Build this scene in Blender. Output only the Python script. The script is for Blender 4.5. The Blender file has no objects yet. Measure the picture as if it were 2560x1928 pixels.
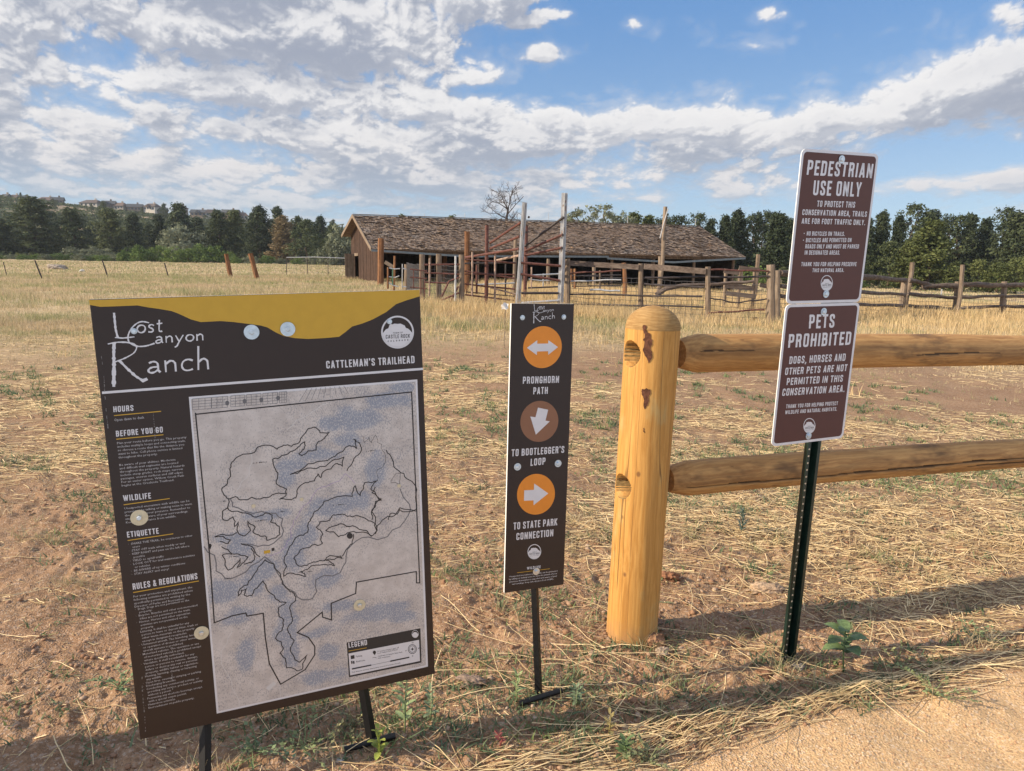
import bpy, bmesh, math, random
import numpy as np
from mathutils import Vector, Matrix
from mathutils.geometry import tessellate_polygon
R = math.radians
random.seed(7)
RNG = np.random.default_rng(11)
scene = bpy.context.scene

# ------------------------------------------------------------------ camera
EYE = 1.45
FPX = 1780.0            # focal length in pixels of the 2560 px wide frame
PITCH, ROLL = R(9.8), R(1.0)
cd = bpy.data.cameras.new('camera')
cam = bpy.data.objects.new('camera', cd)
scene.collection.objects.link(cam)
scene.camera = cam
cd.sensor_width = 36.0
cd.lens = 36.0 * FPX / 2560.0
cd.clip_start, cd.clip_end = 0.05, 12000
cam.matrix_world = Matrix.Translation((0, 0, EYE)) @ (Matrix.Rotation(R(90) - PITCH, 4, 'X') @ Matrix.Rotation(ROLL, 4, 'Z'))
scene.render.resolution_x, scene.render.resolution_y = 1024, 771
CAMROT = np.array(cam.matrix_world.to_3x3())

# ------------------------------------------------------------------ sun, sky, exposure
SUN_EL = R(27)
SHADOW_AZ = R(14)       # shadows run along +X, turned 14 degrees away from the camera
to_sun = Vector((-math.cos(SHADOW_AZ) * math.cos(SUN_EL), -math.sin(SHADOW_AZ) * math.cos(SUN_EL), math.sin(SUN_EL)))
sl = bpy.data.lights.new('sun', 'SUN')
sl.energy, sl.angle, sl.color = 4.95, R(0.5), (1.0, 0.845, 0.63)
sun = bpy.data.objects.new('sun', sl)
scene.collection.objects.link(sun)
sun.rotation_euler = to_sun.to_track_quat('Z', 'Y').to_euler()
scene.view_settings.view_transform = 'Standard'
scene.view_settings.look = 'None'
scene.view_settings.gamma = 1.0
scene.view_settings.use_curve_mapping = False
scene.view_settings.exposure = 0.45


class NT:
    """small node-tree helper: value and vector maths written as calls"""
    def __init__(s, nt):
        s.nt = nt
    def n(s, t, **kw):
        nd = s.nt.nodes.new(t)
        for k, v in kw.items():
            setattr(nd, k, v)
        return nd
    def put(s, sock, v):
        if isinstance(v, bpy.types.NodeSocket):
            s.nt.links.new(v, sock)
        else:
            if isinstance(v, tuple) and len(v) == 3 and sock.type == 'RGBA':
                v = v + (1.0,)
            sock.default_value = v
    def m(s, op, a, b=0.0, c=0.0, clamp=False):
        nd = s.n('ShaderNodeMath', operation=op, use_clamp=clamp)
        s.put(nd.inputs[0], a); s.put(nd.inputs[1], b); s.put(nd.inputs[2], c)
        return nd.outputs[0]
    def vm(s, op, a, b=(0, 0, 0)):
        nd = s.n('ShaderNodeVectorMath', operation=op)
        s.put(nd.inputs[0], a); s.put(nd.inputs[1], b)
        return nd.outputs[0]
    def scale(s, a, k):
        nd = s.n('ShaderNodeVectorMath', operation='SCALE')
        s.put(nd.inputs[0], a); s.put(nd.inputs['Scale'], k)
        return nd.outputs[0]
    def xyz(s, x, y, z):
        nd = s.n('ShaderNodeCombineXYZ')
        s.put(nd.inputs[0], x); s.put(nd.inputs[1], y); s.put(nd.inputs[2], z)
        return nd.outputs[0]
    def sep(s, v):
        nd = s.n('ShaderNodeSeparateXYZ'); s.put(nd.inputs[0], v)
        return nd.outputs
    def noise(s, v, scale, detail=4.0, rough=0.55, dist=0.0, col=False):
        nd = s.n('ShaderNodeTexNoise')
        s.put(nd.inputs['Vector'], v); s.put(nd.inputs['Scale'], scale)
        nd.inputs['Detail'].default_value = detail
        nd.inputs['Roughness'].default_value = rough
        nd.inputs['Distortion'].default_value = dist
        return nd.outputs['Color' if col else 'Fac']
    def voro(s, v, scale, out='Distance', feat='F1', rand=1.0):
        nd = s.n('ShaderNodeTexVoronoi', feature=feat)
        s.put(nd.inputs['Vector'], v); nd.inputs['Scale'].default_value = scale
        nd.inputs['Randomness'].default_value = rand
        return nd.outputs[out]
    def ss(s, v, lo, hi, a=0.0, b=1.0):
        nd = s.n('ShaderNodeMapRange', interpolation_type='SMOOTHSTEP')
        s.put(nd.inputs[0], v); s.put(nd.inputs[1], lo); s.put(nd.inputs[2], hi); s.put(nd.inputs[3], a); s.put(nd.inputs[4], b)
        return nd.outputs[0]
    def mix(s, f, a, b, blend='MIX'):
        nd = s.n('ShaderNodeMix', data_type='RGBA', blend_type=blend)
        s.put(nd.inputs[0], f); s.put(nd.inputs[6], a); s.put(nd.inputs[7], b)
        return nd.outputs[2]
    def ramp(s, f, stops):
        nd = s.n('ShaderNodeValToRGB'); s.put(nd.inputs[0], f)
        el = nd.color_ramp.elements
        while len(el) < len(stops):
            el.new(0.5)
        for e, (p, c) in zip(el, stops):
            e.position = p; e.color = tuple(c) + (1.0,)
        return nd.outputs[0]


world = bpy.data.worlds.new('World')
scene.world = world
world.use_nodes = True
wt = world.node_tree
wt.nodes.clear()
W = NT(wt)
sky = W.n('ShaderNodeTexSky', sky_type='NISHITA', sun_disc=False, sun_elevation=SUN_EL, sun_rotation=R(256),
          altitude=1800.0, air_density=1.0, dust_density=0.6, ozone_density=1.6)
SKY_STRENGTH = 0.115
dirv = W.n('ShaderNodeTexCoord').outputs['Generated']


wx, wy, wz = W.sep(dirv)
az = W.m('ARCTAN2', wx, wy)
el = W.m('ARCSINE', wz)
# the clouds ahead are the cloud layer built below; here soft cloud round the rest of the sky
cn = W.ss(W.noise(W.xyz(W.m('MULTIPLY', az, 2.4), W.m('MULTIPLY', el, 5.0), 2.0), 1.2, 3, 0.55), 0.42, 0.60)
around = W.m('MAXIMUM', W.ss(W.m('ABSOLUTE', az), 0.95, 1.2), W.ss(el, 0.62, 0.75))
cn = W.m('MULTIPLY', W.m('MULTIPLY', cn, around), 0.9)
ccol = W.mix(W.ss(W.m('ABSOLUTE', az), 1.0, 1.9), (4.6, 4.6, 4.8), (8.8, 8.4, 8.1))  # unseen cloud behind the camera is made brighter to fill the sign faces
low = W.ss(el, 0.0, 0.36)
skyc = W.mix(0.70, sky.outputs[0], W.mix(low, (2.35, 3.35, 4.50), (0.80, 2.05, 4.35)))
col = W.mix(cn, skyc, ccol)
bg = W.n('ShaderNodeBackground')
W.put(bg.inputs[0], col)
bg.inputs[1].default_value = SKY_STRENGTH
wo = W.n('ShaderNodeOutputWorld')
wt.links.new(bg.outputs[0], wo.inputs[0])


# ------------------------------------------------------------------ geometry of the place: rays and terrain
def ray(px, py):
    c = CAMROT @ np.array([(px - 1280) / FPX, -(py - 964) / FPX, -1.0])
    return c / c[1]                 # one metre forward per unit


def at(px, py, Y):
    """the point at forward distance Y seen in direction (px, py)"""
    r = ray(px, py)
    return Vector((r[0] * Y, Y, EYE + r[2] * Y))


def _hash(ix, iy, seed):
    h = (ix.astype(np.int64) * 374761393 + iy.astype(np.int64) * 668265263 + seed * 974634777) & 0xffffffff
    h = ((h ^ (h >> 13)) * 1274126177) & 0xffffffff
    return ((h ^ (h >> 16)) & 0xffff) / 65535.0


def vnoise(x, y, seed=0):
    ix, iy = np.floor(x), np.floor(y)
    fx, fy = x - ix, y - iy
    fx = fx * fx * (3 - 2 * fx); fy = fy * fy * (3 - 2 * fy)
    a, b = _hash(ix, iy, seed), _hash(ix + 1, iy, seed)
    c, d = _hash(ix, iy + 1, seed), _hash(ix + 1, iy + 1, seed)
    return (a * (1 - fx) + b * fx) * (1 - fy) + (c * (1 - fx) + d * fx) * fy - 0.5


def fbm(x, y, seed=0, octaves=4, gain=0.5):
    s, a = 0.0, 1.0
    for k in range(octaves):
        s = s + a * vnoise(x * 2 ** k + 17.3 * k, y * 2 ** k - 9.1 * k, seed + k)
        a *= gain
    return s


def sst(x, lo, hi):
    t = np.clip((x - lo) / (hi - lo), 0, 1)
    return t * t * (3 - 2 * t)


def terrain(x, y):
    x, y = np.asarray(x, float), np.asarray(y, float)
    r = np.hypot(x, y)
    z = -0.030 * 45 * np.tanh(np.maximum(x, 0) / 45) * sst(y, 0.5, 6)
    t = x / np.maximum(y, 1.0)
    ridge = np.interp(t, [-1.1, -0.72, -0.23, 0.1, 0.3, 1.2], [45, 41, 26, 14, 13, 20])
    k = sst(t, 0.0, 0.22)
    z = z + ridge * (sst(r, 225, 680) * (1 - k) + sst(r, 130, 560) * k) * (1 + 0.10 * fbm(x / 70, y / 70, 5, 3))
    z = z + sst(r, 8, 30) * 0.10 * fbm(x / 9, y / 9, 3, 3)
    return z


def micro(x, y):
    """bumps and crumbs of the trodden soil near the signs"""
    r = np.hypot(x, y)
    near = 1 - sst(r, 5, 12)
    z = path_mask(x, y) * 0.016 * fbm(x / 0.22, y / 0.22, 51, 3) + 0.030 * fbm(x / 0.55, y / 0.55, 21, 3) * (1 - 0.6 * path_mask(x, y))
    z = z + near * (1 - 0.85 * path_mask(x, y)) * (0.030 * np.abs(fbm(x / 0.10, y / 0.10, 31, 3)) ** 1.3 + 0.016 * fbm(x / 0.035, y / 0.035, 41, 2) * (0.4 + sst(fbm(x / 0.4, y / 0.4, 8, 2), -0.1, 0.3)))
    return z


_pa, _pb = ray(1500, 1928), ray(2560, 1668)
_pa = _pa[:2] * (EYE / -_pa[2]); _pb = _pb[:2] * (EYE / -_pb[2])
_pd = (_pb - _pa) / np.linalg.norm(_pb - _pa)


def path_dist(x, y):
    """signed distance to the edge of the gravel path, positive on the path"""
    x, y = np.asarray(x, float), np.asarray(y, float)
    s = (x - _pa[0]) * _pd[1] - (y - _pa[1]) * _pd[0]
    return s + 0.09 * fbm(x / 0.5, y / 0.5, 77, 2)


def path_mask(x, y):
    return sst(path_dist(x, y), -0.06, 0.08)


def gz(x, y):
    return float(terrain(x, y) + micro(np.array([x]), np.array([y]))[0])


def hit(px, py):
    """where the view ray meets the ground"""
    r = ray(px, py)
    Y = 5.0
    for _ in range(60):
        z = float(terrain(r[0] * Y, Y))
        Yn = (EYE - z) / max(-r[2], 1e-4)
        Y = 0.5 * Y + 0.5 * min(Yn, 900)
    return Vector((r[0] * Y, Y, float(terrain(r[0] * Y, Y))))


# ------------------------------------------------------------------ objects, names, labels
def link(o, parent=None):
    scene.collection.objects.link(o)
    if parent is not None:
        o.parent = parent
    return o


def tag(o, label=None, cat=None, group=None, kind=None):
    if label: o['label'] = label
    if cat: o['category'] = cat
    if group: o['group'] = group
    if kind: o['kind'] = kind
    return o


def thing(name, label, cat, loc=(0, 0, 0), rotz=0.0, group=None):
    o = link(bpy.data.objects.new(name, None))
    o.empty_display_size = 0.1
    o.location = loc
    o.rotation_euler = (0, 0, rotz)
    return tag(o, label, cat, group)


def copy_tree(o, parent=None):
    c = link(o.copy(), parent)
    for ch in list(o.children):
        copy_tree(ch, c)
    return c


class MB:
    """collects shapes; build() links them as one mesh object"""
    def __init__(s):
        s.v, s.f = [], []
    def add(s, vs, fs):
        b = len(s.v)
        s.v += [tuple(v) for v in vs]
        s.f += [tuple(i + b for i in f) for f in fs]
        return s
    def box(s, c, size, M=None):
        hx, hy, hz = (k / 2 for k in size)
        vs = [Vector((x * hx, y * hy, z * hz)) for x in (-1, 1) for y in (-1, 1) for z in (-1, 1)]
        if M is not None: vs = [M @ v for v in vs]
        vs = [v + Vector(c) for v in vs]
        return s.add(vs, [(0, 1, 3, 2), (4, 6, 7, 5), (0, 4, 5, 1), (2, 3, 7, 6), (0, 2, 6, 4), (1, 5, 7, 3)])
    def bar(s, a, b, w, h=None, up=(0, 0, 1)):
        """square bar from a to b"""
        a, b = Vector(a), Vector(b)
        h = h or w
        d = (b - a).normalized()
        u = d.cross(Vector(up))
        if u.length < 1e-4: u = d.cross(Vector((0, 1, 0)))
        u.normalize(); t = u.cross(d)
        vs = [p + u * (i * w / 2) + t * (j * h / 2) for p in (a, b) for i, j in ((-1, -1), (1, -1), (1, 1), (-1, 1))]
        return s.add(vs, [(3, 2, 1, 0), (4, 5, 6, 7), (0, 1, 5, 4), (1, 2, 6, 5), (2, 3, 7, 6), (3, 0, 4, 7)])
    def tube(s, pts, rads, n=8, cap=True, jitter=0.0):
        pts = [Vector(p) for p in pts]
        if not isinstance(rads, (list, tuple)): rads = [rads] * len(pts)
        vs, fs = [], []
        d = (pts[-1] - pts[0]).normalized()
        ref = Vector((0, 0, 1)) if abs(d.z) < 0.8 else Vector((1, 0, 0))
        for i, (p, r) in enumerate(zip(pts, rads)):
            t = (pts[min(i + 1, len(pts) - 1)] - pts[max(i - 1, 0)]).normalized()
            u = t.cross(ref).normalized(); w = u.cross(t)
            for k in range(n):
                a = 2 * math.pi * k / n
                rr = r * (1 + jitter * (random.random() - 0.5) * 2)
                vs.append(p + u * (math.cos(a) * rr) + w * (math.sin(a) * rr))
        for i in range(len(pts) - 1):
            for k in range(n):
                k2 = (k + 1) % n
                fs.append((i * n + k, i * n + k2, (i + 1) * n + k2, (i + 1) * n + k))
        if cap:
            fs.append(tuple(range(n))[::-1]); fs.append(tuple((len(pts) - 1) * n + k for k in range(n)))
        return s.add(vs, fs)
    def build(s, name, m, parent=None, smooth=False):
        me = bpy.data.meshes.new(name)
        me.from_pydata(s.v, [], s.f)
        if smooth: me.shade_smooth()
        me.materials.append(m)
        return link(bpy.data.objects.new(name, me), parent)


def raw_mesh(name, V, F, m, parent=None, smooth=False, attrs=None):
    """one mesh from numpy arrays; F is (n,3) or (n,4)"""
    me = bpy.data.meshes.new(name)
    V = np.ascontiguousarray(V, np.float32); F = np.ascontiguousarray(F, np.int32)
    n, k = F.shape
    me.vertices.add(len(V)); me.vertices.foreach_set('co', V.ravel())
    me.loops.add(n * k); me.loops.foreach_set('vertex_index', F.ravel())
    me.polygons.add(n); me.polygons.foreach_set('loop_start', np.arange(0, n * k, k, dtype=np.int32))
    if smooth: me.polygons.foreach_set('use_smooth', np.ones(n, bool))
    for an, av in (attrs or {}).items():
        at_ = me.attributes.new(an, 'FLOAT', 'POINT')
        at_.data.foreach_set('value', np.ascontiguousarray(av, np.float32))
    me.update(calc_edges=True)
    me.materials.append(m)
    return link(bpy.data.objects.new(name, me), parent)


# ------------------------------------------------------------------ materials
def new_mat(name):
    m = bpy.data.materials.new(name)
    m.use_nodes = True
    T = NT(m.node_tree)
    b = m.node_tree.nodes['Principled BSDF']
    b.inputs['Specular IOR Level'].default_value = 0.3
    return m, T, b


def obj_co(T): return T.n('ShaderNodeTexCoord').outputs['Object']
def pos_co(T): return T.n('ShaderNodeNewGeometry').outputs['Position']
def attr(T, n): return T.n('ShaderNodeAttribute', attribute_name=n).outputs['Fac']


def bump(T, b, h, strength=0.5, dist=0.01):
    nd = T.n('ShaderNodeBump')
    nd.inputs['Strength'].default_value = strength; nd.inputs['Distance'].default_value = dist
    T.put(nd.inputs['Height'], h)
    T.nt.links.new(nd.outputs[0], b.inputs['Normal'])


def plain(name, c, rough=0.6, metal=0.0, var=0.15, scale=12.0, bump_s=0.0, spec=0.3, aniso=(1, 1, 1), detail=4.0):
    m, T, b = new_mat(name)
    p = T.vm('MULTIPLY', obj_co(T), aniso)
    n = T.noise(p, scale, detail, 0.6)
    T.put(b.inputs['Base Color'], T.mix(T.ss(n, 0.3, 0.7), tuple(k * (1 - var) for k in c), tuple(min(1, k * (1 + var)) for k in c)))
    b.inputs['Roughness'].default_value = rough
    b.inputs['Metallic'].default_value = metal
    b.inputs['Specular IOR Level'].default_value = spec
    if bump_s: bump(T, b, n, bump_s, 0.01)
    return m


def wood(name, dark, mid, light, grain=60.0, axis='Z', rough=0.75, bump_s=0.5, crack=0.0, bd=0.004):
    """fibres run along one object axis"""
    m, T, b = new_mat(name)
    k = {'X': (0.035, 1, 1), 'Y': (1, 0.035, 1), 'Z': (1, 1, 0.035)}[axis]
    co = obj_co(T)
    p = T.vm('MULTIPLY', co, k)
    p = T.vm('ADD', p, T.scale(T.noise(T.vm('MULTIPLY', co, tuple(min(1, q * 8) for q in k)), 6.0, 2, col=True), 0.03))
    g = T.noise(p, grain, 6, 0.62)
    g2 = T.noise(p, grain * 0.22, 3, 0.5)
    big = T.noise(co, 5.0, 3, 0.5)
    f = T.m('ADD', T.m('MULTIPLY', g, 0.55), T.m('ADD', T.m('MULTIPLY', g2, 0.35), T.m('MULTIPLY', big, 0.22)))
    c = T.ramp(f, ((0.38, dark), (0.54, mid), (0.72, light)))
    h = g
    if crack:
        cr = T.ss(T.noise(T.vm('MULTIPLY', p, (1, 1, 0.5) if axis == 'Z' else (0.5, 1, 1)), grain * 0.35, 2, 0.4), 0.30, 0.36)
        c = T.mix(cr, tuple(q * 0.35 for q in dark), c)
        h = T.m('ADD', T.m('MULTIPLY', g, 0.3), T.m('MULTIPLY', cr, crack))
    T.put(b.inputs['Base Color'], c)
    b.inputs['Roughness'].default_value = rough
    b.inputs['Specular IOR Level'].default_value = 0.2
    bump(T, b, h, bump_s, bd)
    return m


# ------------------------------------------------------------------ cloud layer
def _grad(ix, iy, seed):
    h = (ix.astype(np.int64) * 374761393 + iy.astype(np.int64) * 668265263 + seed * 974634777) & 0xffffffff
    h = ((h ^ (h >> 13)) * 1274126177) & 0xffffffff
    a = ((h ^ (h >> 16)) & 0xffff) * (2 * np.pi / 65536)
    return np.cos(a), np.sin(a)


def pnoise(x, y, seed=0):
    ix, iy = np.floor(x), np.floor(y)
    fx, fy = x - ix, y - iy
    u, v = fx * fx * fx * (fx * (fx * 6 - 15) + 10), fy * fy * fy * (fy * (fy * 6 - 15) + 10)
    def c(dx, dy):
        gx, gy = _grad(ix + dx, iy + dy, seed)
        return gx * (fx - dx) + gy * (fy - dy)
    return ((c(0, 0) * (1 - u) + c(1, 0) * u) * (1 - v) + (c(0, 1) * (1 - u) + c(1, 1) * u) * v) * 1.45


def pfbm(x, y, seed, octaves, gain=0.5, billow=False):
    s, a = 0.0, 1.0
    for k in range(octaves):
        n = pnoise(x * 2.03 ** k + 13.7 * k, y * 2.03 ** k + 7.9 * k, seed + k)
        s = s + a * (np.abs(n) * 2 - 0.55 if billow else n)
        a *= gain
    return s


BANKS = (  # azimuth, elevation, half width, half height, strength
    (0.10, 0.182, 0.10, 0.040, .62), (0.22, 0.182, 0.13, 0.040, .68), (0.33, 0.165, 0.10, 0.026, .50), (0.03, 0.150, 0.05, 0.012, .45), (-0.02, 0.168, 0.05, 0.012, .35),
    (0.46, 0.185, 0.07, 0.034, .70), (0.56, 0.198, 0.10, 0.052, .90), (0.68, 0.215, 0.12, 0.055, .8),
    (-0.56, 0.345, 0.16, 0.065, .75), (-0.36, 0.330, 0.15, 0.05, .75), (-0.20, 0.385, 0.15, 0.05, .80), (-0.60, 0.245, 0.12, 0.030, .55), (-0.40, 0.262, 0.20, 0.030, .62), (-0.20, 0.290, 0.10, 0.035, .55), (-0.08, 0.322, 0.07, 0.030, .55), (-0.13, 0.25, 0.12, 0.02, .40),
    (-0.45, 0.200, 0.24, 0.020, .50), (-0.20, 0.205, 0.16, 0.022, .45), (-0.07, 0.190, 0.10, 0.018, .42), (-0.30, 0.155, 0.40, 0.016, .36), (0.02, 0.115, 0.45, 0.020, .22), (-0.06, 0.232, 0.05, 0.010, .42),
    (0.20, 0.372, 0.17, 0.010, .62), (0.315, 0.300, 0.026, 0.013, .62), (0.150, 0.297, 0.020, 0.012, .42), (0.180, 0.283, 0.010, 0.016, .40), (0.035, 0.262, 0.035, 0.013, .50), (0.045, 0.310, 0.025, 0.010, .42), (-0.005, 0.342, 0.030, 0.016, .55), (0.005, 0.300, 0.035, 0.012, .42), (0.355, 0.286, 0.010, 0.006, .35), (0.27, 0.345, 0.035, 0.008, .3),
    (0.56, 0.098, 0.09, 0.012, .48), (0.41, 0.098, 0.05, 0.009, .40), (0.30, 0.095, 0.04, 0.010, .42), (0.16, 0.088, 0.05, 0.007, .35), (0.33, 0.208, 0.012, 0.006, .3),
    (0.30, 0.245, 0.22, 0.018, -.25), (0.12, 0.335, 0.10, 0.03, -.25), (0.45, 0.34, 0.2, 0.06, -.35), (-0.01, 0.225, 0.05, 0.010, -.3), (0.60, 0.13, 0.12, 0.014, -.15))


def clouds(az, el):
    """cover and colour of the clouds over a regular grid of azimuth and elevation"""
    k = np.maximum(el, -0.02) + 0.11
    u, v = 3.6 * az / k ** 0.12, np.log(k) * 1.9
    U = u + 0.035 * pfbm(u * 3, v * 3, 200, 4); V = v + 0.035 * pfbm(u * 3 + 40, v * 3, 210, 4)
    d = 0.46 * pfbm(U * 1.25, V * 1.7, 7, 3)
    d = d + 0.36 * pfbm(U * 2.9, V * 3.6, 20, 7, 0.58, billow=True)
    d = d + 0.12 * pfbm(U * 9, V * 11, 40, 5, 0.6)
    left = sst(-az, -0.16, 0.10)
    b = -0.62 + 0.46 * left * sst(el, 0.0, 0.1) + 0.29 * sst(el, 0.205, 0.15) * (1 - 0.5 * sst(az, .35, .55)) + 0.20 * left * sst(el, .17, .10)
    for a0, e0, ra, re, s in BANKS:
        dy = (el - e0) / re
        dy = np.where(dy < 0, dy * 1.35, dy)          # flat bases
        b = b + s * (1.25 + 0.55 * (re < 0.0135)) * np.exp(-((az - a0) / ra) ** 2 - dy ** 2)
    d = d + b
    da, de = az[0, 1] - az[0, 0], el[1, 0] - el[0, 0]
    def sh(a, e):
        return np.roll(np.roll(d, int(round(a / da)), 1), -int(round(e / de)), 0)
    sp = lambda q: np.log1p(np.exp(np.clip(q, -3, 3) * 9)) / 9
    rim = np.clip(sp(d) - sp(sh(0.003, 0.005)), -.10, .10) * 2.2
    mid = np.clip(sp(d) - sp(sh(0.007, 0.015)), -.2, .2) * 1.5
    big = np.clip(sp(d) - sp(sh(0.010, 0.040)), -.4, .4) * 1.0
    lit = 0.74 - 0.58 * sst(d, 0.08, 0.75) + rim + mid + big
    lit = lit + 0.09 * pfbm(U * 3.3, V * 3.3, 300, 5, 0.6) - 0.22 * sst(pfbm(U * 0.9, V * 1.3, 310, 3), -0.15, 0.45) * sst(d, 0.0, 0.35)
    lit = lit - 0.20 * sst(el, .25, .38) * left
    lit = 1 / (1 + np.exp(-(lit - 0.52) * 3.4))
    cover = sst(d, -0.12, 0.20) ** 1.15 * 0.96
    cover = cover + (1 - cover) * 0.46 * sst(d, -0.60, 0.0) * sst(el, .40, .12)
    cover = cover * (0.50 + 0.48 * sst(el, 0.03, 0.13))
    return cover, lit


def build_clouds():
    R_ = 9500.0
    A, E = np.meshgrid(np.linspace(-.98, .98, 1900), np.linspace(-.015, .64, 640))
    cover, lit = clouds(A, E)
    cover = cover * sst(np.abs(A), 0.98, 0.86) * sst(E, 0.64, 0.56)
    V = np.stack([R_ * np.sin(A) * np.cos(E), R_ * np.cos(A) * np.cos(E), R_ * np.sin(E)], -1).reshape(-1, 3)
    h, w = A.shape
    i = np.arange(h * w).reshape(h, w)
    F = np.stack([i[:-1, :-1], i[1:, :-1], i[1:, 1:], i[:-1, 1:]], -1).reshape(-1, 4)
    keep = cover.ravel()[F].max(1) > 0.004
    F = F[keep]
    m = bpy.data.materials.new('cloud'); m.use_nodes = True
    m.node_tree.nodes.clear()
    T = NT(m.node_tree)
    z = T.m('DIVIDE', T.sep(pos_co(T))[2], R_)
    hz = T.ss(z, 0.0, 0.20)
    c = T.mix(attr(T, 'lit'), T.mix(hz, (2.5, 2.95, 3.6), (2.30, 2.50, 3.05)), T.mix(hz, (5.0, 4.5, 4.3), (6.0, 5.85, 5.75)))
    em = T.n('ShaderNodeEmission'); T.put(em.inputs[0], c); em.inputs[1].default_value = SKY_STRENGTH
    tr = T.n('ShaderNodeBsdfTransparent')
    mx = T.n('ShaderNodeMixShader'); T.put(mx.inputs[0], attr(T, 'cover'))
    T.nt.links.new(tr.outputs[0], mx.inputs[1]); T.nt.links.new(em.outputs[0], mx.inputs[2])
    out = T.n('ShaderNodeOutputMaterial'); T.nt.links.new(mx.outputs[0], out.inputs[0])
    m.cycles.emission_sampling = 'NONE'
    o = raw_mesh('sky', V, F, m, smooth=True, attrs={'cover': cover.ravel(), 'lit': lit.ravel()})
    tag(o, kind='structure')


build_clouds()

# ------------------------------------------------------------------ ground
def straw_density(x, y):
    """how thickly chopped straw lies on the soil, 0..1"""
    n = fbm(x / 1.3, y / 0.55, 91, 3) + 0.35 * fbm(x / 0.35, y / 0.2, 97, 2)
    r = np.hypot(x, y)
    band = sst(r, 2.6, 3.6) * (1 - 0.55 * sst(r, 7.5, 11.0))
    bare = np.exp(-((r - 11.3) / 2.3) ** 2) * (0.25 + 0.75 * sst(x, -5.5, -2.0)) * 0.34 + np.exp(-((x - 1.2) / 0.9) ** 2 - ((y - 2.9) / 0.5) ** 2) * 0.35
    bare = bare + np.exp(-((x + 1.9) / 1.0) ** 2 - ((y - 2.6) / 0.9) ** 2) * 0.6
    return np.clip(band * (0.58 + 1.15 * n) - bare, 0, 1) * (1 - path_mask(x, y))


def field_mask(x, y):
    """0 on trodden soil, 1 on the dry grassland"""
    r = np.hypot(x, y)
    return sst(r + 4.0 * fbm(x / 2.2, y / 2.2, 55, 4) - 3.0 * sst(-x, 2.0, 6.0) * -1, 10.5, 19.0)


def build_ground():
    ang = np.radians(np.linspace(-62, 62, 760))
    r1 = 0.6 * np.exp(np.arange(0, 640) * 0.0042)
    r1 = r1[r1 < 9.0]
    r2 = [r1[-1]]
    while r2[-1] < 8500:
        r2.append(r2[-1] * 1.022)
    rr = np.concatenate([r1, np.array(r2[1:])])
    A, Rr = np.meshgrid(ang, rr)
    X, Y = Rr * np.sin(A), Rr * np.cos(A) - 0.2
    Z = terrain(X, Y) + micro(X, Y)
    V = np.stack([X, Y, Z], -1).reshape(-1, 3)
    h, w = X.shape
    i = np.arange(h * w).reshape(h, w)
    F = np.stack([i[:-1, :-1], i[:-1, 1:], i[1:, 1:], i[1:, :-1]], -1).reshape(-1, 4)
    x, y = X.ravel(), Y.ravel()
    m, T, b = new_mat('soil_and_grassland')
    p = pos_co(T)
    n1, n2, n3 = T.noise(p, 3.0, 5), T.noise(p, 45.0, 4, 0.65), T.noise(p, 190.0, 3, 0.7)
    grit = T.voro(p, 130.0, 'Color'); gritv = T.sep(grit)[0]
    soil = T.mix(T.ss(n1, 0.3, 0.7), (0.300, 0.172, 0.092), (0.415, 0.258, 0.145))
    soil = T.mix(T.ss(n2, 0.35, 0.72), T.mix(0.45, soil, (0.12, 0.07, 0.048)), T.mix(0.35, soil, (0.46, 0.30, 0.20)))
    soil = T.mix(T.m('MULTIPLY', T.ss(gritv, 0.72, 0.98), 0.5), soil, (0.52, 0.40, 0.31))
    path = T.mix(T.ss(n3, 0.3, 0.7), (0.49, 0.300, 0.152), (0.73, 0.51, 0.285))
    path = T.mix(T.m('MULTIPLY', T.ss(gritv, 0.78, 0.99), 0.55), path, (0.78, 0.62, 0.46))
    path = T.mix(T.m('MULTIPLY', T.ss(gritv, 0.0, 0.10, 1.0, 0.0), 0.5), path, (0.20, 0.12, 0.08))
    big = T.noise(p, 0.25, 4, 0.6); fine = T.noise(T.vm('MULTIPLY', p, (1, 1, 0)), 7.0, 5, 0.7)
    dry = T.mix(T.ss(fine, 0.3, 0.7), (0.38, 0.285, 0.165), (0.64, 0.50, 0.31))
    dry = T.mix(T.ss(big, 0.50, 0.68), dry, T.mix(0.5, dry, (0.20, 0.20, 0.085)))
    dry = T.mix(T.ss(T.noise(p, 0.07, 3), 0.5, 0.7), dry, T.mix(0.5, dry, (0.50, 0.31, 0.17)))
    hillc = T.mix(T.ss(T.noise(p, 0.035, 6, 0.65), 0.47, 0.56), (0.34, 0.255, 0.175), (0.085, 0.105, 0.060))
    c = T.mix(attr(T, 'field'), soil, dry)
    c = T.mix(attr(T, 'hill'), c, hillc)
    c = T.mix(attr(T, 'path'), c, path)
    c = T.mix(T.m('MULTIPLY', attr(T, 'straw'), T.ss(T.noise(T.vm('MULTIPLY', p, (1, 1.6, 1)), 60.0, 4, 0.75), 0.45, 0.62)), c, (0.46, 0.34, 0.17))
    T.put(b.inputs['Base Color'], c)
    b.inputs['Roughness'].default_value = 0.95
    b.inputs['Specular IOR Level'].default_value = 0.1
    hgt = T.m('ADD', T.m('MULTIPLY', n2, 0.6), T.m('MULTIPLY', T.voro(p, 150.0), 0.5))
    bump(T, b, hgt, 0.75, 0.008)
    r = np.hypot(x, y)
    g = raw_mesh('ground', V, F, m, smooth=True, attrs={
        'field': field_mask(x, y), 'path': path_mask(x, y), 'straw': straw_density(x, y) * 0.6 * (1 - sst(r, 12, 16)),
        'hill': sst(r, 215, 260) * (1 - sst(x / np.maximum(y, 1), 0, .22)) + sst(r, 118, 150) * sst(x / np.maximum(y, 1), 0, .22)})
    return tag(g, kind='structure')


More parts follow.
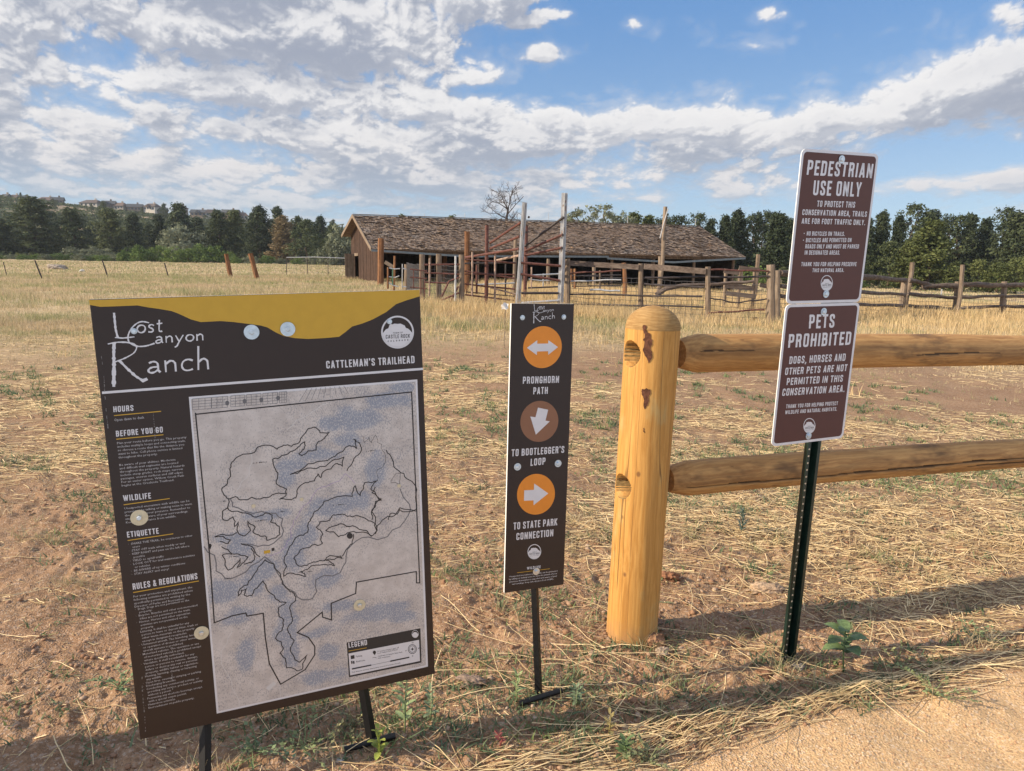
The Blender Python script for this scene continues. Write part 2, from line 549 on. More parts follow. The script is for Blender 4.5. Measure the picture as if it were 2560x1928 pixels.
build_ground()

# ------------------------------------------------------------------ lettering
# condensed sign capitals as centre lines in a unit cell (x, y in 0..1); 'r' strokes have rounded corners
CAPS = {
 'A': (.98, [[(0, 0), (.42, 1), (.58, 1), (1, 0)], [(.17, .24), (.83, .24)]]),
 'B': (.92, [[(0, 0), (0, 1)], ['r', (0, 1), (.92, 1), (.92, .54), (0, .54)], ['r', (0, .54), (1, .54), (1, 0), (0, 0)]]),
 'C': (.92, [['r', (1, .66), (1, 1), (0, 1), (0, 0), (1, 0), (1, .36)]]),
 'D': (.92, [[(0, 0), (0, 1)], ['r', (0, 1), (1, 1), (1, 0), (0, 0)]]),
 'E': (.76, [[(1, 1), (0, 1), (0, 0), (1, 0)], [(0, .52), (.85, .52)]]),
 'F': (.74, [[(1, 1), (0, 1), (0, 0)], [(0, .50), (.85, .50)]]),
 'G': (.92, [['r', (1, .68), (1, 1), (0, 1), (0, 0), (1, 0), (1, .46)], [(1, .46), (.55, .46)]]),
 'H': (.95, [[(0, 0), (0, 1)], [(1, 0), (1, 1)], [(0, .52), (1, .52)]]),
 'I': (.0, [[(0, 0), (0, 1)]]),
 'J': (.6, [['r', (1, 1), (1, 0), (0, 0)]]),
 'K': (.95, [[(0, 0), (0, 1)], [(1, 1), (.08, .42)], [(.30, .58), (1, 0)]]),
 'L': (.72, [[(0, 1), (0, 0), (1, 0)]]),
 'M': (1.30, [[(0, 0), (0, 1), (.08, 1), (.5, .12), (.92, 1), (1, 1), (1, 0)]]),
 'N': (1.0, [[(0, 0), (0, 1), (.06, 1), (.94, 0), (1, 0), (1, 1)]]),
 'O': (.92, [['r', (.5, 1), (0, 1), (0, 0), (1, 0), (1, 1), (.5, 1)]]),
 'Q': (.92, [['r', (.5, 1), (0, 1), (0, 0), (1, 0), (1, 1), (.5, 1)], [(.6, .25), (1.05, -.08)]]),
 'P': (.90, [[(0, 0), (0, 1)], ['r', (0, 1), (1, 1), (1, .44), (0, .44)]]),
 'R': (.92, [[(0, 0), (0, 1)], ['r', (0, 1), (.96, 1), (.96, .50), (0, .50)], [(.62, .50), (.84, .42), (1, 0)]]),
 'S': (.90, [['r', (1, .70), (1, 1), (0, 1), (0, .60), (1, .40), (1, 0), (0, 0), (0, .30)]]),
 'T': (.86, [[(0, 1), (1, 1)], [(.5, 1), (.5, 0)]]),
 'U': (.92, [['r', (0, 1), (0, 0), (1, 0), (1, 1)]]),
 'V': (.95, [[(0, 1), (.46, 0), (.54, 0), (1, 1)]]),
 'W': (1.5, [[(0, 1), (.22, 0), (.28, 0), (.48, .95), (.52, .95), (.72, 0), (.78, 0), (1, 1)]]),
 'X': (.95, [[(0, 0), (1, 1)], [(0, 1), (1, 0)]]),
 'Y': (.95, [[(0, 1), (.5, .40), (1, 1)], [(.5, .44), (.5, 0)]]),
 'Z': (.8, [[(0, 1), (1, 1), (0, 0), (1, 0)]]),
 '&': (1.0, [['r', (1, 0), (.15, .75), (.15, 1), (.7, 1), (.7, .7), (0, .35), (0, 0), (.6, 0), (1, .42)]]),
 "'": (.0, [[(0, .86), (0, 1.04)]]), ',': (.0, [[(0, .02), (-.5, -.2)]]), '.': (.0, [[(0, -.02), (0, .03)]]),
}
# round-hand small letters, x-height 1
SMALL = {
 'o': (.95, [[(.5, 0), (.18, .12), (0, .45), (.12, .85), (.5, 1), (.88, .85), (1, .5), (.85, .12), (.5, 0)]]),
 's': (.62, [[(1, .82), (.6, 1), (.1, .85), (.15, .62), (.8, .42), (.92, .15), (.5, 0), (0, .08)]]),
 't': (.62, [[(.45, 1.5), (.42, .2), (.6, 0), (1, .06)], [(0, 1.02), (1, 1.06)]]),
 'a': (.85, [[(.1, .85), (.45, 1), (.8, .85), (.84, .2), (1, .02)], [(.82, .5), (.3, .5), (0, .28), (.15, .02), (.5, .03), (.82, .25)]]),
 'n': (.85, [[(.05, 1), (.1, 0)], [(.1, .7), (.5, 1), (.85, .8), (.9, 0)]]),
 'y': (.9, [[(0, 1), (.45, .1)], [(1, 1), (.45, .02), (.2, -.6), (-.1, -.75)]]),
 'c': (.8, [[(1, .85), (.6, 1), (.15, .85), (0, .45), (.2, .08), (.6, 0), (1, .12)]]),
 'h': (.85, [[(.12, 2.05), (.1, 0)], [(.1, .65), (.5, 1), (.86, .8), (.92, 0)]]),
}


def round_corners(pts, r, n=4):
    pts = [np.array(p, float) for p in pts]
    out = [pts[0]]
    for a, b, c in zip(pts, pts[1:], pts[2:]):
        la, lc = np.linalg.norm(a - b), np.linalg.norm(c - b)
        k = min(r, la * 0.5, lc * 0.5)
        p, q = b + (a - b) / la * k, b + (c - b) / lc * k
        for i in range(n + 1):
            t = i / n
            out.append((1 - t) ** 2 * p + 2 * t * (1 - t) * b + t * t * q)
    out.append(pts[-1])
    res = [out[0]]
    for p in out[1:]:
        if np.linalg.norm(p - res[-1]) > 1e-5: res.append(p)
    return res


def strip(pts, w, closed=False, wob=0.0):
    """mitred strip of width w along 2D points -> list of quads"""
    P = [np.array(p, float) for p in pts]
    n = len(P)
    L, Rr = [], []
    for i in range(n):
        a = P[i - 1] if (i > 0 or closed) else None
        c = P[(i + 1) % n] if (i < n - 1 or closed) else None
        d1 = (P[i] - a) / (np.linalg.norm(P[i] - a) + 1e-12) if a is not None else None
        d2 = (c - P[i]) / (np.linalg.norm(c - P[i]) + 1e-12) if c is not None else None
        if d1 is None: d1 = d2
        if d2 is None: d2 = d1
        t = d1 + d2
        t = t / (np.linalg.norm(t) + 1e-9)
        nn = np.array([-t[1], t[0]])
        k = 1.0 / max(0.45, abs(nn @ np.array([-d1[1], d1[0]])))
        ww = w * (1 + wob * (random.random() - 0.5) * 2)
        L.append(P[i] + nn * ww / 2 * k); Rr.append(P[i] - nn * ww / 2 * k)
    m = n if closed else n - 1
    return [[L[i], Rr[i], Rr[(i + 1) % n], L[(i + 1) % n]] for i in range(m)]


class Sheet:
    """flat artwork on a sign face; u to the right and v down, in metres, w out of the face"""
    def __init__(s, to_uv):
        s.uv = to_uv                 # maps photo pixels to (u, v)
        s.v, s.f = [], []
        s.k = 0
    def poly(s, pts, w, hole=None):
        pts = [Vector((p[0], -p[1], w)) for p in pts]
        b = len(s.v)
        s.v += pts
        if len(pts) <= 4:
            s.f.append(tuple(range(b, b + len(pts))))
        else:
            for t in tessellate_polygon([pts]): s.f.append(tuple(i + b for i in t))
    def px(s, pts, w): s.poly([s.uv(*p) for p in pts], w)
    def quads(s, qs, w):
        for q in qs: s.poly(q, w)
    def line(s, pxs, width, w, wob=0.0, frac=0, closed=False):
        P = [np.array(s.uv(*p)) for p in pxs]
        for _ in range(frac):
            Q = [P[0]]
            for a, b in zip(P, P[1:]):
                d = b - a
                Q.append((a + b) / 2 + np.array([-d[1], d[0]]) * random.uniform(-.16, .16)); Q.append(b)
            P = Q
        s.quads(strip(P, width, closed, wob), w)
    def disc(s, c, rx, ry, w, n=48, inner=0.0):
        """ellipse given by a centre pixel and radii in pixels"""
        ring = [(c[0] + rx * math.cos(2 * math.pi * i / n), c[1] + ry * math.sin(2 * math.pi * i / n)) for i in range(n)]
        if inner:
            ins = [(c[0] + inner * rx * math.cos(2 * math.pi * i / n), c[1] + inner * ry * math.sin(2 * math.pi * i / n)) for i in range(n)]
            for i in range(n):
                j = (i + 1) % n
                s.px([ring[i], ring[j], ins[j], ins[i]], w)
        else: s.px(ring, w)
    def caps(s, text, bl, br, tl, w, weight=0.140, gap=0.17):
        """a line of condensed capitals from bottom-left to bottom-right pixel, tl gives the cap height"""
        BL, BR, TL = (np.array(s.uv(*p)) for p in (bl, br, tl))
        cell, t = 0.40, weight
        adv, x = [], 0.0
        glyphs = []
        for ch in text:
            if ch == ' ': x += 0.24; continue
            wd, st = CAPS[ch]
            wd = wd * cell - (t if wd > 0 else 0)
            wd = max(wd, 0.0)
            inner = wd if wd > 0 else 0.0
            glyphs.append((x + t / 2, inner, st, ch))
            x += inner + t + (gap * 0.62)
        tot = x - gap * 0.62
        ex, ey = (BR - BL) / tot, (TL - BL)
        # keep the strokes even although the line is squeezed
        sx = np.linalg.norm(ex); sy = np.linalg.norm(ey)
        for x0, inner, st, ch in glyphs:
            for q in st:
                rnd = q[0] == 'r'
                pts = q[1:] if rnd else q
                pts = [(x0 + p[0] * (inner if inner else 0.1 if ch == ',' else 0), t / 2 + p[1] * (1 - t)) for p in pts]
                if rnd: pts = round_corners(pts, 0.17 if ch != 'S' else 0.14, 3)
                s.k += 1
                a_, b_ = np.array(pts[0], float), np.array(pts[1], float)
                c_, d_ = np.array(pts[-1], float), np.array(pts[-2], float)
                if ch != 'O' and not (ch == 'C' or (ch in 'GS' and rnd)):
                    e0 = a_ + (a_ - b_) / np.linalg.norm(a_ - b_) * t / 2
                    e1 = c_ + (c_ - d_) / np.linalg.norm(c_ - d_) * t / 2
                    pts = [e0] + list(pts[1:-1]) + [e1]
                P = [BL + ex * p[0] + ey * p[1] for p in pts]
                s.quads(strip(P, t * (0.5 * sx + 0.5 * sy)), w + (s.k % 7) * 2e-6)
    def hand(s, text, bl, br, xh, w, weight=0.13, wob=0.25):
        BL, BR, XH = (np.array(s.uv(*p)) for p in (bl, br, xh))
        x, gl = 0.0, []
        for ch in text:
            wd, st = SMALL[ch]; gl.append((x, wd, st)); x += wd + 0.30
        tot = x - 0.30
        ex, ey = (BR - BL) / tot, XH - BL
        for x0, wd, st in gl:
            for q in st:
                pts = round_corners([(x0 + p[0] * wd, p[1]) for p in q], 0.4, 3)
                s.k += 1
                s.quads(strip([BL + ex * p[0] + ey * p[1] for p in pts], weight * np.linalg.norm(ey), wob=wob), w + (s.k % 7) * 2e-6)
    def type(s, text, bl, size_uv, w, br=None, direction=None):
        """small print in Blender's own built-in font"""
        V, F, wid = font_mesh(text)
        BL = np.array(s.uv(*bl))
        if br is not None:
            ex = (np.array(s.uv(*br)) - BL) / max(wid, 1e-6)
        else: ex = np.array(direction)
        ey = np.array([ex[1], -ex[0]]); ey = ey / np.linalg.norm(ey) * size_uv
        b = len(s.v)
        for x, y in V:
            p = BL + ex * x + ey * y
            s.v.append(Vector((p[0], -p[1], w)))
        s.f += [tuple(i + b for i in f) for f in F]
        return ex
    def build(s, name, m, parent):
        me = bpy.data.meshes.new(name)
        me.from_pydata([tuple(v) for v in s.v], [], s.f)
        me.materials.append(m)
        # every face looks out of the sign
        bm = bmesh.new(); bm.from_mesh(me)
        bm.normal_update()
        for f in bm.faces:
            if f.normal.z < 0: f.normal_flip()
        bm.to_mesh(me); bm.free()
        return link(bpy.data.objects.new(name, me), parent)


_fc = {}
def font_mesh(text):
    if text in _fc: return _fc[text]
    cu = bpy.data.curves.new('print', 'FONT')
    cu.body = text; cu.size = 1.0; cu.resolution_u = 1; cu.offset = 0.004
    o = bpy.data.objects.new('print', cu)
    scene.collection.objects.link(o)
    dg = bpy.context.evaluated_depsgraph_get()
    me = o.evaluated_get(dg).to_mesh()
    V = [(v.co.x, v.co.y) for v in me.vertices]
    F = [tuple(p.vertices) for p in me.polygons]
    wid = max((v[0] for v in V), default=1)
    o.evaluated_get(dg).to_mesh_clear()
    bpy.data.objects.remove(o); bpy.data.curves.remove(cu)
    _fc[text] = (V, F, wid)
    return _fc[text]


def homography(src, dst):
    A = []
    for (x, y), (u, v) in zip(src, dst):
        A.append([x, y, 1, 0, 0, 0, -u * x, -u * y, -u]); A.append([0, 0, 0, x, y, 1, -v * x, -v * y, -v])
    return np.linalg.svd(np.array(A, float))[2][-1].reshape(3, 3)


def sign_frame(corners, width, height):
    """world placement of a rectangular sign of known size from its four corners in the photograph"""
    K = np.array([[FPX, 0, 1280], [0, FPX, 964], [0, 0, 1.]])
    B = np.linalg.inv(K) @ homography([(0, 0), (1, 0), (1, 1), (0, 1)], corners)
    if B[2, 2] < 0: B = -B
    a, b, t = B.T
    k = 0.5 * (width / np.linalg.norm(a) + height / np.linalg.norm(b))
    t = t * k; mid = t + (a + b) * k / 2
    a = a / np.linalg.norm(a); b = b - a * (a @ b) * 0.5; b = b / np.linalg.norm(b)
    a = a - b * (a @ b); a /= np.linalg.norm(a)
    C = CAMROT @ np.diag([1.0, -1.0, -1.0])
    mid, a, b = C @ mid, C @ a, C @ b
    tl = mid - a * width / 2 - b * height / 2 + np.array([0, 0, EYE])
    M = Matrix.Identity(4)
    for i, col_ in enumerate((a, -b, np.cross(a, -b), tl)):
        for j in range(3): M[j][i] = col_[j]
    Hm = homography(corners, [(0, 0), (width, 0), (width, height), (0, height)])
    def uv(x, y):
        p = Hm @ np.array([x, y, 1.0]); return (p[0] / p[2], p[1] / p[2])
    return M, uv


ink = lambda name, c, rough=0.35, spec=0.35: plain(name, c, rough, var=0.03, scale=30, spec=spec)
M_dark = ink('sign_dark_brown', (0.034, 0.0205, 0.0165), 0.36)
M_brown = ink('sign_red_brown', (0.095, 0.034, 0.026), 0.33)
M_white = ink('sign_white', (0.66, 0.63, 0.64))
M_edge = ink('panel_core_white', (0.80, 0.80, 0.79), 0.5)
M_yellow = ink('sign_yellow', (0.56, 0.325, 0.035))
M_orange = ink('sign_orange', (0.74, 0.25, 0.028))
M_tan = ink('sign_tan', (0.250, 0.115, 0.062))
M_line = ink('map_line', (0.030, 0.024, 0.024), 0.5)
M_creek = ink('map_creek', (0.33, 0.20, 0.45), 0.5)
M_road = ink('map_road', (0.16, 0.15, 0.155), 0.5)
M_track = ink('map_track', (0.60, 0.565, 0.545), 0.5)
M_print = ink('map_print_dark', (0.035, 0.03, 0.03), 0.5)
M_zinc = plain('zinc_plate', (0.62, 0.66, 0.70), 0.32, 0.9, 0.1, 90, spec=0.5)
M_cream = plain('cream_washer', (0.62, 0.53, 0.36), 0.5, 0.0, 0.08, 60)
M_black = plain('black_painted_steel', (0.009, 0.009, 0.010), 0.45, 0.0, 0.2, 40, spec=0.3)
M_green = plain('green_enamel_steel', (0.010, 0.024, 0.018), 0.32, 0.0, 0.25, 30, spec=0.5)


def plate(w, h, t, rad, mface, medge, name, parent):
    """flat board with rounded corners; the face is one material and the cut edge another"""
    pts = []
    for cx, cy, a0 in ((w - rad, rad, -90), (w - rad, h - rad, 0), (rad, h - rad, 90), (rad, rad, 180)):
        n = 6 if rad > 0.002 else 1
        for i in range(n):
            a = R(a0 + 90 * i / max(1, n - 1)) if n > 1 else R(a0 + 45)
            q = rad if n > 1 else rad * 1.414
            pts.append((cx + q * math.cos(a), cy + q * math.sin(a)))
    n = len(pts)
    me = bpy.data.meshes.new(name)
    V = [(x, -y, 0.0) for x, y in pts] + [(x, -y, -t) for x, y in pts]
    F = [tuple(range(n))[::-1], tuple(range(n, 2 * n))] + [(i, (i + 1) % n, n + (i + 1) % n, n + i) for i in range(n)]
    me.from_pydata(V, [], F)
    me.materials.append(mface); me.materials.append(medge)
    for p in me.polygons: p.material_index = 0 if p.index == 0 else 1
    bm = bmesh.new(); bm.from_mesh(me)
    bmesh.ops.recalc_face_normals(bm, faces=bm.faces)
    bm.to_mesh(me); bm.free()
    return link(bpy.data.objects.new(name, me), parent)


def bolt(uvp, parent, washer=0.0, mw=None, head=0.0065, w=0.0006):
    """hex bolt head, with a flat washer under it when given a radius"""
    x, y = uvp
    top = w
    b = MB()
    if washer:
        wv = MB().tube([(x, -y, w), (x, -y, w + 0.0022)], washer, 28)
        wo_ = wv.build('washer', mw or M_zinc, parent)
        top = w + 0.0022
    else:
        wv = MB().tube([(x, -y, w), (x, -y, w + 0.0012)], head * 1.25, 20)
        wv.build('washer', M_zinc, parent); top = w + 0.0012
    b.tube([(x, -y, top), (x, -y, top + 0.0045), (x, -y, top + 0.0055)], [head, head, head * 0.8], 6)
    b.build('bolt_head', M_zinc, parent)


def emblem(sh_w, sh_d, c, rx, ry, w, text=True):
    """round town emblem: white ring, white butte, dark words"""
    n = 40
    sh_w.disc(c, rx, ry, w, n, inner=0.90)
    sil = [(-.86, .02), (-.72, -.16), (-.55, -.24), (-.50, -.42), (-.42, -.50), (-.30, -.47), (-.20, -.52), (0, -.50), (.18, -.52), (.30, -.46), (.44, -.40), (.50, -.26), (.66, -.20), (.80, -.06), (.90, .04)]
    arc = [(.93 * math.cos(a), .93 * math.sin(a)) for a in [R(4 + 172 * i / 20) for i in range(21)]]
    pts = sil + arc
    sh_w.px([(c[0] + rx * x, c[1] + ry * y) for x, y in pts], w)
    if text:
        X = lambda x, y: (c[0] + rx * x, c[1] + ry * y)
        sh_d.caps('TOWN OF', X(-.28, .10), X(.32, .07), X(-.28, .01), w + 1e-4, 0.12)
        sh_d.caps('CASTLE ROCK', X(-.72, .40), X(.76, .34), X(-.72, .17), w + 1e-4, 0.13)
        for i in range(8):
            sh_d.caps('COLORADO'[i], X(-.60 + i * .17, .60 - i * 0.012), X(-.53 + i * .17, .60 - i * .012), X(-.60 + i * .17, .51 - i * 0.012), w + 1e-4, 0.16)


def logo(sh, f, w):
    """the ranch word-mark; f maps its own frame (0..1000 by 0..700) to photo pixels"""
    def rough(pts, wd):
        P = [np.array(sh.uv(*f(*p))) for p in pts]
        Q = []
        for a, b in zip(P, P[1:]):
            n = max(2, int(np.linalg.norm(b - a) / 0.004))
            for i in range(n): Q.append(a + (b - a) * i / n)
        Q.append(P[-1])
        o = np.array(sh.uv(*f(500, 300))); q = np.array(sh.uv(*f(500 + wd, 300)))
        sh.k += 1
        sh.quads(strip(Q, np.linalg.norm(q - o), wob=0.32), w + (sh.k % 7) * 2e-6)
    X = lambda z: [((a - 170) / 0.62, (b - 198) / 0.65) for a, b in z]
    rough(X([(206, 200), (211, 250), (216, 300), (230, 354)]), 24)
    rough(X([(212, 352), (260, 356), (332, 348)]), 13)
    rough(X(round_corners([(422, 262), (370, 250), (318, 285), (290, 340), (296, 385), (350, 410), (410, 404), (456, 388)], 30, 3)), 14)
    rough(X([(207, 385), (205, 450), (207, 520), (206, 590), (206, 655)]), 34)
    rough(X(round_corners([(168, 392), (225, 380), (300, 382), (352, 402), (335, 446), (270, 482), (212, 502)], 26, 3)), 15)
    rough(X([(238, 492), (290, 545), (340, 590), (385, 618), (412, 606)]), 27)
    Y = lambda a, b: f((a - 170) / 0.62, (b - 198) / 0.65)
    sh.hand('ost', Y(347, 325), Y(503, 316), Y(347, 276), w, 0.17)
    sh.hand('anyon', Y(462, 389), Y(757, 370), Y(462, 347), w, 0.19)
    sh.hand('anch', Y(415, 573), Y(792, 548), Y(413, 500), w, 0.155)


# ------------------------------------------------------------------ big map sign
Z1 = lambda x, y: (200 + x / 2.458, 700 + y / 2.458)
Z2 = lambda x, y: (200 + x / 2.289, 1200 + y / 2.289)
MW, MH = 0.810, 1.169
MAPM, muv = sign_frame([(222, 748), (1048, 725), (1088, 1685), (352, 1848)], MW, MH)
base_r = hit(930, 1862)


def on_sign(M, uvp, w=0.0):
    return M @ Vector((uvp[0], -uvp[1], w))


def map_sign():
    t = thing('map_sign', 'large dark brown trail map board with a yellow banner on two black stakes', 'sign')
    t.matrix_world = MAPM
    bpy.context.view_layer.update()
    plate(MW, MH, 0.010, 0.0005, M_dark, M_edge, 'panel', t)
    L = 3e-4
    ban = Sheet(muv)
    ban.px([Z1(*p) for p in [(52, 122), (2084, 62), (2085, 102), (2000, 128), (1940, 150), (1880, 198), (1800, 242), (1735, 268), (1670, 287), (1630, 320), (1590, 350), (1500, 358), (1400, 363), (1320, 358), (1250, 345), (1200, 322), (1150, 292), (1110, 280), (1050, 272), (940, 258), (860, 252), (740, 258), (680, 242), (600, 205), (560, 190), (480, 176), (420, 168), (350, 155), (200, 161), (120, 163), (56, 151)]], L)
    ban.build('yellow_banner', M_yellow, t)
    wl, dk = Sheet(muv), Sheet(muv)
    wl.px([Z1(133, 684), Z1(2106, 541), Z1(2107, 555), Z1(134, 699)], L)
    logo(wl, lambda x, y: Z1(170 + x * 0.62, 198 + y * 0.65), L)
    wl.caps("CATTLEMAN'S TRAILHEAD", Z1(1512, 545), Z1(2055, 512), Z1(1509, 499), L)
    wl.caps('HOURS', Z1(204, 811), Z1(328, 802), Z1(202, 776), L)
    wl.caps('BEFORE YOU GO', Z1(221, 961), Z1(509, 935), Z1(218, 926), L)
    wl.caps('WILDLIFE', Z1(266, 1357), Z1(437, 1341), Z1(262, 1322), L)
    wl.caps('ETIQUETTE', Z2(271, 328), Z2(452, 305), Z2(267, 296), L)
    wl.caps('RULES & REGULATIONS', Z2(304, 627), Z2(674, 565), Z2(300, 592), L)
    wl.build('title_lettering', M_white, t)
    yl = Sheet(muv)
    for a, b in ((Z1(207, 832), Z1(497, 806)), (Z1(222, 977), Z1(512, 950)), (Z1(268, 1380), Z1(551, 1342)), (Z2(273, 345), Z2(534, 307)), (Z2(305, 643), Z2(681, 577))):
        yl.line([a, b], 0.0022, L)
    yl.build('rule_lines', M_yellow, t)
    # small print
    bt = Sheet(muv)
    def block(lines, first, second_last, ref):
        """lines of text running down from the first baseline pixel to the last one; ref = (text width index, right end pixel)"""
        i, rp = ref
        n = len(lines)
        F0, F1 = np.array(muv(*first)), np.array(muv(*second_last))
        ws = [font_mesh(q)[2] for q in lines]
        p = F0 + (F1 - F0) * i / max(1, n - 1)
        ex = (np.array(muv(*rp)) - p) / ws[i]
        pitch = np.linalg.norm(F1 - F0) / max(1, n - 1) if n > 1 else 0.011
        ey = np.array([ex[1], -ex[0]]); ey = ey / np.linalg.norm(ey) * pitch * 0.86
        for k, q in enumerate(lines):
            V, F, _ = font_mesh(q)
            o = F0 + (F1 - F0) * k / max(1, n - 1)
            b = len(bt.v)
            for x, y in V:
                w_ = o + ex * x + ey * y
                bt.v.append(Vector((w_[0], -w_[1], L)))
            bt.f += [tuple(j + b for j in f) for f in F]
    block(['Open dawn to dusk'], Z1(209, 867), Z1(209, 867), (0, Z1(394, 850)))
    block(['Plan your route before you go. This property', 'includes multiple loops and connecting trails,', 'so choose a route that fits the distance you', 'want to hike. Cell phone service is limited', 'throughout the property.'], Z1(226, 1008), Z1(236, 1096), (1, Z1(648, 993)))
    block(['Be aware of your abilities. Moderate', 'and difficult trail segments are located', 'throughout the property. Natural hazards', 'include steep grades, rock steps, narrow', 'passages, uneven surfaces and cliff edges.', 'For an easier option, Willow Creek Path', 'begins at the Creekside Trailhead.'], Z1(240, 1142), Z1(255, 1268), (4, Z1(635, 1186)))
    block(['Unexpected encounters with wildlife can be', 'prevented by talking or making noise to warn', 'the animals of your presence. Remember to', 'stay alert and aware of your surroundings.', 'Keep a safe distance from wildlife.'], Z2(253, 168), Z2(262, 248), (1, Z2(640, 141)))
    block(['·  SHARE THE TRAIL, be courteous to other', '    users', '·  STAY OFF trails when muddy or wet', '·  KEEP RIGHT and pass on the left where', '    possible', '·  YIELD to uphill traffic', '·  LOOK OUT for trail maintenance activities', '    or vehicles', '·  BE AWARE of icy winter conditions', '·  STAY ALERT and enjoy!'], Z2(275, 372), Z2(295, 545), (6, Z2(657, 434)))
    block(['For your protection and enjoyment, the', 'following activities are prohibited unless', 'specifically permitted in writing by the', 'Director of Parks and Recreation:'], Z2(306, 672), Z2(313, 730), (1, Z2(646, 636)))
    block(['·  Dogs. Dogs are not permitted on the', '    property.', '·  Bicycles. Bicycles and other non-motorized', '    bikes are not permitted on the trails.', '·  Horses. Horses and other equestrian', '    activities are not permitted on the', '    property.', '·  Littering. It shall be unlawful for any', '    person to leave or deposit litter, trash or', '    other waste materials on the property', '    except in designated receptacles.', '·  Unmanned aircraft. The launching, landing', '    or operation of drones or other unmanned', '    aircraft systems is prohibited.', '·  Motorized vehicles. The operation or use', '    of motorized vehicles is prohibited except', '    where specifically authorized.', '·  Vandalism. It shall be unlawful for any', '    person or persons to remove, damage,', '    deface or destroy any real or personal', '    property, wildlife habitat or vegetation.', '·  Hunting, harming, chasing or harassing', '    any wildlife.', '·  Open fires, overnight camping or parking.', '·  Discharging fireworks.', '·  Conducting any commercial activity, or', '    providing any service, product or activity', '    without a permit.', '·  Possessing any alcoholic beverage except', '    with a special events permit.', '·  Hazardous activities.', '·  Encroachment on public property.'],
          Z2(316, 746), Z2(378, 1312), (8, Z2(677, 830)))
    bt.build('small_print', ink('small_print_ink', (0.46, 0.43, 0.43)), t)
    # the printed map
    fr = Sheet(muv)
    fr.px([Z1(667, 718), Z1(2071, 613), Z2(1993, 1069), Z2(785, 1336)], L)
    fr.build('map_border', M_white, t)
    c = [np.array(muv(*p)) for p in (Z1(680, 732), Z1(2060, 626), Z2(1981, 1060), Z2(796, 1322))]
    nu, nv = 120, 160
    S, Tt = np.meshgrid(np.linspace(0, 1, nu), np.linspace(0, 1, nv))
    P = (c[0] * ((1 - S) * (1 - Tt))[..., None] + c[1] * (S * (1 - Tt))[..., None] + c[2] * (S * Tt)[..., None] + c[3] * ((1 - S) * Tt)[..., None])
    V = np.stack([P[..., 0], -P[..., 1], np.full_like(S, 2 * L)], -1).reshape(-1, 3)
    i = np.arange(nu * nv).reshape(nv, nu)
    F = np.stack([i[:-1, :-1], i[1:, :-1], i[1:, 1:], i[:-1, 1:]], -1).reshape(-1, 4)
    blobs = [(Z1, 1300, 1140, 110, 30), (Z1, 1480, 1080, 160, 45), (Z1, 1660, 985, 110, 45), (Z1, 1270, 1220, 60, 60), (Z1, 1880, 740, 130, 60), (Z1, 1700, 860, 160, 70), (Z1, 1560, 880, 100, 50), (Z1, 1980, 660, 90, 40),
             (Z1, 1800, 1180, 80, 120), (Z1, 1560, 1380, 150, 60), (Z1, 1700, 1350, 90, 60), (Z2, 1300, 330, 70, 90), (Z2, 1220, 420, 60, 90), (Z2, 1450, 150, 160, 60), (Z2, 850, 330, 90, 40), (Z2, 900, 380, 80, 60), (Z2, 1080, 200, 110, 30), (Z2, 980, 200, 60, 30),
             (Z2, 1060, 520, 80, 60), (Z2, 1000, 600, 60, 50), (Z2, 1130, 640, 60, 60), (Z2, 830, 640, 80, 60), (Z2, 900, 780, 90, 60), (Z2, 1180, 860, 60, 160), (Z2, 1210, 1000, 60, 80), (Z2, 1340, 880, 90, 40), (Z2, 1420, 980, 60, 60), (Z2, 1480, 720, 100, 40), (Z2, 1700, 760, 160, 50), (Z2, 1850, 780, 90, 40), (Z2, 1440, 560, 90, 60), (Z2, 1380, 1120, 120, 50), (Z2, 950, 1000, 60, 90), (Z2, 1800, 730, 100, 40)]
    veg = np.zeros(S.shape)
    for zf, bx, by, rx, ry in blobs:
        k = 1 / 2.458 if zf is Z1 else 1 / 2.289
        q = np.array(muv(*zf(bx, by)))
        k2 = 0.81 / 830 * k * 1.15
        veg = np.maximum(veg, np.exp(-(((P[..., 0] - q[0]) / (rx * k2 * .82)) ** 2 + ((P[..., 1] - q[1]) / (ry * k2 * .82)) ** 2) * 0.7))
    for (ax, ay) in ((0, 0),):
        veg = veg + 0.55 * fbm(P[..., 0] / 0.045, P[..., 1] / 0.045, 3, 5)
    open_ = np.zeros(S.shape)
    for zf, bx, by, rx, ry in [(Z1, 1080, 1190, 90, 100), (Z1, 950, 900, 230, 90), (Z1, 760, 900, 60, 300), (Z2, 1750, 450, 170, 90), (Z2, 1450, 370, 130, 60), (Z2, 1300, 1000, 40, 60), (Z2, 850, 900, 60, 60), (Z2, 1650, 620, 200, 40)]:
        k = 1 / 2.458 if zf is Z1 else 1 / 2.289
        q = np.array(muv(*zf(bx, by)))
        k2 = 0.79 / 830 * k
        open_ = np.maximum(open_, np.exp(-(((P[..., 0] - q[0]) / (rx * k2)) ** 2 + ((P[..., 1] - q[1]) / (ry * k2)) ** 2) * 0.7))
    m, T, b = new_mat('shaded_relief_map')
    co = obj_co(T)
    v_ = attr(T, 'veg')
    dots = T.noise(T.vm('MULTIPLY', co, (1.9, 1.0, 1)), 175.0, 4, 0.7)
    thr = T.m('SUBTRACT', 0.615, T.m('MULTIPLY', v_, 0.155))
    spot = T.m('GREATER_THAN', dots, thr)
    hot = T.m('LESS_THAN', dots, T.m('ADD', T.m('MULTIPLY', v_, 0.14), 0.27))
    basec = T.mix(T.ss(T.noise(co, 22.0, 6, 0.65), 0.35, 0.65), (0.49, 0.43, 0.395), (0.60, 0.535, 0.495))
    basec = T.mix(T.ss(v_, 0.62, 1.0), basec, T.mix(0.42, basec, (0.30, 0.34, 0.41)))
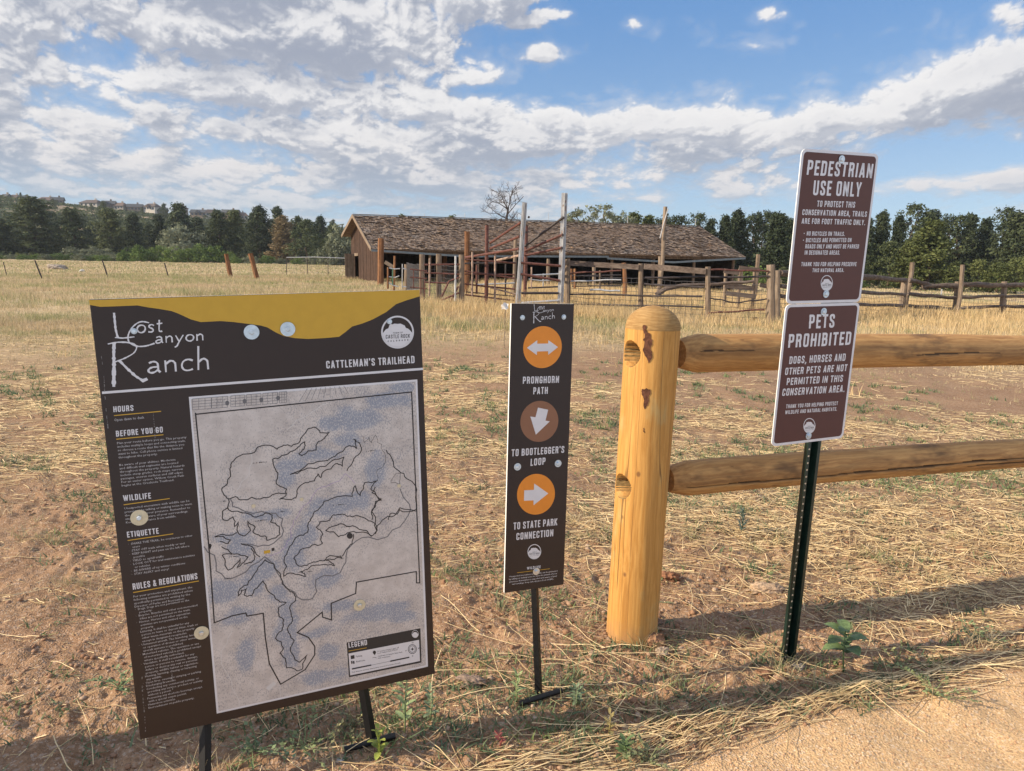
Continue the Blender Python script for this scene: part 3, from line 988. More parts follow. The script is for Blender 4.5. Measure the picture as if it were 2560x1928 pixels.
    cc = T.mix(T.m('MULTIPLY', spot, 0.60), basec, T.mix(T.ss(v_, 0.45, 0.85), (0.20, 0.195, 0.21), (0.17, 0.20, 0.27)))
    cc = T.mix(T.m('MULTIPLY', hot, 0.45), cc, (0.60, 0.57, 0.55))
    T.put(b.inputs['Base Color'], cc)
    b.inputs['Roughness'].default_value = 0.35
    mp = raw_mesh('map_print', V, F, m, t, attrs={'veg': np.clip(veg - open_ * 0.9 + 0.36, 0, 1).ravel()})
    # boundary, trails and roads
    ln, rd, tk, ck = Sheet(muv), Sheet(muv), Sheet(muv), Sheet(muv)
    z1 = lambda P: [Z1(*p) for p in P]
    z2 = lambda P: [Z2(*p) for p in P]
    w = 3 * L
    ln.line(z1([(705, 825), (2036, 690)]) + [Z2(1945, 590), Z2(1926, 590), Z2(1925, 525), Z2(1583, 585), Z2(1578, 650), Z2(1438, 706), Z2(1441, 801), Z2(1390, 785), Z2(1387, 756), Z2(1244, 873), Z2(1308, 900), Z2(1345, 952), Z2(1345, 1000), Z2(1290, 1085), Z2(1150, 1168), Z2(1085, 1050), Z2(1062, 900), Z2(1050, 762), Z2(957, 778), Z2(950, 760), Z2(870, 777), Z2(770, 816), Z2(738, 380), Z1(708, 815)], 0.0034, w)
    TR = [z1([(870, 1285), (905, 1250), (920, 1160), (945, 1110), (1000, 1070), (1070, 1060), (1110, 1020), (1210, 1040), (1250, 1015), (1300, 1022), (1345, 1000), (1375, 950), (1400, 915), (1440, 905), (1475, 940), (1530, 937), (1500, 975), (1465, 992), (1450, 1045), (1400, 1050), (1362, 1080), (1345, 1065), (1375, 1040), (1380, 995), (1350, 1020), (1310, 1050), (1240, 1078), (1185, 1100), (1190, 1140), (1215, 1185), (1205, 1250), (1240, 1272), (1270, 1285), (1265, 1310), (1180, 1320), (1110, 1345), (1000, 1350), (955, 1330), (915, 1345), (880, 1310), (870, 1285)]),
          z1([(1225, 1347), (1265, 1325), (1270, 1310)]),
          z1([(1290, 1195), (1400, 1130), (1520, 1110), (1580, 1070), (1630, 1030), (1680, 1022), (1700, 1035), (1695, 985), (1680, 980), (1715, 1000), (1728, 1030), (1715, 1070), (1690, 1090), (1670, 1130), (1640, 1175)]),
          z1([(1290, 1195), (1380, 1165), (1450, 1160), (1550, 1110), (1620, 1090), (1612, 1145), (1580, 1128), (1540, 1162), (1500, 1175), (1480, 1215), (1462, 1193), (1440, 1235), (1385, 1245), (1340, 1280), (1325, 1340), (1300, 1350), (1225, 1347)]),
          z1([(1880, 1045), (1920, 1110), (1928, 1150), (1990, 1190), (2040, 1240), (2065, 1310), (2066, 1410), (1960, 1410), (1950, 1440), (1905, 1438), (1895, 1475)]),
          z1([(1820, 1240), (1787, 1285), (1810, 1300), (1852, 1355), (1815, 1362), (1790, 1430), (1795, 1475)]),
          z1([(1828, 1235), (1750, 1245), (1738, 1290), (1722, 1325), (1690, 1265), (1672, 1330), (1580, 1332), (1500, 1360), (1440, 1425), (1412, 1475)]),
          z2([(1322, 229), (1303, 300), (1250, 320), (1200, 380), (1170, 440), (1166, 550), (1185, 535), (1250, 540), (1290, 552), (1285, 535), (1250, 528), (1300, 512), (1330, 490), (1420, 487), (1457, 490), (1440, 475), (1400, 458), (1440, 456), (1500, 450), (1492, 435), (1430, 432), (1400, 462), (1350, 470), (1300, 490), (1240, 482), (1224, 450), (1260, 400), (1330, 372), (1388, 362), (1380, 330), (1390, 310), (1353, 270), (1372, 240), (1430, 230), (1450, 200), (1500, 195), (1560, 212), (1622, 215), (1650, 235), (1690, 250), (1700, 290), (1672, 320), (1640, 290), (1560, 262), (1490, 250), (1407, 290), (1480, 325), (1530, 303), (1600, 300), (1668, 325)]),
          z2([(1565, 310), (1557, 365), (1522, 400), (1500, 437)]),
          z2([(1690, 310), (1730, 230), (1800, 205), (1830, 160), (1922, 180)]),
          z2([(1690, 40), (1672, 75), (1725, 110), (1700, 125), (1668, 180), (1692, 225), (1698, 290)]),
          z2([(850, 110), (850, 170), (870, 180), (930, 188), (990, 210), (1060, 190), (1100, 200), (1090, 240), (1140, 265), (1145, 310), (1120, 332), (1070, 345), (1060, 320), (1010, 310), (990, 290), (1003, 270), (960, 235), (975, 290), (940, 320), (905, 300), (905, 240), (885, 265), (875, 210), (840, 232), (818, 225), (815, 180), (845, 160)]),
          z2([(770, 325), (860, 315), (900, 300)]), z2([(770, 325), (860, 342), (850, 362), (800, 350)]),
          z2([(810, 380), (850, 400), (870, 422), (920, 430), (962, 440), (940, 470), (900, 500), (918, 450), (850, 515), (830, 480), (815, 430), (870, 425)]),
          z2([(980, 390), (1002, 440), (985, 470), (940, 482)]), z2([(920, 362), (960, 372), (1000, 405), (1030, 440)]),
          z2([(1060, 455), (1020, 500), (985, 560), (960, 600), (918, 620), (905, 665), (925, 630), (955, 620), (940, 655), (962, 665), (985, 660), (1000, 625), (1048, 577), (1065, 612), (1120, 680), (1180, 700), (1135, 732), (1140, 780), (1167, 800), (1157, 862), (1120, 905), (1165, 960), (1147, 990), (1177, 1020), (1185, 1075), (1245, 1092), (1275, 1080), (1282, 1040), (1302, 1000), (1260, 1042), (1232, 1030), (1205, 970), (1227, 920), (1202, 880), (1190, 845), (1217, 790), (1200, 732), (1235, 690), (1227, 650), (1185, 620), (1150, 560), (1110, 480), (1060, 455)])]
    for q in TR: ln.line(q, 0.0026, w, frac=2)
    for q in (z1([(1738, 958), (1745, 1000), (1775, 965), (1790, 1000), (1815, 957), (1828, 1000), (1850, 1010), (1870, 1060), (1865, 1138), (1825, 1168), (1828, 1235)]),
              z1([(1910, 1250), (1940, 1190), (1968, 1190), (1965, 1255), (1910, 1250)])):
        ln.line(q, 0.0010, w, frac=2)
    for q in (z2([(862, 112), (872, 150), (940, 178), (1040, 180), (1120, 190), (1160, 222), (1165, 290), (1130, 342), (1080, 375), (1020, 380), (930, 365)]),
              z2([(710, 380), (770, 430), (780, 520), (830, 560), (900, 550), (980, 490), (1060, 437)]),
              z2([(1060, 440), (1110, 480), (1150, 560), (1230, 642), (1270, 685), (1330, 680), (1355, 640), (1350, 572), (1400, 545), (1490, 530), (1522, 470), (1530, 400), (1580, 350), (1650, 327), (1760, 325), (1830, 270), (1880, 200), (1885, 140), (1830, 50)])):
        rd.line(q, 0.0030, w - L * 0.6, frac=1)
    for q in (z2([(875, 842), (822, 960), (812, 1050), (870, 1150), (916, 1300)]), z2([(1145, 1170), (1148, 1240)]), z1([(1040, 1190), (1045, 1050), (1120, 1000)]), z1([(1040, 1190), (960, 1300)]), z1([(1270, 920), (1400, 830), (1520, 760)])):
        tk.line(q, 0.0014, w - L * 0.6, frac=2)
    tk.px([Z2(1065, 1190), Z2(1110, 1153), Z2(1126, 1165), Z2(1082, 1205)], w)
    ck.line(z1([(1320, 1475), (1370, 1390), (1440, 1310), (1540, 1255), (1630, 1190)]), 0.0009, w, frac=2)
    ck.line(z1([(1630, 1190), (1690, 1250)]), 0.0009, w, frac=1)
    ck.line(z2([(1222, 229), (1212, 320), (1170, 390), (1110, 425), (1060, 430)]), 0.0009, w, frac=2)
    # plots of the housing estate along the top edge
    for (x0, x1) in ((690, 805), (808, 905), (925, 1010), (1022, 1110), (1122, 1212), (1224, 1268)):
        for k in range(5):
            y0 = 730 - (x0 - 690) * 0.078 + k * 17.0
            rd.line(z1([(x0, y0), (x1, y0 - (x1 - x0) * 0.078)]), 0.0011, w)
        for k in range(4):
            xx = x0 + (x1 - x0) * k / 3.0
            y0 = 730 - (xx - 690) * 0.078
            rd.line(z1([(xx, y0), (xx, y0 + 68)]), 0.0010, w)
    for k in range(9):
        rd.line(z1([(1395 + k * 28, 668 - k * 2), (1345 + k * 38, 750 - k * 6)]), 0.0010, w)
    for k in range(34):
        rd.line(z1([(692 + k * 1.6, 830 + k * 19), (706 + k * 1.6, 829 + k * 19)]), 0.0006, w)
    for x, y in ((1010, 745), (1113, 737), (1216, 726), (903, 756)): rd.disc(Z1(x, y), 5, 6, w, 16)
    # place marks and distances in tiny print
    mk = Sheet(muv)
    for txt, p, q in (('1.1 Miles', Z2(1445, 150), Z2(1520, 141)), ('1.4 Miles', Z2(1000, 240), Z2(1070, 229)), ('0.8 Miles', Z2(850, 445), Z2(915, 436)), ('1.5 Miles', Z2(1495, 275), Z2(1560, 266)),
                      ('0.4 Miles', Z2(1135, 187), Z2(1172, 181)), ('0.1 Mile', Z2(800, 128), Z2(838, 122)), ('0.3 Miles', Z1(1755, 1060), Z1(1815, 1050)), ('0.2 Miles', Z2(1290, 530), Z2(1330, 524)), ('0.5 Miles', Z2(1170, 460), Z2(1120, 452)[:2] if False else Z2(1135, 465)), ('0.6 Miles', Z2(940, 482), Z2(985, 475)), ('0.4 Miles', Z2(825, 570), Z2(862, 565)), ('0.3 Miles', Z1(1060, 1130), Z1(1150, 1120))):
        if muv(*q)[0] > muv(*p)[0]: mk.type(txt, p, 0.0052, w, br=q)
    mk.disc(Z2(1544, 320), 7.5, 7.5, w, 20)
    mk.disc(Z2(744, 374), 4.5, 4.5, w, 16); mk.px([Z2(735, 380), Z2(753, 377), Z2(746, 396)], w)
    mk.px([Z2(1096, 390), Z2(1113, 387), Z2(1114, 404), Z2(1097, 407)], w)
    # legend
    mk.px([Z2(1527, 930), Z2(1949, 849), Z2(1956, 1045), Z2(1541, 1129)], w)
    mk.build('map_marks', M_print, t)
    lg, lw, l3 = Sheet(muv), Sheet(muv), Sheet(muv)
    lg.px([Z2(1538, 993), Z2(1941, 915), Z2(1947, 1036), Z2(1548, 1118)], w + L)
    lg.build('legend_box', M_white, t)
    lw.caps('LEGEND', Z2(1539, 961), Z2(1645, 943), Z2(1536, 931), w + L)
    emblem(lw, l3, Z2(1919, 882), 8.5, 9.5, w + L, False)
    lw.build('legend_title', M_white, t)
    yl2 = Sheet(muv); yl2.line([Z2(1538, 979), Z2(1642, 960)], 0.0016, w + L); yl2.px([Z2(1052, 405), Z2(1088, 399), Z2(1090, 416), Z2(1054, 423)], w); yl2.build('legend_rule', M_yellow, t)
    l3.px([Z2(1550, 1005), Z2(1571, 1001), Z2(1573, 1021), Z2(1552, 1025)], w + 2 * L)
    l3.type('Parking', Z2(1580, 1015), 0.0075, w + 2 * L, br=Z2(1616, 1008))
    l3.type('Restrooms', Z2(1582, 1044), 0.0075, w + 2 * L, br=Z2(1632, 1034))
    for dx in (0, 11): l3.px([Z2(1552 + dx, 1036), Z2(1560 + dx, 1034), Z2(1562 + dx, 1050), Z2(1554 + dx, 1052)], w + 2 * L)
    l3.disc(Z2(1686, 986), 4.2, 4.2, w + 2 * L, 16); l3.px([Z2(1677, 990), Z2(1695, 987), Z2(1688, 1003)], w + 2 * L)
    for k, (tx, xe) in enumerate((('Property entrance gate off', 1826), ('Lost Canyon Ranch Road', 1818))): l3.type(tx, Z2(1704, 985 + k * 11), 0.0062, w + 2 * L, br=Z2(xe, 962 + k * 11))
    for k, (tx, xe) in enumerate((('Castlewood Canyon State Park', 1846), ('trail connection', 1776))): l3.type(tx, Z2(1706, 1012 + k * 11), 0.0062, w + 2 * L, br=Z2(xe, 988 + k * 11 + (13 if k else 0)))
    l3.line([Z2(1675, 1018), Z2(1685, 1014), Z2(1698, 1018)], 0.0012, w + 2 * L)
    l3.px([Z2(1557, 1077), Z2(1668, 1055), Z2(1669, 1062), Z2(1558, 1085)], w + 2 * L); l3.line([Z2(1668, 1059), Z2(1776, 1037)], 0.0008, w + 2 * L)
    l3.px([Z2(1776, 1033), Z2(1885, 1011), Z2(1886, 1018), Z2(1777, 1041)], w + 2 * L)
    l3.type('Trail distances between intersections measured in tenths of a mile', Z2(1556, 1104), 0.0055, w + 2 * L, br=Z2(1835, 1049))
    cc_ = Z2(1903, 968)
    l3.disc(cc_, 11, 12, w + 2 * L, 28, inner=0.88); l3.disc(cc_, 8, 8.7, w + 2 * L, 24, inner=0.88)
    for k in range(8):
        a = math.pi / 4 * k; r_ = 6 if k % 2 == 0 else 3.5
        l3.px([(cc_[0] + r_ * math.cos(a), cc_[1] + r_ * math.sin(a)), (cc_[0] + 1.3 * math.cos(a + .8), cc_[1] + 1.3 * math.sin(a + .8)), cc_, (cc_[0] + 1.3 * math.cos(a - .8), cc_[1] + 1.3 * math.sin(a - .8))], w + 2 * L)
    for ch, dx, dy in (('N', -1.5, -14), ('S', -1.5, 19), ('E', 14, 0), ('W', -18, 6)):
        l3.type(ch, (cc_[0] + dx, cc_[1] + dy), 0.006, w + 2 * L, br=(cc_[0] + dx + 4, cc_[1] + dy - 0.8))
    l3.build('legend_print', M_print, t)
    ln.build('trail_lines', M_line, t); rd.build('road_lines', M_road, t); tk.build('pale_tracks', M_track, t); ck.build('creek_line', M_creek, t)
    ew, ed = Sheet(muv), Sheet(muv)
    emblem(ew, ed, Z1(1949, 322), 41, 41, L)
    ew.build('town_emblem', M_white, t); ed.build('emblem_print', M_print, t)
    # scuffs left by tape
    sc_ = Sheet(muv)
    for pts in ([Z1(448, 815), Z1(452, 850), Z1(456, 905), Z1(462, 985)], [Z2(530, 965), Z2(527, 1080), Z2(532, 1180), Z2(533, 1290)], [Z2(356, 1110), Z2(360, 1220), Z2(372, 1340), Z2(378, 1440)], [Z1(128, 450), Z1(145, 590), Z1(150, 700), Z1(170, 900)]):
        P = [np.array(muv(*p)) for p in pts]
        for a, b in zip(P, P[1:]):
            for k in range(7):
                if random.random() < 0.75:
                    q = a + (b - a) * (k + random.random()) / 7
                    d = (b - a) / 7 * random.uniform(.4, 1.0)
                    sc_.quads(strip([q, q + d * .5 + np.array([random.uniform(-.0006, .0006), 0]), q + d], random.uniform(.0006, .0022), wob=.5), L * 2.5)
    sc_.build('tape_scuffs', plain('scuff', (0.22, 0.20, 0.19), 0.7), t)
    wsh = [(Z1(1052, 320), 0.0192, M_zinc), (Z1(1274, 302), 0.0190, M_zinc), (Z2(340, 213), 0.0205, M_cream), (Z2(697, 872), 0.0185, M_cream), (Z2(1600, 715), 0.0170, M_cream)]
    for p, r_, mm in wsh: bolt(muv(*p), t, r_, mm, w=4 * L)
    for p in (Z1(330, 313), Z1(1899, 257)): bolt(muv(*p), t, head=0.0058, w=4 * L)
    for p in (Z2(993, 148), Z2(1268, 110), Z2(1825, 33)):
        x, y = muv(*p); MB().tube([(x, -y, 4 * L), (x, -y, 4 * L + .0015)], 0.0050, 16).build('rivet', M_cream, t)
    # stakes behind the panel and their foot bars
    Mi = MAPM.inverted()
    for ptop, pfoot in (((905, 1715), (932, 1862)), ((508, 1815), (512, 2010))):
        uu = muv(*ptop)[0]
        top = MAPM @ Vector((uu, -0.12, -0.024)); mid = MAPM @ Vector((uu + 0.006, -MH, -0.024))
        foot = hit(*pfoot)
        foot = mid + (foot - mid) * 1.06
        MB().tube([Mi @ top, Mi @ mid, Mi @ foot], 0.0155, 4).build('stake', M_black, t)
        ax = (MAPM.to_3x3() @ Vector((1, 0, 0))); ax.z = 0; ax.normalize()
        fc = hit(*pfoot) + Vector((0, -0.020, 0.018))
        MB().tube([Mi @ (fc - ax * 0.080), Mi @ (fc + ax * 0.072 + Vector((0, 0, 0.010)))], 0.0095, 14).build('foot_bar', M_black, t)
    return t


def nav_sign():
    Wd, Ht = 0.2095, 0.930
    M, uv = sign_frame([(1271, 757), (1428, 762), (1415, 1462), (1268, 1480)], Wd, Ht)
    ZN = lambda x, y: (1200 + x / 3.332, 740 + y / 3.332)
    ZM = lambda x, y: (1040 + x / 2.192, 740 + y / 2.192)
    ZL = lambda x, y: (1200 + x / 2.776, 1240 + y / 2.776)
    t = thing('direction_sign', 'narrow dark brown trail direction sign with orange arrow discs on a black stake', 'sign')
    t.matrix_world = M
    plate(Wd, Ht, 0.008, 0.0005, M_dark, M_edge, 'panel', t)
    L = 3e-4
    o, b_, wl, dk = Sheet(uv), Sheet(uv), Sheet(uv), Sheet(uv)
    o.disc(ZN(503, 427), 48.3, 52.5, L); o.build('arrow_disc', M_orange, t)
    o = Sheet(uv); o.disc(ZM(662, 1086), 47.4, 50.8, L); o.build('arrow_disc', M_orange, t)
    b_.disc(ZN(489, 1045), 47.5, 51.2, L); b_.build('arrow_disc', M_tan, t)
    for name_, pts in (('arrow', [ZN(*p) for p in [(373, 430), (458, 368), (458, 398), (550, 398), (550, 370), (632, 430), (552, 492), (550, 462), (458, 462), (456, 492)]]),
                       ('arrow', [ZN(*p) for p in [(475, 930), (560, 950), (540, 1040), (576, 1047), (462, 1155), (413, 1003), (456, 1010)]]),
                       ('arrow', [ZM(*p) for p in [(597, 1063), (650, 1062), (651, 1027), (729, 1083), (650, 1146), (649, 1119), (597, 1120)]])):
        a_ = Sheet(uv); a_.px(pts, 2 * L); a_.build(name_, M_white, t)
    for s_, bl, br, tl in (('PRONGHORN', ZN(344, 729), ZN(646, 727), ZN(345, 671)), ('PATH', ZN(433, 819), ZN(554, 817), ZN(434, 761)),
                           ("TO BOOTLEGGER'S", ZN(263, 1332), ZN(701, 1311), ZN(264, 1274)), ('LOOP', ZN(422, 1414), ZN(546, 1405), ZN(424, 1356)),
                           ('TO STATE PARK', ZL(243, 230), ZL(546, 205), ZL(243, 181)), ('CONNECTION', ZL(264, 302), ZL(520, 280), ZL(264, 254)), ('WILDLIFE', ZL(342, 507), ZL(437, 499), ZL(342, 489))):
        wl.caps(s_, bl, br, tl, L)
    logo(wl, lambda x, y: ZN(415 + x * 0.185, 68 + y * 0.226), L)
    for k, (s_, x0, y0, x1, y1) in enumerate((('Unexpected encounters with wildlife can be prevented', 220, 559, 553, 525), ('by talking or making noise to warn the animals of your', 218, 577, 553, 542), ('presence. Remember to stay alert and aware of your', 222, 595, 552, 560), ('surroundings. Keep safe distance from wildlife.', 240, 611, 528, 580))):
        wl.type(s_, ZL(x0, y0), 0.0068, L, br=ZL(x1, y1))
    emblem(wl, dk, ZL(391, 385), 17, 18.7, L)
    wl.build('lettering', M_white, t); dk.build('emblem_print', M_print, t)
    y_ = Sheet(uv); y_.line([ZL(275, 528), ZL(501, 505)], 0.0016, L); y_.build('rule_line', M_yellow, t)
    for p in (ZN(330, 177), ZN(675, 180)): bolt(uv(*p), t, head=0.0062)
    for p in (ZN(313, 1418), ZN(650, 1398)): bolt(uv(*p), t, 0.0118, M_zinc, head=0.0065)
    bolt(uv(*ZL(406, 520)), t, 0.0118, M_zinc, head=0.0065)
    Mi = M.inverted()
    u = uv(1349, 1466)[0]
    top = M @ Vector((u, -0.05, -0.019)); mid = M @ Vector((u, -Ht, -0.019))
    foot = hit(1347, 1745)
    MB().tube([Mi @ top, Mi @ mid, Mi @ (mid + (foot - mid) * 1.06)], 0.0135, 4).build('stake', M_black, t)
    fc = foot + Vector((0, -0.02, 0.024))
    ax = (M.to_3x3() @ Vector((1, 0, 0))); ax.z = 0; ax.normalize(); ay = Vector((-ax.y, ax.x, 0))
    MB().tube([Mi @ (fc - ax * 0.080 - ay * 0.022), Mi @ (fc + ax * 0.075 - ay * 0.018 + Vector((0, 0, .012)))], 0.0095, 14).build('foot_bar', M_black, t)
    return t


def ped_signs():
    Wd, Ht = 0.320, 0.481
    ZP = lambda x, y: (1880 + x / 4.165, 360 + y / 4.165)
    ZQ = lambda x, y: (1880 + x / 4.165, 740 + y / 4.165)
    # both plates share one plane; solve it once for the pair
    full = [(1999, 378), (2195, 395), (2113, 1089), (1930, 1108)]
    M, uv = sign_frame(full, Wd, Ht * 2 + 0.002)
    P = thing('sign_post', 'dark green perforated steel post carrying two brown notice plates', 'post')
    S1 = thing('notice_sign', 'red-brown PEDESTRIAN USE ONLY plate, the upper one on the green steel post', 'sign')
    S2 = thing('notice_sign', 'red-brown PETS PROHIBITED plate, the lower one on the green steel post', 'sign')
    L = 3e-4
    for S, off, Z, lines, em, bl_, cor in (
        (S1, 0.0, ZP, [('PEDESTRIAN', (543, 345), (1238, 391), (560, 196)), ('USE ONLY', (612, 553), (1118, 579), (625, 404)), ('TO PROTECT THIS', (658, 672), (1060, 691), (664, 611)),
            ('CONSERVATION AREA, TRAILS', (503, 751), (1186, 786), (509, 696)), ('ARE FOR FOOT TRAFFIC ONLY.', (498, 840), (1170, 871), (503, 786)),
            ('NO BICYCLES ON TRAILS.', (553, 962), (955, 976), (557, 920)), ('BICYCLES ARE PERMITTED ON', (546, 1030), (1026, 1040), (550, 988)), ('ROADS ONLY AND MUST BE PARKED', (540, 1092), (1105, 1107), (545, 1050)), ('IN DESIGNATED AREAS.', (534, 1155), (906, 1165), (538, 1112)),
            ('THANK YOU FOR HELPING PRESERVE', (500, 1270), (1081, 1285), (505, 1229)), ('THIS NATURAL AREA.', (618, 1334), (952, 1341), (622, 1296))], (772, 1448), ((911, 195), (762, 1557)), [(1999, 378), (2195, 395), (2151, 756), (1964, 755)]),
        (S2, Ht + 0.002, ZQ, [('PETS', (592, 327), (862, 325), (600, 189)), ('PROHIBITED', (373, 517), (1033, 503), (385, 381)), ('DOGS, HORSES AND', (388, 683), (981, 665), (395, 608)), ('OTHER PETS ARE NOT', (343, 795), (998, 770), (352, 724)),
            ('PERMITTED IN THIS', (362, 900), (956, 877), (370, 829)), ('CONSERVATION AREA.', (315, 1010), (976, 982), (325, 937)), ('THANK YOU FOR HELPING PROTECT', (360, 1139), (908, 1115), (364, 1100)), ('WILDLIFE AND NATURAL HABITATS.', (350, 1199), (900, 1172), (355, 1161))], (612, 1323), ((745, 160), (601, 1425)), [(1964, 758), (2151, 760), (2113, 1089), (1930, 1108)])):
        Ms = M @ Matrix.Translation((0, -off, 0.0))
        S.matrix_world = Ms
        Hm = homography(cor, [(0, 0), (Wd, 0), (Wd, Ht), (0, Ht)])
        def u2(x, y, Hm=Hm):
            p = Hm @ np.array([x, y, 1.0]); return (p[0] / p[2], p[1] / p[2])
        plate(Wd, Ht, 0.003, 0.018, M_white, M_edge, 'panel', S)
        f_ = Sheet(u2); pts = []
        i_, r_ = 0.009, 0.013
        for cx, cy, a0 in ((Wd - i_ - r_, i_ + r_, -90), (Wd - i_ - r_, Ht - i_ - r_, 0), (i_ + r_, Ht - i_ - r_, 90), (i_ + r_, i_ + r_, 180)):
            for k in range(6):
                a = R(a0 + 18 * k); pts.append((cx + r_ * math.cos(a), cy + r_ * math.sin(a)))
        f_.poly(pts, L); f_.build('brown_face', M_brown, S)
        w_, d_ = Sheet(u2), Sheet(u2)
        for s_, a, b, c in lines: w_.caps(s_, Z(*a), Z(*b), Z(*c), 2 * L, gap=0.16)
        if S is S1:
            for p in ((529, 940), (522, 1008)): w_.disc(Z(*p), 1.3, 1.3, 2 * L, 12)
        emblem(w_, d_, Z(*em), 15.2, 19.2, 2 * L)
        w_.build('lettering', M_white, S); d_.build('emblem_print', M_print, S)
        for p in bl_: bolt(u2(*Z(*p)), S, 0.0125, M_zinc, head=0.0075, w=3 * L)
    # U-channel post behind the plates
    P.matrix_world = M
    foot_px = hit(1963, 1652)
    Mi = M.inverted()
    uc = uv(2044, 1100)[0]
    bot = M @ Vector((uc, -(2 * Ht + 0.002), -0.03))
    d = (M.to_3x3() @ Vector((0, -1, 0)))
    k = (bot.z - float(terrain(bot.x, bot.y))) / -d.z
    Lh = 2 * Ht + 0.002 + k + 0.05
    prof = [(-0.029, 0.006), (-0.016, 0.006), (-0.011, -0.022), (0.011, -0.022), (0.016, 0.006), (0.029, 0.006), (0.029, 0.003), (0.0185, 0.003), (0.0135, -0.0255), (-0.0135, -0.0255), (-0.0185, 0.003), (-0.029, 0.003)]
    prof = [(a, b - 0.0105) for a, b in prof]
    V = [(uc + a, -y, b) for y in (0.03, Lh) for a, b in prof]
    n = len(prof)
    F = [tuple(range(n)), tuple(range(n, 2 * n))[::-1]] + [(i, (i + 1) % n, n + (i + 1) % n, n + i) for i in range(n)]
    pb = MB().add(V, F).build('channel', M_green, P)
    bm = bmesh.new(); bm.from_mesh(pb.data); bmesh.ops.recalc_face_normals(bm, faces=bm.faces); bm.to_mesh(pb.data); bm.free()
    hb = MB()
    y = 2 * Ht + 0.03
    while y < Lh - 0.06:
        hb.tube([(uc - 0.0225, -y, -0.0046), (uc - 0.0225, -y, -0.0036)], 0.0034, 10)
        y += 0.0254
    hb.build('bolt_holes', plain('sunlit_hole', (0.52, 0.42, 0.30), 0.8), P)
    return P


map_sign(); nav_sign(); ped_signs()

# ------------------------------------------------------------------ new post and rail fence by the path
def wood_yellow(name, hue=0):
    m, T, b = new_mat(name)
    co = obj_co(T)
    p = T.vm('ADD', T.vm('MULTIPLY', co, (1, 1, 0.045)), T.scale(T.noise(T.vm('MULTIPLY', co, (1, 1, .3)), 7.0, 2, col=True), 0.035))
    g, g2 = T.noise(p, 95.0, 6, 0.65), T.noise(p, 26.0, 4, 0.6)
    big = T.noise(T.vm('MULTIPLY', co, (1, 1, .4)), 9.0, 4, 0.6)
    c = T.mix(T.ss(g, 0.3, 0.72), (0.43, 0.205, 0.047), (0.60, 0.325, 0.095))
    c = T.mix(T.ss(g2, 0.32, 0.50, 0.80, 0.0), c, (0.36, 0.165, 0.038))
    c = T.mix(T.ss(big, 0.55, 0.74, 0.0, 0.55), c, (0.45, 0.40, 0.20))       # greenish preservative bloom
    c = T.mix(T.ss(T.noise(T.vm('MULTIPLY', co, (1, 1, .35)), 24.0, 5, 0.7), 0.64, 0.78, 0.0, 0.55), c, (0.30, 0.14, 0.04))
    knot = T.voro(T.vm('MULTIPLY', co, (1, 1, .75)), 7.0)
    c = T.mix(T.ss(knot, 0.03, 0.075, 0.8, 0.0), c, (0.17, 0.075, 0.03))
    crk = T.noise(T.vm('ADD', T.vm('MULTIPLY', co, (1, 1, 0.02)), (3.1, 1.7, 0)), 27.0, 1, 0.3)
    crack = T.ss(T.m('ABSOLUTE', T.m('SUBTRACT', crk, 0.5)), 0.0, 0.008, 1.0, 0.0)
    c = T.mix(T.m('MULTIPLY', crack, 0.75), c, (0.09, 0.045, 0.018))
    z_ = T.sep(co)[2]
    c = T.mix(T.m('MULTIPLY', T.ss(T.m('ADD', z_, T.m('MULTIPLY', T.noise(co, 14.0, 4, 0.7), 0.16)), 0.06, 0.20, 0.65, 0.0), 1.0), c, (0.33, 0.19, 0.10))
    T.put(b.inputs['Base Color'], c)
    b.inputs['Roughness'].default_value = 0.70
    bump(T, b, T.m('SUBTRACT', T.m('ADD', T.m('MULTIPLY', g, 0.25), T.m('MULTIPLY', g2, 0.5)), T.m('MULTIPLY', crack, 0.9)), 0.55, 0.004)
    return m


def rail_wood():
    m, T, b = new_mat('rail_wood')
    co = obj_co(T)
    p = T.vm('ADD', T.vm('MULTIPLY', co, (0.03, 1, 1)), T.scale(T.noise(T.vm('MULTIPLY', co, (.5, 1, 1)), 6.0, 3, col=True), 0.05))
    g, g2 = T.noise(p, 70.0, 6, 0.65), T.noise(p, 15.0, 5, 0.6)
    c = T.mix(T.ss(g, 0.3, 0.72), (0.36, 0.175, 0.058), (0.58, 0.325, 0.118))
    c = T.mix(T.ss(g2, 0.50, 0.70, 0.0, 0.62), c, (0.13, 0.062, 0.026))
    spots = T.noise(T.vm('MULTIPLY', co, (.25, 1, 1)), 28.0, 3, 0.6)
    c = T.mix(T.ss(spots, 0.66, 0.74, 0.0, 0.7), c, (0.13, 0.06, 0.025))
    c = T.mix(T.ss(T.noise(T.vm('MULTIPLY', co, (.35, 1, 1)), 7.0, 4, 0.7), 0.55, 0.72, 0.0, 0.75), c, (0.10, 0.055, 0.028))
    c = T.mix(T.m('MULTIPLY', attr(T, 'crack'), 0.9), c, (0.03, 0.015, 0.008))
    T.put(b.inputs['Base Color'], c)
    b.inputs['Roughness'].default_value = 0.7
    bump(T, b, T.m('ADD', T.m('MULTIPLY', g, 0.4), T.m('MULTIPLY', g2, 0.8)), 0.6, 0.005)
    return m


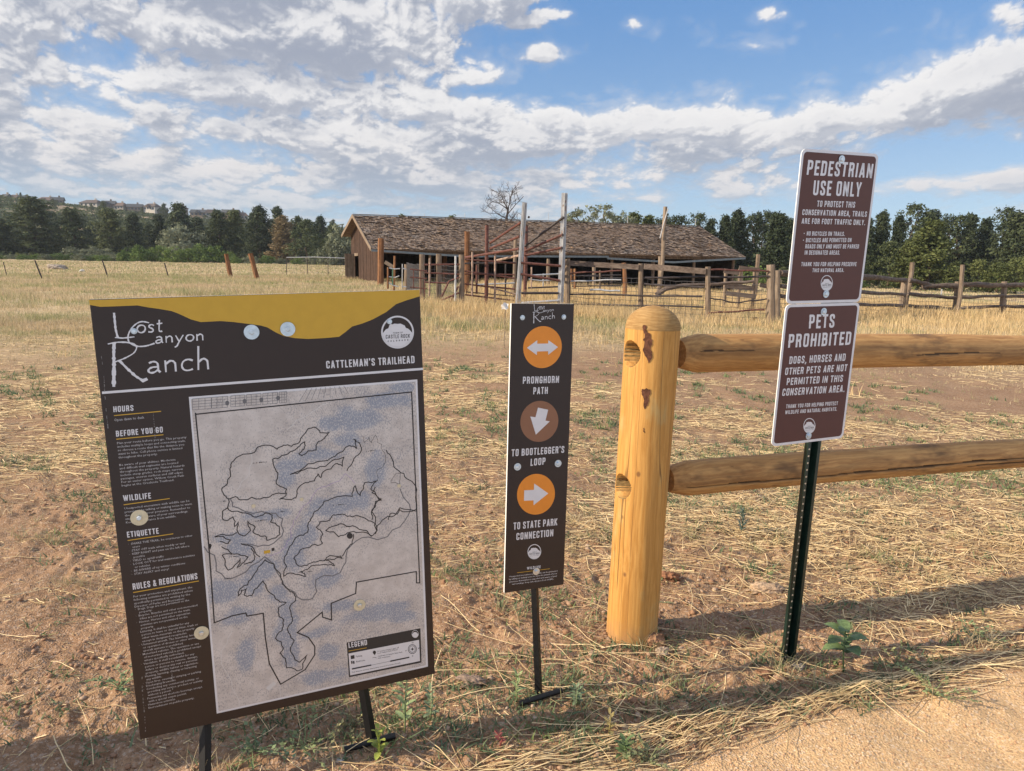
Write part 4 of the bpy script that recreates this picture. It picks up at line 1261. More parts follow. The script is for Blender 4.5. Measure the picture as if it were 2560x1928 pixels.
def near_fence():
    foot = hit(1578, 1588)
    Yp = foot.y
    top = at(1632, 822, Yp)               # where the dome begins
    apex = at(1638, 764, Yp)
    r0 = 122 / 2 / FPX * math.hypot(Yp, EYE) * 0.965
    r1 = 135 / 2 / FPX * math.hypot(Yp, EYE - top.z) * 1.0
    t = thing('post_and_rail_fence', 'new yellow-brown round timber fence with domed post and two rails beside the path', 'fence', foot)
    d = (top - foot); Hh = d.length
    zax = d.normalized(); xax = Vector((0, 1, 0)).cross(zax).normalized(); yax = zax.cross(xax)
    F3 = Matrix((xax, yax, zax)).transposed()
    n, nz = 208, 560
    th = np.linspace(0, 2 * np.pi, n, endpoint=False)
    zz = np.linspace(-0.12, Hh, nz)
    Tg, Zg = np.meshgrid(th, zz)
    fr = np.clip(Zg / Hh, 0, 1)
    Rg = r0 + (r1 - r0) * fr + 0.0016 * fbm(np.cos(Tg) * 2 + 5, Zg * 3 + np.sin(Tg) * 2, 61, 3) + 0.0010 * fbm(Tg * 6.0, Zg * 2, 66, 2)
    # two mortices on the left for the rails of the next bay, cut along the fence line
    fdir = math.atan2(math.sin(R(20)), math.cos(R(20)))
    a0 = math.pi + R(29)
    INS = []
    for (hz, hr) in ((at(1571, 882, Yp).z - foot.z, 0.046), (at(1551, 1208, Yp).z - foot.z, 0.045)):
        # coordinates in the plane normal to the hole axis
        s_ = np.sin(Tg - a0) * Rg; v_ = (Zg - hz)
        inside = (np.cos(Tg - a0) > 0) & ((s_ / hr) ** 2 + (v_ / (hr * 1.05)) ** 2 < 1)
        INS.append(inside)
        Rg = np.where(inside, np.minimum(Rg * 0.90, r0 * 0.12 / np.maximum(np.cos(Tg - a0), 0.3)), Rg)
    X, Y = Rg * np.cos(Tg), Rg * np.sin(Tg)
    P = np.stack([X, Y, Zg], -1)
    rows = [P]
    hd = (apex - top).length
    rim = Rg[-1]
    nd = 22
    for k in range(1, nd):
        a = k / nd * math.pi / 2
        rr = math.cos(a) ** 1.0 * rim * 1.004 + 0.0004 * math.sin(k * 2.1)
        rows.append(np.stack([rr * np.cos(th), rr * np.sin(th), np.full(n, Hh + hd * math.sin(a) + .0005 * (k % 2))], -1)[None])
    P = np.concatenate([r_.reshape(-1, n, 3) for r_ in rows], 0)
    m = P.shape[0]
    V = P.reshape(-1, 3) @ np.array(F3).T
    V = np.vstack([V, (np.array(F3) @ np.array([0, 0, Hh + hd]))[None]])
    i = np.arange(m * n).reshape(m, n); j = np.roll(i, -1, 1)
    Fq = np.stack([i[:-1], j[:-1], j[1:], i[1:]], -1).reshape(-1, 4)
    top_ring = i[-1]; ti = m * n
    cap = np.stack([top_ring, np.roll(top_ring, -1), np.full(n, ti), np.full(n, ti)], -1)
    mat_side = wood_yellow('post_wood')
    # the turned dome shows saw rings
    me_o = raw_mesh('post', V, Fq, mat_side, t, smooth=True)
    md, T, b = new_mat('domed_end_grain')
    co = obj_co(T)
    z_ = T.sep(co)[2]
    rings = T.m('SINE', T.m('MULTIPLY', T.m('ADD', z_, T.m('MULTIPLY', T.noise(co, 9.0, 3), 0.012)), 1500.0))
    rn = T.noise(T.vm('MULTIPLY', co, (1, 1, 14)), 20.0, 4, 0.7)
    c = T.mix(T.ss(rn, 0.35, 0.7), (0.33, 0.185, 0.065), (0.50, 0.31, 0.125))
    c = T.mix(T.m('MULTIPLY', T.ss(rings, 0.0, 1.0), 0.25), c, (0.24, 0.13, 0.045))
    T.put(b.inputs['Base Color'], c); b.inputs['Roughness'].default_value = 0.8
    bump(T, b, T.m('ADD', rings, rn), 0.5, 0.002)
    me_o.data.materials.append(md)
    mm, T, b = new_mat('shaded_mortice_wood')
    n_ = T.noise(T.vm('MULTIPLY', obj_co(T), (1, 1, 3)), 60.0, 5, 0.7)
    T.put(b.inputs['Base Color'], T.mix(T.ss(n_, .3, .7), (0.09, 0.058, 0.022), (0.24, 0.155, 0.065))); b.inputs['Roughness'].default_value = .9  # rough cut wood, its colour darkened to carry the shade in the bores
    bump(T, b, n_, .8, .004)
    me_o.data.materials.append(mm)
    fi = np.zeros(len(Fq), np.int32); fi[(nz - 1) * n:] = 1
    ins = (INS[0] | INS[1]).ravel()
    fin = np.concatenate([ins, np.zeros(P.shape[0] * n - len(ins), bool)])[Fq].sum(1) >= 2
    fi[fin] = 2
    me_o.data.polygons.foreach_set('material_index', fi)
    capm = raw_mesh('post_crown', V, np.stack([top_ring, np.roll(top_ring, -1), np.full(n, ti)], -1), md, t, smooth=True)
    # remnants of bark, slightly raised
    def bark(pxs, name='bark_patch'):
        pts = []
        for a, b2 in zip(pxs, pxs[1:] + pxs[:1]):
            pts.append(a); pts.append(((a[0] + b2[0]) / 2 + random.uniform(-2.2, 2.2), (a[1] + b2[1]) / 2 + random.uniform(-2.5, 2.5)))
        tris = tessellate_polygon([[Vector((x, y, 0)) for x, y in pts]])
        Vv, Ff = [], []
        F3i = F3.inverted()
        for (x, y) in pts:
            q = at(x, y, Yp) - foot
            l = F3i @ q
            rr = r0 + (r1 - r0) * max(0, min(1, l.z / Hh)) + 0.0022
            xx = max(-rr * .98, min(rr * .98, l.x * 0.97))
            yy = -math.sqrt(max(0, rr * rr - xx * xx))
            Vv.append(F3 @ Vector((xx, yy, l.z)))
        for tr in tris: Ff.append(tuple(tr))
        bm = bmesh.new()
        vs = [bm.verts.new(v) for v in Vv]
        for f in Ff:
            try: bm.faces.new([vs[k] for k in f])
            except ValueError: pass
        bmesh.ops.recalc_face_normals(bm, faces=bm.faces)
        g_ = bmesh.ops.extrude_face_region(bm, geom=list(bm.faces))
        for v in [e for e in g_['geom'] if isinstance(e, bmesh.types.BMVert)]:
            v.co += F3 @ Vector((0, 0.006, 0))
        bmesh.ops.recalc_face_normals(bm, faces=bm.faces)
        me = bpy.data.meshes.new(name); bm.to_mesh(me); bm.free()
        me.materials.append(M_bark)
        link(bpy.data.objects.new(name, me), t)
    ZN = lambda x, y: (1200 + x / 3.332, 740 + y / 3.332)
    bark([ZN(*p) for p in [(1320, 228), (1345, 230), (1340, 262), (1352, 290), (1375, 292), (1378, 335), (1392, 345), (1392, 378), (1378, 400), (1390, 440), (1392, 480), (1372, 515), (1358, 528), (1352, 500), (1332, 470), (1316, 425), (1328, 380), (1318, 345), (1332, 300), (1318, 255)]])
    bark([ZN(*p) for p in [(1310, 738), (1345, 730), (1375, 740), (1376, 775), (1362, 800), (1358, 850), (1345, 875), (1330, 900), (1322, 850), (1318, 800), (1308, 770)]])
    bark([ZN(*p) for p in [(1321, 1050), (1328, 1055), (1328, 1090), (1320, 1082)]])
    # rails: peeled poles with tapered tenons
    mr = rail_wood()
    Y1 = Yp + 0.055
    for (pl, pr, dl, dr, name_, lean) in (((1712, 878), (2560, 878), 96, 73, 'rail', 0), ((1686, 1199), (2560, 1128), 90, 72, 'rail', 1)):
        A = at(pl[0], pl[1], Y1)
        rl = dl / 2 / FPX * Y1 * 1.02
        Yr = Y1 * dl / dr * 0.985
        B = at(pr[0], pr[1], Yr)
        ax = (B - A).normalized()
        A2 = A - ax * 0.03
        end = A + ax * ((B - A).length + 1.35)
        Lr = (end - A2).length
        u = ax.cross(Vector((0, 0, 1))).normalized(); w_ = u.cross(ax)
        n2, m2 = 110, 300
        V2 = []
        for k in range(m2):
            s_ = k / (m2 - 1)
            x_ = Lr * s_
            tp = min(1.0, 0.70 + 0.30 * (x_ / 0.085) ** 0.8) if x_ < 0.085 else 1.0
            rad = rl * tp * (1 - 0.02 * s_)
            bow = 0.014 * math.sin(math.pi * s_ * 1.1 + lean)
            for q in range(n2):
                a = 2 * math.pi * q / n2
                rr = rad + 0.0022 * float(vnoise(np.array(math.cos(a) * 2 + 9 * lean), np.array(x_ * 5 + math.sin(a) * 2), 5))
                V2.append((x_, math.cos(a) * rr, math.sin(a) * rr + bow - 0.010))
        V2 = np.array(V2)
        # long drying cracks
        ck_ = np.zeros(len(V2))
        for (x0, x1, deg, dep) in (((0.05, 1.95, -170, .16), (1.5, 2.2, -152, .05)) if lean else ((1.2, 1.75, -172, .05), (0.05, 0.30, 160, .06))):
            for k in range(m2):
                x_ = V2[k * n2, 0]
                if x0 < x_ < x1:
                    fade = min(1.0, (x_ - x0) / .12, (x1 - x_) / .3)
                    ac = R(deg + 7 * math.sin(x_ * 2.2 + .6) + 5 * float(vnoise(np.array(x_ * 7), np.array(0.), 4)))
                    wd = 0.055 * fade * (0.6 + float(vnoise(np.array(x_ * 11), np.array(3.), 8) + .5))
                    for q in range(n2):
                        a = 2 * math.pi * q / n2
                        dd = abs((a - ac + math.pi) % (2 * math.pi) - math.pi)
                        if dd < max(wd, 0.03):
                            V2[k * n2 + q, 1:] *= 1 - dep * fade; ck_[k * n2 + q] = 1
        i = np.arange(m2 * n2).reshape(m2, n2); j = np.roll(i, -1, 1)
        F2 = np.stack([i[:-1], i[1:], j[1:], j[:-1]], -1).reshape(-1, 4)
        c0, c1 = len(V2), len(V2) + 1
        V2 = np.vstack([V2, [[0, 0, 0]], [[Lr, 0, 0]]])
        ro = raw_mesh(name_, V2, F2, mr, t, smooth=True, attrs={'crack': np.concatenate([ck_, [0, 0]])})
        Mx = Matrix((ax, -u, w_)).transposed().to_4x4(); Mx.translation = A2 - foot
        Mx = Matrix.Translation(A2 - foot) @ Matrix((ax, -u, w_)).transposed().to_4x4()
        ro.matrix_local = Mx
        tri = [(c0, int(j[0][q]), int(i[0][q])) for q in range(n2)] + [(c1, int(i[-1][q]), int(j[-1][q])) for q in range(n2)]
        eo = raw_mesh('rail_end', V2, np.array(tri), mr, ro)
    # small fixings and knots on the post
    for px_, py_ in ((1607, 1402), (1597, 1558)):
        q = at(px_, py_, Yp - 0.086) - foot
        MB().tube([q, q + Vector((0, -0.004, 0))], 0.0042, 12).build('screw', M_zinc, t)
    return t


M_bark = plain('bark', (0.105, 0.042, 0.024), 0.9, var=0.35, scale=60, bump_s=0.6)
near_fence()


def shade_post(label, loc, h, r):
    """a second gate post of the same kind, left of the view; its shadow reaches the map board"""
    t = thing('fence_post', label, 'post', loc)
    b = MB()
    pts = [(0, 0, -0.1), (0, 0, h)] + [(0, 0, h + r * 0.55 * math.sin(k / 8 * math.pi / 2)) for k in range(1, 9)]
    rad = [r, r] + [r * math.cos(k / 8 * math.pi / 2) + 0.001 for k in range(1, 9)]
    b.tube(pts, rad, 40)
    b.build('shaft', bpy.data.materials['post_wood'], t, smooth=True)


_c = hit(120, 1905)
_q = Vector((_c.x, _c.y, 0)) - Vector((math.cos(SHADOW_AZ), math.sin(SHADOW_AZ), 0)) * 1.75
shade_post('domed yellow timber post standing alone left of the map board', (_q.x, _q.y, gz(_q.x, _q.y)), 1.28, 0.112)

# ------------------------------------------------------------------ straw, stones, grass and weeds on the ground
def ground_z(x, y):
    return terrain(x, y) + micro(x, y)


def ribbons(P0, D, Lg, Wd, lift, rng, curve=0.0, seg=2):
    """many thin folded stalks lying on the ground; returns vertices and quads"""
    n = len(P0)
    ts = np.linspace(0, 1, seg + 1)
    side = np.stack([-D[:, 1], D[:, 0]], -1)
    V = np.zeros((n, seg + 1, 3, 3), np.float32)
    bend = rng.uniform(-1, 1, n) * curve
    tilt = rng.uniform(-1, 1, n) * 0.05
    for k, t in enumerate(ts):
        c = P0 + D * (Lg * (t - .5))[:, None] + side * (bend * Lg * (1 - (2 * t - 1) ** 2))[:, None]
        z = ground_z(c[:, 0], c[:, 1]) + lift + tilt * Lg * (t - .5)
        for q, o in enumerate((-1, 0, 1)):
            V[:, k, q, 0] = c[:, 0] + side[:, 0] * Wd * o * .5
            V[:, k, q, 1] = c[:, 1] + side[:, 1] * Wd * o * .5
            V[:, k, q, 2] = z + (Wd * 0.45 if o == 0 else 0)
    idx = np.arange(n * (seg + 1) * 3).reshape(n, seg + 1, 3)
    F = np.stack([idx[:, :-1, :-1], idx[:, :-1, 1:], idx[:, 1:, 1:], idx[:, 1:, :-1]], -1).reshape(-1, 4)
    return V.reshape(-1, 3), F


def straw_material(name, dark, light, green=0.0):
    m, T, b = new_mat(name)
    r = T.n('ShaderNodeNewGeometry').outputs['Random Per Island']
    c = T.mix(T.ss(r, 0.0, 1.0), dark, light)
    c = T.mix(T.m('GREATER_THAN', r, 0.86), c, tuple(min(1, k * 1.2) for k in light))
    c = T.mix(T.m('LESS_THAN', r, 0.16), c, (0.22, 0.15, 0.09))
    if green: c = T.mix(T.m('LESS_THAN', T.noise(pos_co(T), 1.6, 3), green), c, (0.17, 0.20, 0.06))
    T.put(b.inputs['Base Color'], c)
    b.inputs['Roughness'].default_value = 0.6
    b.inputs['Specular IOR Level'].default_value = 0.25
    return m


def wedge(n, r0, r1, half, rng, power=1.0):
    """random ground points in front of the camera between two ranges"""
    r = r0 + (r1 - r0) * rng.random(n) ** power
    a = rng.uniform(-half, half, n)
    return r * np.sin(a), r * np.cos(a)


M_straw = straw_material('straw_stalks', (0.40, 0.265, 0.125), (0.78, 0.60, 0.335))
rng = np.random.default_rng(5)
Vs, Fs, off = [], [], 0
def put(V, F):
    global off
    Vs.append(V); Fs.append(F + off); off += len(V)

# chopped straw in patches, 3 to 12 m out
x, y = wedge(300000, 2.3, 16.0, R(52), rng, 0.8)
keep = rng.random(len(x)) < np.clip(straw_density(x, y), 0, 1) ** 1.5 * 0.60
x, y = x[keep], y[keep]
a = rng.normal(0.15, 0.55, len(x)) * np.where(rng.random(len(x)) < .3, 3, 1)
r_ = np.hypot(x, y)
V, F = ribbons(np.stack([x, y], -1), np.stack([np.cos(a), np.sin(a)], -1), rng.uniform(.03, .17, len(x)), 0.0024 + 0.0004 * r_, rng.uniform(0.001, 0.016, len(x)), rng, .06)
put(V, F)
# short broken flakes and grey old stalks between them
x, y = wedge(60000, 1.8, 6.5, R(48), rng, 0.9)
k = rng.random(len(x)) < np.clip(0.12 + straw_density(x, y) * 0.8, 0, 1) * (path_dist(x, y) < 0.02)
x, y = x[k], y[k]
a = rng.uniform(0, 6.28, len(x))
V, F = ribbons(np.stack([x, y], -1), np.stack([np.cos(a), np.sin(a)], -1), rng.uniform(.006, .035, len(x)), rng.uniform(.0015, .0045, len(x)), rng.uniform(0.0, 0.006, len(x)), rng, .05, 1)
put(V, F)
# long single stalks close by
x, y = wedge(1500, 1.7, 4.6, R(48), rng, 0.9)
pd = path_dist(x, y)
keep = (pd < 0.05) & (rng.random(len(x)) < 0.25 + 0.75 * np.exp(-(pd + 0.5) ** 2 / 0.35) + 0.4 * sst(x, 0, 1.2)) & ((x > -0.8) | (rng.random(len(x)) < .12))
x, y = x[keep], y[keep]
a = rng.normal(-0.35, 0.55, len(x)) + np.where(rng.random(len(x)) < .25, math.pi / 2, 0)
V, F = ribbons(np.stack([x, y], -1), np.stack([np.cos(a), np.sin(a)], -1), rng.uniform(.10, .42, len(x)), rng.uniform(.0018, .0034, len(x)), rng.uniform(.006, .022, len(x)), rng, .05, 5)
put(V, F)
# the windrow of straw raked along the path edge
n = 520
s_ = rng.uniform(-0.9, 3.0, n)
offs = rng.normal(0.0, 1.0, n)
wgt = 0.046 * (0.5 + 0.9 * np.abs(np.sin(s_ * 2.3 + 1.0)))
nrm = np.array([-_pd[1], _pd[0]])
c = _pa[None] + _pd[None] * s_[:, None] + nrm[None] * (0.07 + offs * wgt)[:, None]
base_a = math.atan2(_pd[1], _pd[0])
a = base_a + rng.normal(0, 0.20, n) + 0.22 * np.sin(s_ * 3.1)
V, F = ribbons(c, np.stack([np.cos(a), np.sin(a)], -1), rng.uniform(.12, .42, n), rng.uniform(.0022, .0040, n), 0.004 + 0.018 * rng.random(n) * np.exp(-offs ** 2 / 2), rng, .06, 5)
put(V, F)
tag(raw_mesh('straw', np.concatenate(Vs), np.concatenate(Fs), M_straw), kind='stuff')

# ---- gravel, crumbs of soil
def pebbles(n, r0, r1, smin, smax, rng, cond, name, mat, power=0.9, flat=0.65, half=R(50)):
    ico = bmesh.new(); bmesh.ops.create_icosphere(ico, subdivisions=1, radius=1.0)
    base = np.array([v.co[:] for v in ico.verts]); fb = np.array([[v.index for v in f.verts] for f in ico.faces]); ico.free()
    x, y = wedge(n, r0, r1, half, rng, power)
    k = rng.random(n) < cond(x, y)
    x, y = x[k], y[k]; n = len(x)
    s = smin + (smax - smin) * rng.random(n) ** 3.5
    V = base[None] * (1 + rng.uniform(-.28, .28, (n, len(base), 1)))
    V = V * s[:, None, None] * np.array([1, 1, flat])
    ang = rng.uniform(0, 6.28, n); ca, sa = np.cos(ang), np.sin(ang)
    st = rng.uniform(.7, 1.35, n)
    X = V[..., 0] * st[:, None]; Y = V[..., 1]
    V2 = np.stack([X * ca[:, None] - Y * sa[:, None] + x[:, None], X * sa[:, None] + Y * ca[:, None] + y[:, None], V[..., 2] + (ground_z(x, y) + s * 0.22)[:, None]], -1)
    F = fb[None] + (np.arange(n) * len(base))[:, None, None]
    return tag(raw_mesh(name, V2.reshape(-1, 3), F.reshape(-1, 3), mat), kind='stuff')


def stone_mat(name, cols, rough=0.9):
    m, T, b = new_mat(name)
    r = T.n('ShaderNodeNewGeometry').outputs['Random Per Island']
    c = T.ramp(r, tuple((i / (len(cols) - 1), c_) for i, c_ in enumerate(cols)))
    n = T.noise(pos_co(T), 160.0, 4, 0.7)
    T.put(b.inputs['Base Color'], T.mix(T.ss(n, 0.3, 0.7), T.mix(0.35, c, (0.12, 0.07, 0.045)), c))
    b.inputs['Roughness'].default_value = rough
    bump(T, b, n, 0.6, 0.003)
    return m


M_crumb = stone_mat('soil_crumbs', ((0.27, 0.14, 0.08), (0.38, 0.22, 0.13), (0.30, 0.165, 0.10), (0.42, 0.27, 0.175), (0.50, 0.38, 0.28)))
M_grit = stone_mat('path_gravel', ((0.46, 0.27, 0.15), (0.66, 0.45, 0.28), (0.56, 0.34, 0.19), (0.76, 0.60, 0.42), (0.34, 0.22, 0.15)))
rough_patch = lambda x, y: np.clip(0.35 + 1.3 * fbm(x / 0.45, y / 0.45, 8, 2) + 0.9 * np.exp(-((x - 0.9) / 0.9) ** 2 - ((y - 3.0) / 0.5) ** 2), 0.04, 1) * (1 - path_mask(x, y))
pebbles(30000, 1.7, 5.2, 0.0020, 0.012, rng, rough_patch, 'soil_crumbs', M_crumb)
pebbles(2600, 1.8, 8.0, 0.005, 0.018, rng, lambda x, y: rough_patch(x, y) * 0.5, 'small_clods', M_crumb)
pebbles(60000, 1.7, 3.6, 0.0012, 0.0042, rng, lambda x, y: path_mask(x, y) * .9 + 0.1, 'path_gravel', M_grit, half=R(46))

# ---- standing dry grass of the field
def blades(x, y, hgt, wid, lean, rng, per=1, seg=3, spread=0.03, zoff=0.0):
    n = len(x) * per
    X = np.repeat(x, per) + rng.normal(0, 1, n) * np.repeat(spread, per) if np.ndim(spread) else np.repeat(x, per) + rng.normal(0, spread, n)
    Y = np.repeat(y, per) + rng.normal(0, 1, n) * (np.repeat(spread, per) if np.ndim(spread) else spread)
    H = np.repeat(hgt, per) * rng.uniform(.45, 1.15, n); Wd = np.repeat(wid, per) * rng.uniform(.6, 1.2, n)
    a = rng.uniform(0, 2 * np.pi, n); ln = rng.gamma(2.0, lean / 2, n)
    dx, dy = np.cos(a) * ln, np.sin(a) * ln
    fx = rng.uniform(0, np.pi, n)
    z0 = ground_z(X, Y) - 0.01 + zoff
    ts = np.linspace(0, 1, seg + 1)
    V = np.zeros((n, seg + 1, 2, 3), np.float32)
    for k, t in enumerate(ts):
        w = Wd * (1 - 0.85 * t) * 0.5
        cx, cy = X + dx * H * t ** 1.8, Y + dy * H * t ** 1.8
        cz = z0 + H * t * (1 - 0.25 * np.minimum(ln, 1) * t)
        for q, o in enumerate((-1, 1)):
            V[:, k, q, 0] = cx + np.cos(fx) * w * o; V[:, k, q, 1] = cy + np.sin(fx) * w * o; V[:, k, q, 2] = cz
    idx = np.arange(n * (seg + 1) * 2).reshape(n, seg + 1, 2)
    F = np.stack([idx[:, :-1, 0], idx[:, :-1, 1], idx[:, 1:, 1], idx[:, 1:, 0]], -1).reshape(-1, 4)
    return V.reshape(-1, 3), F


def grass_mat(name, a, b_, green, patch=1.2, lo=0.52, hi=0.62):
    m, T, b = new_mat(name)
    r = T.n('ShaderNodeNewGeometry').outputs['Random Per Island']
    c = T.mix(r, a, b_)
    g = T.ss(T.noise(pos_co(T), patch, 4, 0.6), lo, hi)
    c = T.mix(T.m('MULTIPLY', g, T.ss(r, 0.0, 0.8, 0.95, 0.4)), c, green)
    T.put(b.inputs['Base Color'], c)
    b.inputs['Roughness'].default_value = 0.7
    b.inputs['Specular IOR Level'].default_value = 0.15
    tr = T.n('ShaderNodeBsdfTranslucent'); T.put(tr.inputs[0], c)
    mx = T.n('ShaderNodeMixShader'); mx.inputs[0].default_value = 0.30
    T.nt.links.new(b.outputs[0], mx.inputs[1]); T.nt.links.new(tr.outputs[0], mx.inputs[2])
    T.nt.links.new(mx.outputs[0], T.nt.nodes['Material Output'].inputs[0])
    return m


M_dry = grass_mat('dry_grass', (0.40, 0.31, 0.19), (0.70, 0.57, 0.38), (0.225, 0.275, 0.105), 0.30, 0.44, 0.56)
Vs, Fs, off = [], [], 0
x, y = wedge(30000, 7.5, 20, R(44), rng, 0.8)
k = rng.random(len(x)) < field_mask(x, y) * 0.9 + 0.03
x, y = x[k], y[k]
r_ = np.hypot(x, y)
V, F = blades(x, y, 0.05 + 0.09 * sst(r_, 12, 20) + 0.0 * x, 0.0035 + 0.0006 * r_, .55, rng, 7, 2, 0.05); put(V, F)
x, y = wedge(34000, 15, 62, R(42), rng, 1.0)
k = rng.random(len(x)) < field_mask(x, y)
x, y = x[k], y[k]
tall = 0.5 + 1.1 * fbm(x / 3.0, y / 3.0, 71, 3)
r_ = np.hypot(x, y)
sp = 0.03 + 0.0035 * r_
V, F = blades(x, y, (0.08 + 0.17 * np.clip(tall, 0, 1)) * (1 + 0.25 * sst(r_, 15, 25)), 0.0038 + 0.00055 * r_, .40, rng, 8, 2, sp); put(V, F)
x, y = wedge(16000, 58, 190, R(42), rng, 1.2)
r_ = np.hypot(x, y)
V, F = blades(x, y, 0.20 + 0.0 * x, 0.0012 * r_, .3, rng, 6, 1, 0.2 + 0.004 * r_); put(V, F)
tag(raw_mesh('dry_grass', np.concatenate(Vs), np.concatenate(Fs), M_dry), kind='stuff')

# rooted dry tufts on the trodden soil
Vs, Fs, off = [], [], 0
x, y = wedge(420, 1.9, 13.0, R(46), rng, 0.9)
k = path_dist(x, y) < -0.05
x, y = x[k], y[k]
V, F = blades(x, y, rng.uniform(.04, .14, len(x)), 0.0035 + 0.0 * x, .8, rng, 26, 3, 0.022); put(V, F)
tag(raw_mesh('dry_tufts', np.concatenate(Vs), np.concatenate(Fs), M_dry), kind='stuff')

# taller seed-headed grass along the corral and right-hand fence
M_gold = grass_mat('golden_seed_grass', (0.48, 0.345, 0.17), (0.78, 0.60, 0.35), (0.24, 0.26, 0.08), 0.5, 0.60, 0.70)
Vs, Fs, off = [], [], 0
x = rng.uniform(-9, 26, 9000); y = 17.5 + 0.25 * np.maximum(x - 4, 0) + rng.normal(2.6, 3.2, len(x))
k = rng.random(len(x)) < 0.55 + 1.2 * fbm(x / 2.2, y / 1.5, 83, 2)
x, y = x[k], y[k]
V, F = blades(x, y, np.where(y < 18, 0.22, 0.40), 0.016 + 0.0 * x, .3, rng, 7, 3, 0.12); put(V, F)
x = rng.uniform(-2, 30, 6500); y = 26 + rng.uniform(0, 18, len(x))
V, F = blades(x, y, 0.55 + 0.0 * x, 0.026 + 0.0 * x, .28, rng, 6, 2, 0.2); put(V, F)
tag(raw_mesh('tall_golden_grass', np.concatenate(Vs), np.concatenate(Fs), M_gold), kind='stuff')

# low green weeds between the straw
M_weed = grass_mat('low_green_weeds', (0.105, 0.150, 0.080), (0.21, 0.27, 0.15), (0.22, 0.27, 0.10), 4.0, 0.5, 0.6)
Vs, Fs, off = [], [], 0
x, y = wedge(13000, 1.9, 11.0, R(46), rng, 1.0)
dens = 0.07 + np.clip(fbm(x / 1.1, y / 0.8, 44, 3), 0, 1) * 0.9 + 0.8 * np.exp(-((y - 5.2) / 0.6) ** 2) * sst(x, 0.6, 2.0) + 0.8 * np.exp(-((y - 2.15 - .18 * x) / 0.28) ** 2) * (1 - 0.5 * sst(x, 0.3, 1.0))
dens = dens * (1 - 0.7 * sst(-x, .6, 1.2) * sst(-y, -4.2, -3.0))
k = (rng.random(len(x)) < dens * 0.62) & (path_dist(x, y) < -0.02)
x, y = x[k], y[k]
V, F = blades(x, y, 0.034 + 0.004 * y, 0.0075 + 0.0011 * y, .9, rng, 16, 2, 0.035); put(V, F)
tag(raw_mesh('low_green_weeds', np.concatenate(Vs), np.concatenate(Fs), M_weed), kind='stuff')


# ---- single plants and stones that stand out
def leafy_plant(name, label, cat, foot, h, n_leaf, leaf_len, leaf_w, col, rng, droop=0.5, whorl=False, group=None, seed=0):
    t = thing(name, label, cat, foot)
    m, T, b = new_mat('plant_leaf')
    n_ = T.noise(obj_co(T), 120.0, 3)
    T.put(b.inputs['Base Color'], T.mix(T.ss(n_, .3, .7), tuple(k * .8 for k in col), tuple(k * 1.25 for k in col)))
    b.inputs['Roughness'].default_value = 0.5
    st = MB().tube([(0, 0, -0.01), (rng.uniform(-.01, .01), 0, h * .5), (rng.uniform(-.015, .015), 0, h)], [0.0032, 0.0028, 0.0016], 6)
    st.build('stem', m, t, smooth=True)
    for i in range(n_leaf):
        f = (i + 0.7) / n_leaf
        a = i * 2.399 + seed + rng.normal(0, .35)
        z = h * (0.12 + 0.88 * f) if not whorl else h * (0.42 + 0.58 * f)
        L = leaf_len * (1.1 - 0.45 * f) * rng.uniform(.6, 1.15)
        W = leaf_w * (1.1 - 0.45 * f)
        ca, sa = math.cos(a), math.sin(a)
        up = 0.55 + 0.5 * f - droop * 0.3 + rng.normal(0, .16)
        V, F = [], []
        ns = 8
        for k in range(ns + 1):
            s = k / ns
            wv = W * math.sin(math.pi * min(1, s * 0.97 + 0.03)) ** 0.75 * (1 - 0.35 * s) * 0.5 + (0.0008 if k < ns else 0)
            rr = L * s * (1 - 0.12 * s)
            zz = z + L * (up * s - droop * s * s)
            for o in (-1, 0, 1):
                V.append((ca * rr - sa * o * wv, sa * rr + ca * o * wv, zz + (0.22 * wv if o else 0)))
        for k in range(ns):
            for q in range(2):
                p = k * 3 + q
                F.append((p, p + 1, p + 4, p + 3))
        MB().add(V, F).build('leaf', m, t, smooth=True)
    return t


def spreading_weed(label, foot, rng, col):
    """several creeping stems with small paired leaves"""
    t = thing('spreading_weed', label, 'plant', foot)
    m, T, b = new_mat('weed_leaf')
    r_ = T.n('ShaderNodeNewGeometry').outputs['Random Per Island']
    T.put(b.inputs['Base Color'], T.mix(r_, tuple(k * .65 for k in col), tuple(k * 1.35 for k in col)))
    b.inputs['Roughness'].default_value = 0.6
    for sgm in range(8):
        a = sgm * 0.8 + rng.normal(0, .3); L = rng.uniform(.05, .15); lift = rng.uniform(.01, .07)
        P = lambda s: Vector((math.cos(a + .5 * s) * L * s, math.sin(a + .5 * s) * L * s, 0.004 + lift * math.sin(s * 2.2)))
        MB().tube([P(k / 5) for k in range(6)], [.0016 - .0002 * k for k in range(6)], 4).build('stem', m, t)
        lv = MB()
        for k in range(int(10 + L * 90)):
            s = 0.12 + 0.88 * k / (10 + L * 90)
            p = P(s) + Vector((rng.normal(0, .003), rng.normal(0, .003), rng.normal(.002, .003)))
            d = Vector((math.cos(a + rng.normal(0, 1.3)), math.sin(a + rng.normal(0, 1.3)), rng.normal(.35, .4))).normalized()
            w_ = d.cross(Vector((rng.normal(0, .4), rng.normal(0, .4), 1))).normalized()
            l = rng.uniform(.007, .019); wd = l * rng.uniform(.22, .38)
            lv.add([p, p + d * l * .45 + w_ * wd, p + d * l, p + d * l * .45 - w_ * wd], [(0, 1, 2, 3)])
        lv.build('leaves', m, t)
    return t


